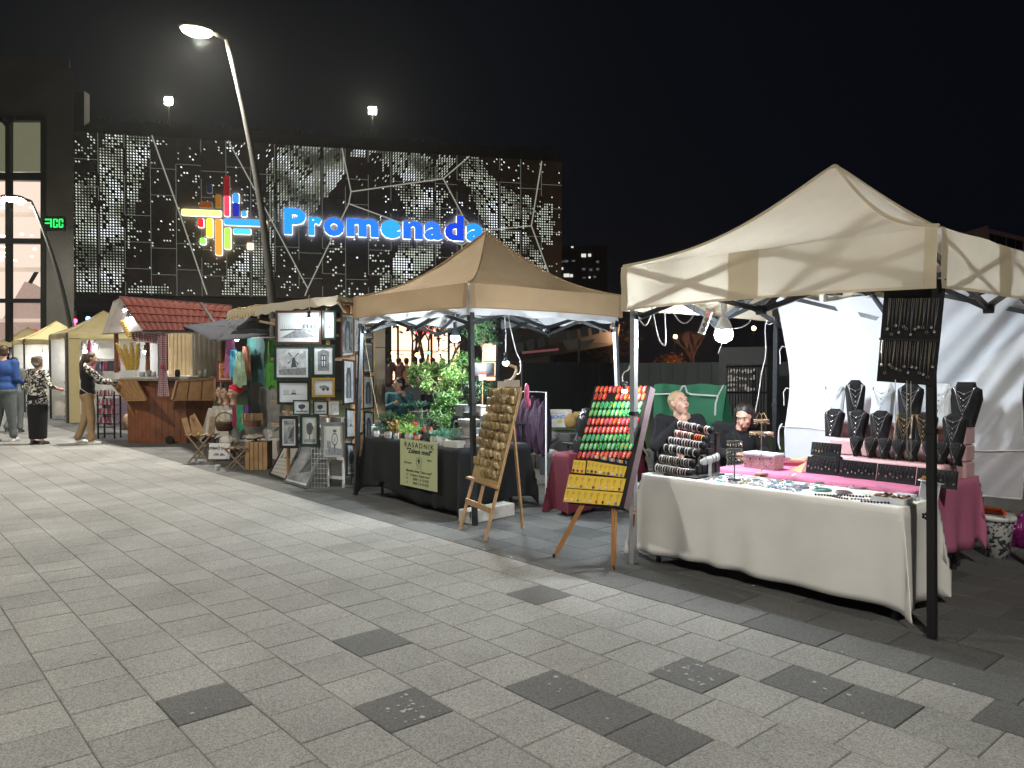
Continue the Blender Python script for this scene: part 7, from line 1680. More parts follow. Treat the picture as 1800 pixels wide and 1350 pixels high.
# ================================================================== SCARF AND SOAP STALL
random.seed(5)
m_tarp = mat('dark_blue_tarp', (.012, .014, .022), .95, 0, .3, 6)
b = B(); T0 = [at(318, 571, 4.9), at(380, 601, 4.4), at(470, 590, 4.5), at(478, 560, 5.6), at(400, 560, 5.8)]
ctr = sum(T0, V((0, 0, 0))) / 5
for k in range(5): b.sheet(lambda i, j, k=k: ctr.lerp(T0[k].lerp(T0[(k + 1) % 5], i), j) + V((0, 0, .03 * noise.noise(V((i * 4 + k, j * 5, 2))))), 8, 6)
b.build('tarpaulin', m_tarp, smooth=True, label='crumpled dark blue tarpaulin sagging between the kiosk roof and the cream awning', cat='tarpaulin', solid=.004)
bulb('small bulb among the hanging scarves', at(416, 597, 4.75), .03, strength=glow('warm_bulb', (.9, .97, 1), 230), hang=at(414, 575, 4.8))
def scarf(lab, u0, u1, v0, v1, y, c_, seed, fold=5, group='scarves hanging in the scarf stall', cat='scarf', flare=1.25, trans=.25, amp=.02):
    tp = .55 if cat == 'scarf' else .9
    A, Bq = at(u0, v0, y), at(u1, v0, y); dz = at(u0, v0, y).z - at(u0, v1, y).z; m = mat('scarf_%d' % seed, c_, .75, 0, .35, 9, trans=trans); cx = (A + Bq) / 2; hw = (Bq - A) / 2
    b = B(); b.sheet(lambda i, j: cx + hw * ((2 * i - 1) * (tp + (1 - tp) * flare * min(1, j * 1.4))) + V((0, amp * math.sin(i * fold * 6.28 + seed) * (1 - .3 * j) + .02 * noise.noise(V((i * 3, j * 3, seed))), -dz * j * (1 + .05 * math.sin(i * 9 + seed)))), 28, 12)
    return b.build('scarf' if cat == 'scarf' else 'hanging_cloth', m, smooth=True, label=lab, cat=cat, group=group)
scarf('mottled pink and violet scarf, leftmost of the hanging scarves', 394, 415, 598, 660, 4.95, (.5, .16, .35), 1)
scarf('sky blue scarf between the pink and the sage ones', 403, 418, 615, 664, 4.85, (.08, .4, .6), 2, 3)
scarf('long sage green scarf hanging in front', 410, 431, 618, 678, 4.8, (.3, .42, .28), 3, 3)
scarf('rust and brown scarf, rightmost of the hanging scarves', 425, 441, 609, 669, 4.88, (.35, .14, .08), 4, 3)
scarf('teal T-shirt with a small printed emblem hanging flat', 433, 466, 593, 674, 5.0, (.03, .12, .11), 5, 1, None, 'T-shirt', 1, .1, .006)
b = B(); q = at(449, 618, 4.97); b.ring(q, .035, .002, 'y', 14, 4, sy=.8); b.tube([q + V((-.045, 0, -.05)), q + V((.045, 0, -.05))], .003, 4); b.tube([q + V((-.02, 0, 0)), q + V((0, 0, .05)), q + V((.02, 0, 0))], .002, 4); b.build('shirt_emblem', m_ink, label='small line emblem printed on the teal T-shirt', cat='emblem')
scarf('bright green cloth hanging beside the framed pictures', 466, 487, 597, 680, 4.9, (.07, .3, .03), 6, 2, None, 'cloth', 1.05, .3, .01)
scarf('grey semi-transparent plastic sheet below the green cloth', 455, 490, 680, 752, 4.95, (.3, .3, .28), 7, 1, None, 'plastic sheet', 1.1, .4, .03)
b = B(); b.beam(at(385, 594, 4.97), at(490, 593, 4.97), .02); b.build('hanging_rod', m_oldwood, label='rod from which scarves and cloths hang under the tarpaulin', cat='rod')
for (u, lab) in ((388, 'thin left post of the scarf stall'), (492, 'thin right post of the scarf stall')): p = at(u, 600, 5.02); b = B(); b.beam((p.x, p.y, .012), p, .03); b.build('stall_post', m_oldwood, label=lab, cat='post')
C = at(396, 653, 5.05); frame('framed_picture', 'red-brown framed picture of orange flames beside the pink scarf', C, RGT, ZV, -_cf, .29, .36, FR['red'], 'x', mat('flame_print', (.5, .16, .02), .5, 0, .8, 14), .035, .02, (mat('flame', (.8, .4, .05), .5), FR['black']), group='framed pictures of the scarf stall')
# table with display: cards, velvet cloths, mannequin heads
tx = at(410, 740, 4.95); 
folding_table('small table of the scarf stall carrying mannequin heads', tx.x - .55, tx.x + .45, 4.75, 5.25, .78, .05)
drape(tx.x - .56, tx.x + .46, 4.73, 5.26, .785, .3, .05, 31, flare=.04, nx=14, ny=8).build('tablecloth', mat('cream_cloth', (.5, .46, .4), .8, 0, .1, 6), smooth=True, label='cream cloth on the small table of the scarf stall', cat='tablecloth')
m_man = mat('mannequin_skin', (.5, .3, .2), .35, 0, .05); RC = Euler((0, 0, TOCAM - .7)).to_matrix()
def mannequin(lab, u, v, y, hm, kind):
    H = at(u, v, y); t = thing('mannequin_head', lab, 'mannequin head', (H.x, H.y, H.z - .2), group='mannequin heads'); b = B(); head_parts(b, H, RC, True); capsule(b, H - V((0, 0, .08)), H - V((0, 0, .17)), .045, .055); b.lathe([(.075, 0), (.06, .03)], H - V((0, 0, .2)), 12)
    me = remesh(b, .011, 2, 'head'); me.materials.clear(); me.materials.append(m_man)
    for q in me.vertices: q.co -= V((H.x, H.y, H.z - .2))
    o = bpy.data.objects.new('head', me); COL.objects.link(o); o.parent = t
    def P(x, y, z): return H + RC @ V((x, y, z))
    b = B(); ellip(b, P(0, -.03, .055), (.09, .098, .088), RC)
    if kind == 'turban': ellip(b, P(0, -.05, .07), (.105, .12, .1), RC); ellip(b, P(0, .05, .1), (.05, .04, .04), RC)
    else: ellip(b, P(0, -.05, 0), (.085, .07, .1), RC)
    me = remesh(b, .012, 2, 'turban' if kind == 'turban' else 'wig'); me.materials.clear(); me.materials.append(hm)
    for q in me.vertices: q.co -= V((H.x, H.y, H.z - .2))
    o = bpy.data.objects.new(me.name.split('.')[0], me); COL.objects.link(o); o.parent = t
    b = B()
    for sx in (-1, 1): ellip(b, P(.03 * sx, .083, .017), (.012, .005, .005), RC)
    b.build('painted_eyes', m_black, t)
mannequin('mannequin head with dark headband, leftmost', 389, 689, 5.05, h_dark, 'wig'); mannequin('mannequin head with dark hair, middle of the three', 398, 691, 4.98, h_dark, 'wig'); mannequin('mannequin head wearing a bright red turban', 411, 691, 4.9, mat('red_turban', (.75, .03, .05), .6, 0, .1, 20, .2), 'turban')
for k, (u, v) in enumerate(((378, 724), (388, 724), (398, 723))):
    p = at(u, v, 4.72); b = B(basis(p, (RGT + V((0, 0, .04))).normalized(), ZV)); b.box((0, 0, 0), (.085, .2, .012)); b.box((0, 0, .007), (.055, .16, .003)); b.build('card_frame', mat('card_pale', (.42, .38, .33), .7, 0, .15, 20), label='upright pale card with jewellery before the table, %s of three' % ('leftmost', 'middle', 'rightmost')[k], cat='card', group='pale cards of the scarf stall')
scarf('maroon velvet cloth falling over the table edge', 408, 417, 712, 752, 4.68, (.2, .02, .06), 8, 2, None, 'cloth', 1.1, 0, .01)
scarf('glittering green cloth falling over the table edge', 416, 428, 712, 756, 4.66, (.02, .25, .12), 9, 2, None, 'cloth', 1.1, 0, .01)
scarf('violet cloth at the right end of the table', 428, 437, 712, 748, 4.68, (.12, .04, .2), 10, 2, None, 'cloth', 1.1, 0, .01)
scarf('black trousers hanging from a stand behind the table', 436, 458, 672, 735, 4.85, (.008, .008, .008), 12, 2, None, 'trousers', .9, 0, .03)
# stools, baskets, crate
def cross_stool(lab, u, v, w, h, y_=None):
    p = atz(u, v, .012); t = thing('folding_stool', lab, 'stool', p); s = RGT * w / 2; dpt = _cf * .26
    for o in (0, 1):
        for a, c_ in ((-1, 1), (1, -1)): b = B(); b.beam(p + dpt * o + s * a, p + dpt * o + s * c_ + V((0, 0, h)), .03, .02); b.build('leg', m_oldwood, t)
    for k in range(4): b = B(); q = p + s * (-1 + k * .667) * .95 + V((0, 0, h + .01)); b.beam(q - dpt * .1, q + dpt * 1.15, w / 4.6, .018); b.build('seat_slat', m_oldwood, t)
    return p
p = cross_stool('weathered cross-legged stool at left holding wooden boards', 350, 814, .34, .42)
q = p + V((0, 0, .44)); b = B()
for k, (dx, l, a) in enumerate(((-.2, .26, -.25), (-.1, .26, -.15), (.02, .34, -.5), (.15, .28, .12))):
    c_ = q + RGT * dx + _cf * .1; b = B(basis(c_ + (RGT * math.sin(a) + ZV * math.cos(a)) * l / 2, (RGT * math.cos(a) - ZV * math.sin(a)), (RGT * math.sin(a) + ZV * math.cos(a)))); b.box((0, 0, 0), (.09, l, .02)); b.build('cutting_board', m_wood if k != 3 else m_oldwood, label='pale wooden board standing on the left stool, %s' % nth(k, 4), cat='cutting board', group='wooden boards on the left stool', bevel=.003)
def heap(lab, u, v, y, s, m, name='cloth_heap', cat='cloth', n=5, am=.03):
    c_ = at(u, v, y); R_ = random.Random(int(u)); return lump(name, lab, cat, m, [(c_ + V((R_.uniform(-.4, .4) * s[0], R_.uniform(-.4, .4) * s[1], R_.uniform(-.25, .25) * s[2])), (s[0] * .6, s[1] * .6, s[2] * .55)) for _ in range(n)], .012, am)
heap('yellow cloth spread over the left stool', 352, 763, 4.4, (.2, .14, .04), mat('yellow_cloth', (.55, .38, .08), .8, 0, .2, 8))
heap('white crumpled cloth with soaps between the baskets', 401, 776, 4.45, (.26, .14, .12), mat('off_white_cloth', (.55, .52, .45), .85, 0, .1, 8), am=.04)
p2 = cross_stool('low folding stool under the white crumpled cloth', 414, 826, .3, .3)
def basket(lab, u, v, y, r, h, items, handle=True):
    c_ = at(u, v, y); t = thing('basket', lab, 'basket', c_); m = mat('wicker', (.1, .05, .03), .8, 0, .4, 50, .5); b = B(); b.lathe([(r * .7, 0), (r * .95, h * .7), (r, h), (r * .93, h), (r * .7, h * .4)], c_, 16); b.build('basket_body', m, t, True)
    for z in (.25, .5, .75): b = B(); b.ring(c_ + V((0, 0, h * z)), r * (.74 + .27 * z), .006, 'z', 16, 4); b.build('woven_band', m, t)
    if handle: b = B(); b.tube([c_ + RGT * r * math.cos(a * PI / 10) * .95 + V((0, 0, h + r * .9 * math.sin(a * PI / 10))) for a in range(11)], .009, 6); b.build('handle', m, t)
    for k in range(items):
        a = random.random() * 6.3; d = random.uniform(0, .8) * r; b = B(); b.box(c_ + V((math.cos(a) * d, math.sin(a) * d, h + .015)), (.05, .035, .025), random.random() * 3); b.build('soap', mat('soap_%d' % (k % 4), [(.65, .58, .5), (.6, .4, .35), (.55, .5, .2), (.7, .68, .62)][k % 4], .6), label='small wrapped soap heaped in the handled wicker basket', cat='soap', group='soaps in the wicker basket')
basket('round dark wicker basket with handle heaped with little soaps', 395, 757, 4.6, .16, .15, 22)
t = thing('wooden_trough', 'brown wooden trough with upright packets right of the handled basket', 'trough', at(445, 755, 4.6)); c_ = at(444, 750, 4.6); b = B(); b.lathe([(.14, 0), (.17, .1), (.15, .1), (.13, .03)], c_, 12, sy=.7); b.build('trough_body', mat('trough_wood', (.16, .07, .04), .7, 0, .3, 12), t)
for k in range(8): b = B(); b.box(c_ + RGT * (-.12 + k * .034) + V((0, 0, .12)), (.03, .07, .16), random.uniform(-.3, .3)); b.build('packet', [m_oldwood, m_wood, mat('kraft', (.3, .22, .15), .8)][k % 3], t)
cp = atz(447, 826, .012); t = thing('slatted_crate', 'upright crate of pale vertical slats under a beige cloth', 'crate', cp)
for k in range(5): b = B(); q = cp + RGT * (-.13 + k * .065) - _cf * .0; b.prism([q, q + RGT * .055, q + RGT * .055 + _cf * .015, q + _cf * .015], (0, 0, .4)); b.build('slat', m_wood, t)
b = B(); q = cp - RGT * .12 + _cf * .02; b.prism([q, q + RGT * .29, q + RGT * .29 + _cf * .28, q + _cf * .28], (0, 0, .398)); b.build('crate_body', mat('crate_inside', (.12, .07, .035), .8), t)
heap('beige cloth lying over the slatted crate', 446, 768, 4.55, (.22, .17, .05), mat('beige_cloth', (.42, .36, .3), .85, 0, .1, 8), am=.03)
q = atz(478, 812, .012); drape(q.x - .1, q.x + .3, q.y + .05, q.y + .4, .37, .06, .06, 51, flare=.05, nx=8, ny=6).build('tablecloth', mat('cream_cloth', (.5, .46, .4)), smooth=True, label='pale cloth over a low box left of the leaning pictures', cat='tablecloth')
sp = atz(385, 810, .012); t = thing('soap_sign', 'white cardboard sign lettered DOMAĆI SAPUN leaning before the stools', 'sign', sp); Ms = basis(at(385.5, 793, 4.2), RGT, (V((0, 0, 1)) + _cf * .15)); k_ = at(385.5, 793, 4.2); D_ = (k_ - CAM).dot(FWD) / F_PX
b = B(Ms); b.box((0, 0, -.003), (37 * D_, 28 * D_, .004)); b.build('card', m_white, t); b = B()
addtext(b, 'DOMAĆI SAPUN', 6.2 * D_, Ms @ Matrix.Translation((0, 3 * D_, .001)), ext=.001, bold=.002, xs=.82); addtext(b, '100 din.', 6.6 * D_, Ms @ Matrix.Translation((0, -8 * D_, .001)), ext=.001, bold=.001); b.build('lettering', m_ink, t)
b = B(); p = atz(382, 826, .013); b.lathe([(.03, 0), (.04, .07), (.035, .07)], p, 10); b.build('clear_cup', mat('clear_plastic', (.6, .62, .62), .2, 0, .2), label='crumpled clear plastic cup on the paving before the stools', cat='cup')

# ================================================================== WOODEN KIOSK
KD = 15.4
def kp(u, v, d=0): return atd(u, v, KD + d)
kc = kp(305, 760, .3); kk = thing('wooden_kiosk', 'octagonal wooden food kiosk on wheels with red tiled roof and folded-down hatches', 'kiosk', (kc.x, kc.y, 0)); m_kw = mat('kiosk_wood', (.22, .075, .03), .45, 0, .3, 5); m_kl = mat('kiosk_hatch_wood', (.34, .19, .08), .5, 0, .2, 8)
kz0, kz1 = kp(300, 776).z, kp(300, 664).z; Rk = .86; N8 = 8; kc0 = V((kc.x, kc.y, 0)); rot = YAW + .3
V8 = [V((math.cos(rot + k * PI / 4 + .39) * Rk, math.sin(rot + k * PI / 4 + .39) * Rk, 0)) for k in range(8)]
for k in range(8):
    A, C_ = kc0 + V8[k], kc0 + V8[(k + 1) % 8]; nb = 6; nn = (A + C_) / 2 - kc0
    if nn.dot(-_cf) < -.2: continue
    for j in range(nb): b = B(); a, c_ = A.lerp(C_, (j + .03) / nb), A.lerp(C_, (j + .97) / nb); i_ = nn.normalized() * -.02; b.prism([a + V((0, 0, kz0)), c_ + V((0, 0, kz0)), c_ + i_ + V((0, 0, kz0)), a + i_ + V((0, 0, kz0))], (0, 0, kz1 - kz0)); b.build('wall_plank', m_kw, kk)
b = B(); b.prism([kc0 + q * .96 + V((0, 0, kz0 + .005)) for q in V8], (0, 0, kz1 - kz0 - .02)); b.build('body_core', m_kw, kk)
b = B(); b.prism([kc0 + q * 1.02 + V((0, 0, kz0 - .09)) for q in V8], (0, 0, .1)); b.build('plinth', mat('mossy_plinth', (.12, .12, .07), .85, 0, .4, 8), kk)
for (u, d) in ((243, .2), (298, -.55), (360, -.2)): p = kp(u, 784, d); b = B(); b.T = basis((p.x, p.y, .09), RGT, ZV); b.lathe([(.075, -.025), (.08, 0), (.075, .025)], (0, 0, 0), 14); b.build('wheel', m_black, kk)
b = B(); b.prism([kc0 + q * 1.16 + V((0, 0, kz1 - .01)) for q in V8], (0, 0, .035)); b.build('counter', mat('marble_counter', (.5, .5, .48), .3, 0, .25, 8), kk)
b = B(); b.prism([kc0 + q * 1.17 + V((0, 0, kz1 - .05)) for q in V8], (0, 0, .038)); b.build('counter_edge', m_oldwood, kk)
# interior glow wall, side curtain
b = B(); q0, q1 = kp(338, 660, .55), kp(392, 664, .2); b.sheet(lambda i, j: q0.lerp(q1, i) + V((0, 0, j * 1.0)) + _cf * .03 * math.sin(i * 40), 30, 4); b.build('side_curtain', mat('plastic_curtain', (.42, .38, .3), .4, 0, .15, 5, trans=.3), kk, True)
for (uu, vv) in (((191, 664), (203, 700)), ): pass
def hatch(quad, nm, ns):
    P = [kp(*q) for q in quad]; h = None
    for j in range(ns): a0, a1 = (j + .04) / ns, (j + .96) / ns; b = B(); b.prism([P[0].lerp(P[1], a0), P[0].lerp(P[1], a1), P[3].lerp(P[2], a1), P[3].lerp(P[2], a0)], _cf * .02); b.build(nm, m_kl, kk)
    b = B()
    for i in range(4): b.beam(P[i] - _cf * .012, P[(i + 1) % 4] - _cf * .012, .035, .03)
    b.build('hatch_frame', m_kl, kk)
hatch([(193, 668, -.2), (238, 667, -.7), (258, 703, -1.0), (222, 704, -.5)], 'hatch_slat', 6)
hatch([(311, 670, -.75), (378, 665, -.35), (378, 703, -.45), (303, 703, -.95)], 'hatch_board', 3)
b = B(); b.beam(kp(222, 700, -.5), kp(240, 740, -.3), .03); b.build('hatch_strut', m_kl, kk)
for (u, d) in ((260, .5), (286, -.62), (392, -.1), (205, .4)): a = kp(u, 655, d); b = B(); b.beam(a, V((a.x, a.y, kp(u, 578, d).z)), .07, .07); b.build('post', m_kw, kk)
# roof: courses of scalloped tiles
m_tile = mat('red_metal_tile', (.085, .026, .02), .3, .2, .25, 3)
RA, RB = kp(211, 525, .3), kp(408, 541, .5); EA, EB = kp(250, 583, -.9), kp(384, 583, -.7)
roof = B(); roof.prism([RA, RB, kp(392, 566, -.1), EB, EA], V((0, 0, -.03)) + _cf * .02); rf = roof.build('roof_deck', mat('roof_underside', (.3, .26, .22), .7), kk)
nr, ncol = 4, 15
for r in range(nr):
    for c_ in range(ncol):
        t0, t1 = c_ / ncol, (c_ + 1) / ncol
        def rp(i, j): L_ = RA.lerp(EA, j); R_ = RB.lerp(EB, j); return L_.lerp(R_, i)
        j0, j1 = r / nr, (r + 1.06) / nr; nrm = (EA - RA).cross(RB - RA).normalized(); nrm = nrm if nrm.z > 0 else -nrm
        b = B(); b.sheet(lambda i, j: rp(t0 + (t1 - t0) * i, j0 + (j1 - j0) * j) + nrm * (.018 + .028 * math.sin(PI * i) + .02 * j) + (EA - RA).normalized() * (.035 * math.sin(PI * i) * j), 5, 2); b.sheet(lambda i, j: rp(t0 + (t1 - t0) * i, j1) + nrm * (.038 + .028 * math.sin(PI * i) - .03 * j) + (EA - RA).normalized() * (.035 * math.sin(PI * i)), 5, 1)
        b.build('roof_tile', m_tile, kk, True)
b = B(); b.beam(RA + V((0, 0, .03)), RB + V((0, 0, .03)), .09, .05); b.build('ridge_cap', mat('ridge_metal', (.2, .09, .08), .35, .4), kk)
b = B(); b.beam(RB.lerp(RA, .28) + V((0, 0, .05)), EB + V((0, 0, .05)), .05, .03); b.build('hip_cap', m_black, kk)
b = B(); b.prism([kp(199, 531, .6), RA, EA, kp(180, 588, .5)], V((0, 0, .02))); b.build('gable_board', mat('gable_white', (.42, .38, .34), .6, 0, .12, 4), kk)
b = B(); b.prism([kp(180, 588, .5), EA, kp(300, 588, .8), kp(230, 585, 1.6)], V((0, 0, .02))); b.build('soffit', mat('roof_underside', (.3, .26, .22)), kk)
m_bk = glow('kiosk_bulb', (.9, .96, 1), 260)
bulb('bulb glowing under the left gable of the wooden kiosk', kp(226, 560, -.35), .045, strength=m_bk); bulb('small pinkish bulb above the other one under the kiosk gable', kp(219, 545, .0), .03, strength=glow('pink_bulb', (1, .8, .95), 120)); bulb('bulb hanging deep inside the wooden kiosk', kp(255, 618, .9), .04, strength=m_bk)
q0, q1 = kp(296, 660, 1.1), kp(350, 660, 1.0); b = B(); b.sheet(lambda i, j: q0.lerp(q1, i) + V((0, 0, j * 1.0)) + _cf * .03 * math.sin(i * 50), 30, 4); b.build('back_curtain', mat('inner_curtain', (.5, .38, .22), .7, 0, .15, 5, trans=.2), kk, True)
# gingham cloths
m_gin = bpy.data.materials.new('gingham'); m_gin.use_nodes = True; nt = m_gin.node_tree; tc = nt.nodes.new('ShaderNodeTexCoord'); ck = nt.nodes.new('ShaderNodeTexBrick'); ck.offset = 0; nt.links.new(tc.outputs['UV'], ck.inputs['Vector']); ck.inputs['Color1'].default_value = (.6, .56, .56, 1); ck.inputs['Color2'].default_value = (.5, .42, .42, 1); ck.inputs['Mortar'].default_value = (.24, .05, .07, 1); ck.inputs['Scale'].default_value = 1; ck.inputs['Mortar Size'].default_value = .1; ck.inputs['Brick Width'].default_value = .5; ck.inputs['Row Height'].default_value = .5; nt.links.new(ck.outputs['Color'], nt.nodes['Principled BSDF'].inputs['Base Color'])
def gingham(name, fn, nu, nv, su, sv):
    b = B(); b.sheet(fn, nu, nv); o = b.build(name, m_gin, kk, True); uv = o.data.uv_layers.new(name='UVMap')
    for p in o.data.polygons:
        for li, vi in zip(p.loop_indices, p.vertices): uv.data[li].uv = ((vi % (nu + 1)) / nu * su, (vi // (nu + 1)) / nv * sv)
a, c_ = kp(231, 576, -.3), kp(279, 582, -.72); gingham('gingham_valance', lambda i, j: a.lerp(c_, i) + V((0, 0, -.25 * j)) + _cf * .02 * math.sin(i * 25), 24, 4, 7, 3)
a2 = kp(286, 586, -.8); gingham('gingham_curtain', lambda i, j: a2 + RGT * (i - .5) * (.2 + .1 * max(0, j - .8) * 3 - .04 * math.sin(PI * min(1, j * 1.25))) + V((0, 0, -1.2 * j)) + _cf * .025 * math.sin(i * 12), 14, 26, 4, 17)
b = B(); b.ball(a2 + V((0, 0, -.64)) - _cf * .03, .07, 8, 5, (1, .5, .5)); b.build('red_bow', mat('red_paint', (.5, .03, .03)), kk)
# spiral snacks on sticks, goods on the counter
m_cor = mat('spiral_snack', (.6, .4, .08), .5, 0, .15, 20)
for k, (u0, v0, u1, v1, lab) in enumerate(((214, 563, 228, 594, 'high tilted spiral snack on a stick under the gable'), (206, 603, 225, 651, 'leftmost spiral snack leaning left on the kiosk counter'), (218, 605, 230, 651, 'second spiral snack from left on the kiosk counter'), (231, 602, 233, 651, 'upright spiral snack in the middle of the counter'), (243, 604, 240, 651, 'right-hand upright spiral snack on the counter'))):
    a, c_ = kp(u0, v0, -.5), kp(u1, v1, -.5); d = (c_ - a); t = thing('spiral_snack', lab, 'snack', c_, group='spiral snacks on sticks'); b = B(); b.tube([a, c_], .01, 5); b.build('stick', m_wood, t)
    n = int(d.length / .035); P = [a + d * (q / (n * 6)) + RGT * math.cos(q * 1.05) * (.025 + .02 * math.sin(PI * q / (n * 6))) + _cf * math.sin(q * 1.05) * .03 for q in range(n * 6)]; b = B(); b.tube(P, .015, 5); b.build('spiral', m_cor, t, True)
for n, (u, w_, h_, c4, lab) in enumerate(((250, .12, .1, (.5, .5, .5), 'small pale tub on the kiosk counter beside the snacks'), (262, .1, .13, (.3, .3, .3), 'grey jar on the kiosk counter near the thin post'), (270, .09, .1, (.6, .6, .6), 'white cup on the kiosk counter left of the gingham curtain'), (312, .1, .14, (.05, .05, .05), 'black appliance on the counter before the vendor'), (352, .08, .12, (.4, .35, .2), 'clear jar of honey-coloured goods on the counter right of the vendor'), (362, .08, .14, (.3, .3, .28), 'tall glass on the counter near the plastic curtain'))):
    p = kp(u, 656, -.45 if u < 300 else -.3); p.z = kz1 + .026; b = B(); b.lathe([(w_ / 2, 0), (w_ / 2, h_ * .8), (w_ * .4, h_), (w_ * .1, h_)], p, 10); b.build('counter_jar', mat('jar_%d' % n, c4, .35), smooth=True, label=lab, cat='jar')
# ================================================================== FAR STALLS AT THE LEFT
m_yt = cloth_mat('yellowish_canvas', (.5, .42, .22), .25)
for n, (cx, lab) in enumerate(((-24.3, 'yellowish market tent left of the wooden kiosk'), (-30.9, 'second yellowish market tent farther left, behind the patterned blouse woman'), (-36.5, 'farthest yellowish market tent at the left edge'))):
    t = thing('market_tent_far', lab, 'market tent', (cx, 5.5, 0), group='yellowish market tents'); t.name = 'market_tent'
    x0, x1, y0, y1 = cx - 1.15, cx + 1.15, 4.4, 6.7
    canopy(t, x0, x1, y0, y1, 2.42, 3.1, .16, m_yt, m_yt, m_wht, .06, [], seed=20 + n)
    for (x, y) in ((x0, y0), (x1, y0), (x1, y1), (x0, y1)): b = B(); b.beam((x, y, .012), (x, y, 2.4), .05); b.build('post', m_steel, t)
    b = B(); b.sheet(lambda i, j: V((x0 + (x1 - x0) * i, y1 - .02 + .03 * math.sin(i * 20), .1 + 2.2 * j)), 24, 2); b.build('back_wall', cloth_mat('stall_white', (.6, .58, .55), .2), t, True)
    b = B(); b.sheet(lambda i, j: V((x0 + .01 + .02 * math.sin(i * 14), y0 + (y1 - y0) * i, .1 + 2.2 * j)), 12, 2); b.build('side_curtain', mat('cream_cloth', (.5, .46, .4)), t, True)
    if n == 0: b = B(); b.prism([(x1 - .2, y0 - .02, .012), (x1 + .0, y0 - .02, .012), (x1, y0 + .3, .012), (x1 - .02, y0 + .3, .012)], (0, 0, 2.3)); b.build('rolled_curtain', m_yt, t)
    for k, (dx, dz) in enumerate(((-.5, 1.95), (.4, 1.9))): bulb('bright bulb inside the %s yellowish tent, %s' % (['first', 'second', 'farthest'][n], ['left', 'right'][k]), V((cx + dx, 5.2 + k * .6, dz)), .055, strength=m_bk)
def atx_(u, v, y): return at(u, v, y)
for n, (u, v, y, s, c_, lab, nm) in enumerate(((128, 626, 5.0, (.26, .4), (.85, .22, .03), 'bright orange drawstring bag hanging in the first far tent', 'bag'), (114, 634, 4.8, (.16, .2), (.3, .15, .1), 'brown patterned hat hanging at the post of the far tent', 'hat'), (115, 662, 4.8, (.14, .16), (.45, .05, .12), 'crimson and black hats hanging mid-height at the far tent post', 'hat'), (116, 672, 4.8, (.14, .1), (.03, .03, .03), 'black cap hanging at the far tent post', 'hat'),
  (119, 694, 4.8, (.2, .22), (.03, .06, .16), 'navy blue cap hanging low at the far tent post', 'hat'), (117, 719, 4.8, (.2, .22), (.6, .5, .48), 'pale pink cap, lowest at the far tent post', 'hat'), (128, 719, 4.85, (.14, .2), (.25, .04, .08), 'dark red cap beside the pale pink one', 'hat'), (147, 610, 5.2, (.3, .4), (.35, .33, .33), 'grey-white blouse hanging inside the first far tent', 'blouse'), (157, 612, 5.1, (.1, .45), (.6, .12, .3), 'pink garland hanging inside the first far tent', 'garland'), (206, 632, 5.4, (.4, .5), (.5, .12, .3), 'pink tulle dress hanging behind the spiral snacks', 'dress'), (168, 606, 5.5, (.5, .3), (.4, .4, .42), 'rack of pale clothes high in the first far tent', 'clothes'))):
    p = at(u, v, y); lump('hanging_' + nm, lab, nm, mat('goods_%d' % n, c_, .7, 0, .3, 9), [(p, (s[0] * .5, .06, s[1] * .5)), (p - V((0, 0, s[1] * .25)), (s[0] * .42, .07, s[1] * .3))], .02, .02)
t = thing('clothes_rail', 'rail of dark and wine-red shirts in the first far tent', 'clothes rail', at(176, 645, 5.6)); b = B(); b.beam(at(163, 631, 5.6), at(203, 632, 5.6), .03); b.build('rail', m_black, t)
for k in range(7): p = at(167 + k * 5.5, 643, 5.6); b = B(); b.cbox(p, (.09, .34, .3), .03); b.build('shirt', mat('shirt_%d' % (k % 4), [(.05, .03, .06), (.25, .02, .05), (.03, .03, .04), (.12, .1, .12)][k % 4], .8), t)
for (u, y, lab) in ((60, 6.2, 'rack of dark clothes hanging inside the second far tent'), (30, 6.3, 'rack of mixed clothes hanging inside the farthest tent')):
    t = thing('clothes_rail', lab, 'clothes rail', at(u, 650, y)); b = B(); b.beam(at(u - 20, 628, y), at(u + 22, 628, y), .03); b.build('rail', m_black, t)
    for k in range(8): p = at(u - 18 + k * 5.4, 645, y); b = B(); b.cbox(p, (.12, .4, .5), .04); b.build('garment', mat('garm_%d' % (k % 5), [(.05, .04, .05), (.2, .05, .08), (.3, .3, .28), (.04, .05, .1), (.35, .25, .15)][k % 5], .8), t)
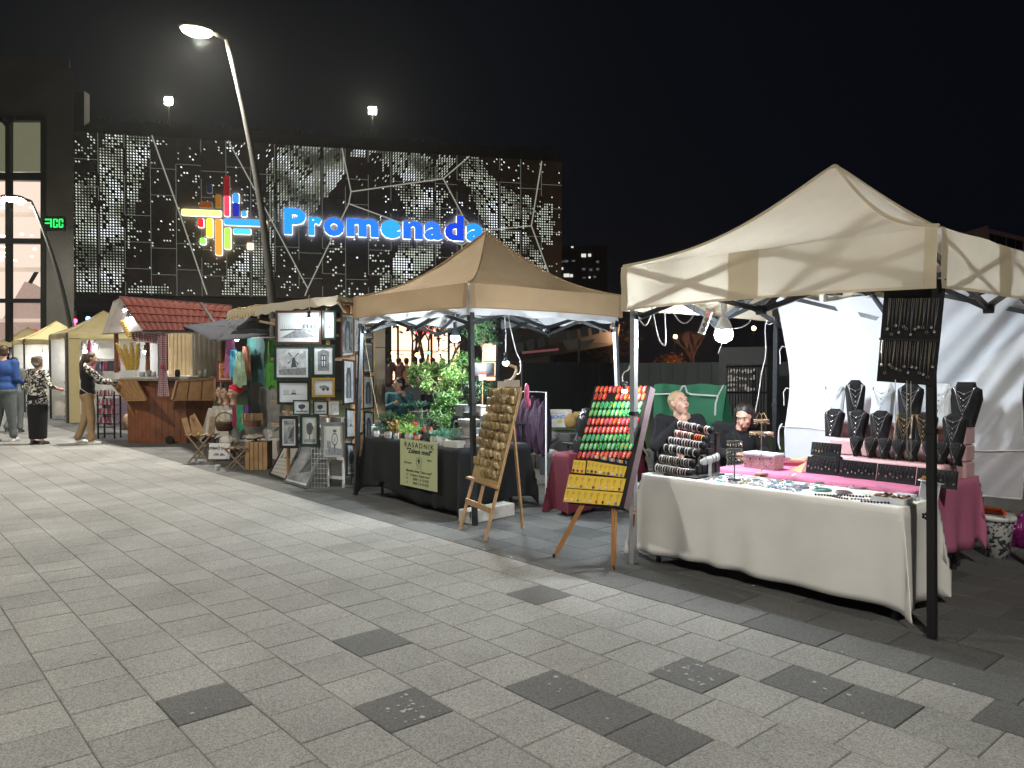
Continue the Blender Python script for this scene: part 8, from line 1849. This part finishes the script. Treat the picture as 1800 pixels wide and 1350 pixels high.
# souvenir rack in front of the tent
rp_ = atz(187, 771, .012); t = thing('souvenir_rack', 'black metal rack with four tiers of pink and white souvenirs left of the kiosk', 'display rack', rp_); hh_ = .98
for (a, c_) in ((-.17, 0), (.17, 0), (-.17, .25), (.17, .25)): b = B(); q = rp_ + RGT * a + _cf * c_; b.beam(q, q + V((0, 0, hh_)), .03); b.build('upright', m_black, t)
for z in (.1, .24): b = B(); b.beam(rp_ - RGT * .17 + V((0, 0, z)), rp_ + RGT * .17 + V((0, 0, z)), .02); b.build('crossbar', m_black, t)
m_pkg = mat('pink_packet', (.4, .08, .14), .6, 0, .5, 30); m_pkw = mat('white_packet', (.6, .55, .55), .6)
for r in range(4):
    z = .38 + r * .19; b = B(); b.box(rp_ + _cf * .1 + V((0, 0, z - .06)), (.38, .26, .015), YAW); b.build('shelf', m_black, t)
    for k in range(10): b = B(); q = rp_ + RGT * (-.15 + k * .033) + V((0, 0, z)) - _cf * .02 * (k % 2); b.beam(q - V((0, 0, .06)), q + V((0, 0, .06)) + RGT * random.uniform(-.03, .03), .032, .02); b.build('packet', m_pkg if (k + r) % 3 else m_pkw, t)
sb = at(231, 735, 5.2); heap('brown carton of toys on the paving beside the kiosk', 225, 742, 5.0, (.18, .15, .3), mat('toy_brown', (.3, .2, .13), .8, 0, .5, 14), 'toy_pile', 'toys', 4, .04)
b = B(); q = at(206, 728, 5.3); b.cbox((q.x, q.y, .35), (.9, .5, .66)); b.build('stall_counter', mat('violet_cover', (.12, .08, .11), .8, 0, .2, 4), label='low violet-grey covered counter behind the souvenir rack', cat='counter')
# ================================================================== GLARE VOLUME: thin medium added to imitate lens bloom round the lamps
b = B(); b.box((-75, 105, 12.7), (456, 456, 27.6)); hz_o = b.build('glare_volume', [], kind='stuff')
m = bpy.data.materials.new('glare_medium'); m.use_nodes = True; N = m.node_tree.nodes; N.remove(N['Principled BSDF'])
pv = N.new('ShaderNodeVolumePrincipled'); pv.inputs['Color'].default_value = (.9, .93, .9, 1); pv.inputs['Density'].default_value = .00042; pv.inputs['Anisotropy'].default_value = .6
m.node_tree.links.new(pv.outputs[0], N['Material Output'].inputs['Volume']); hz_o.data.materials.append(m)
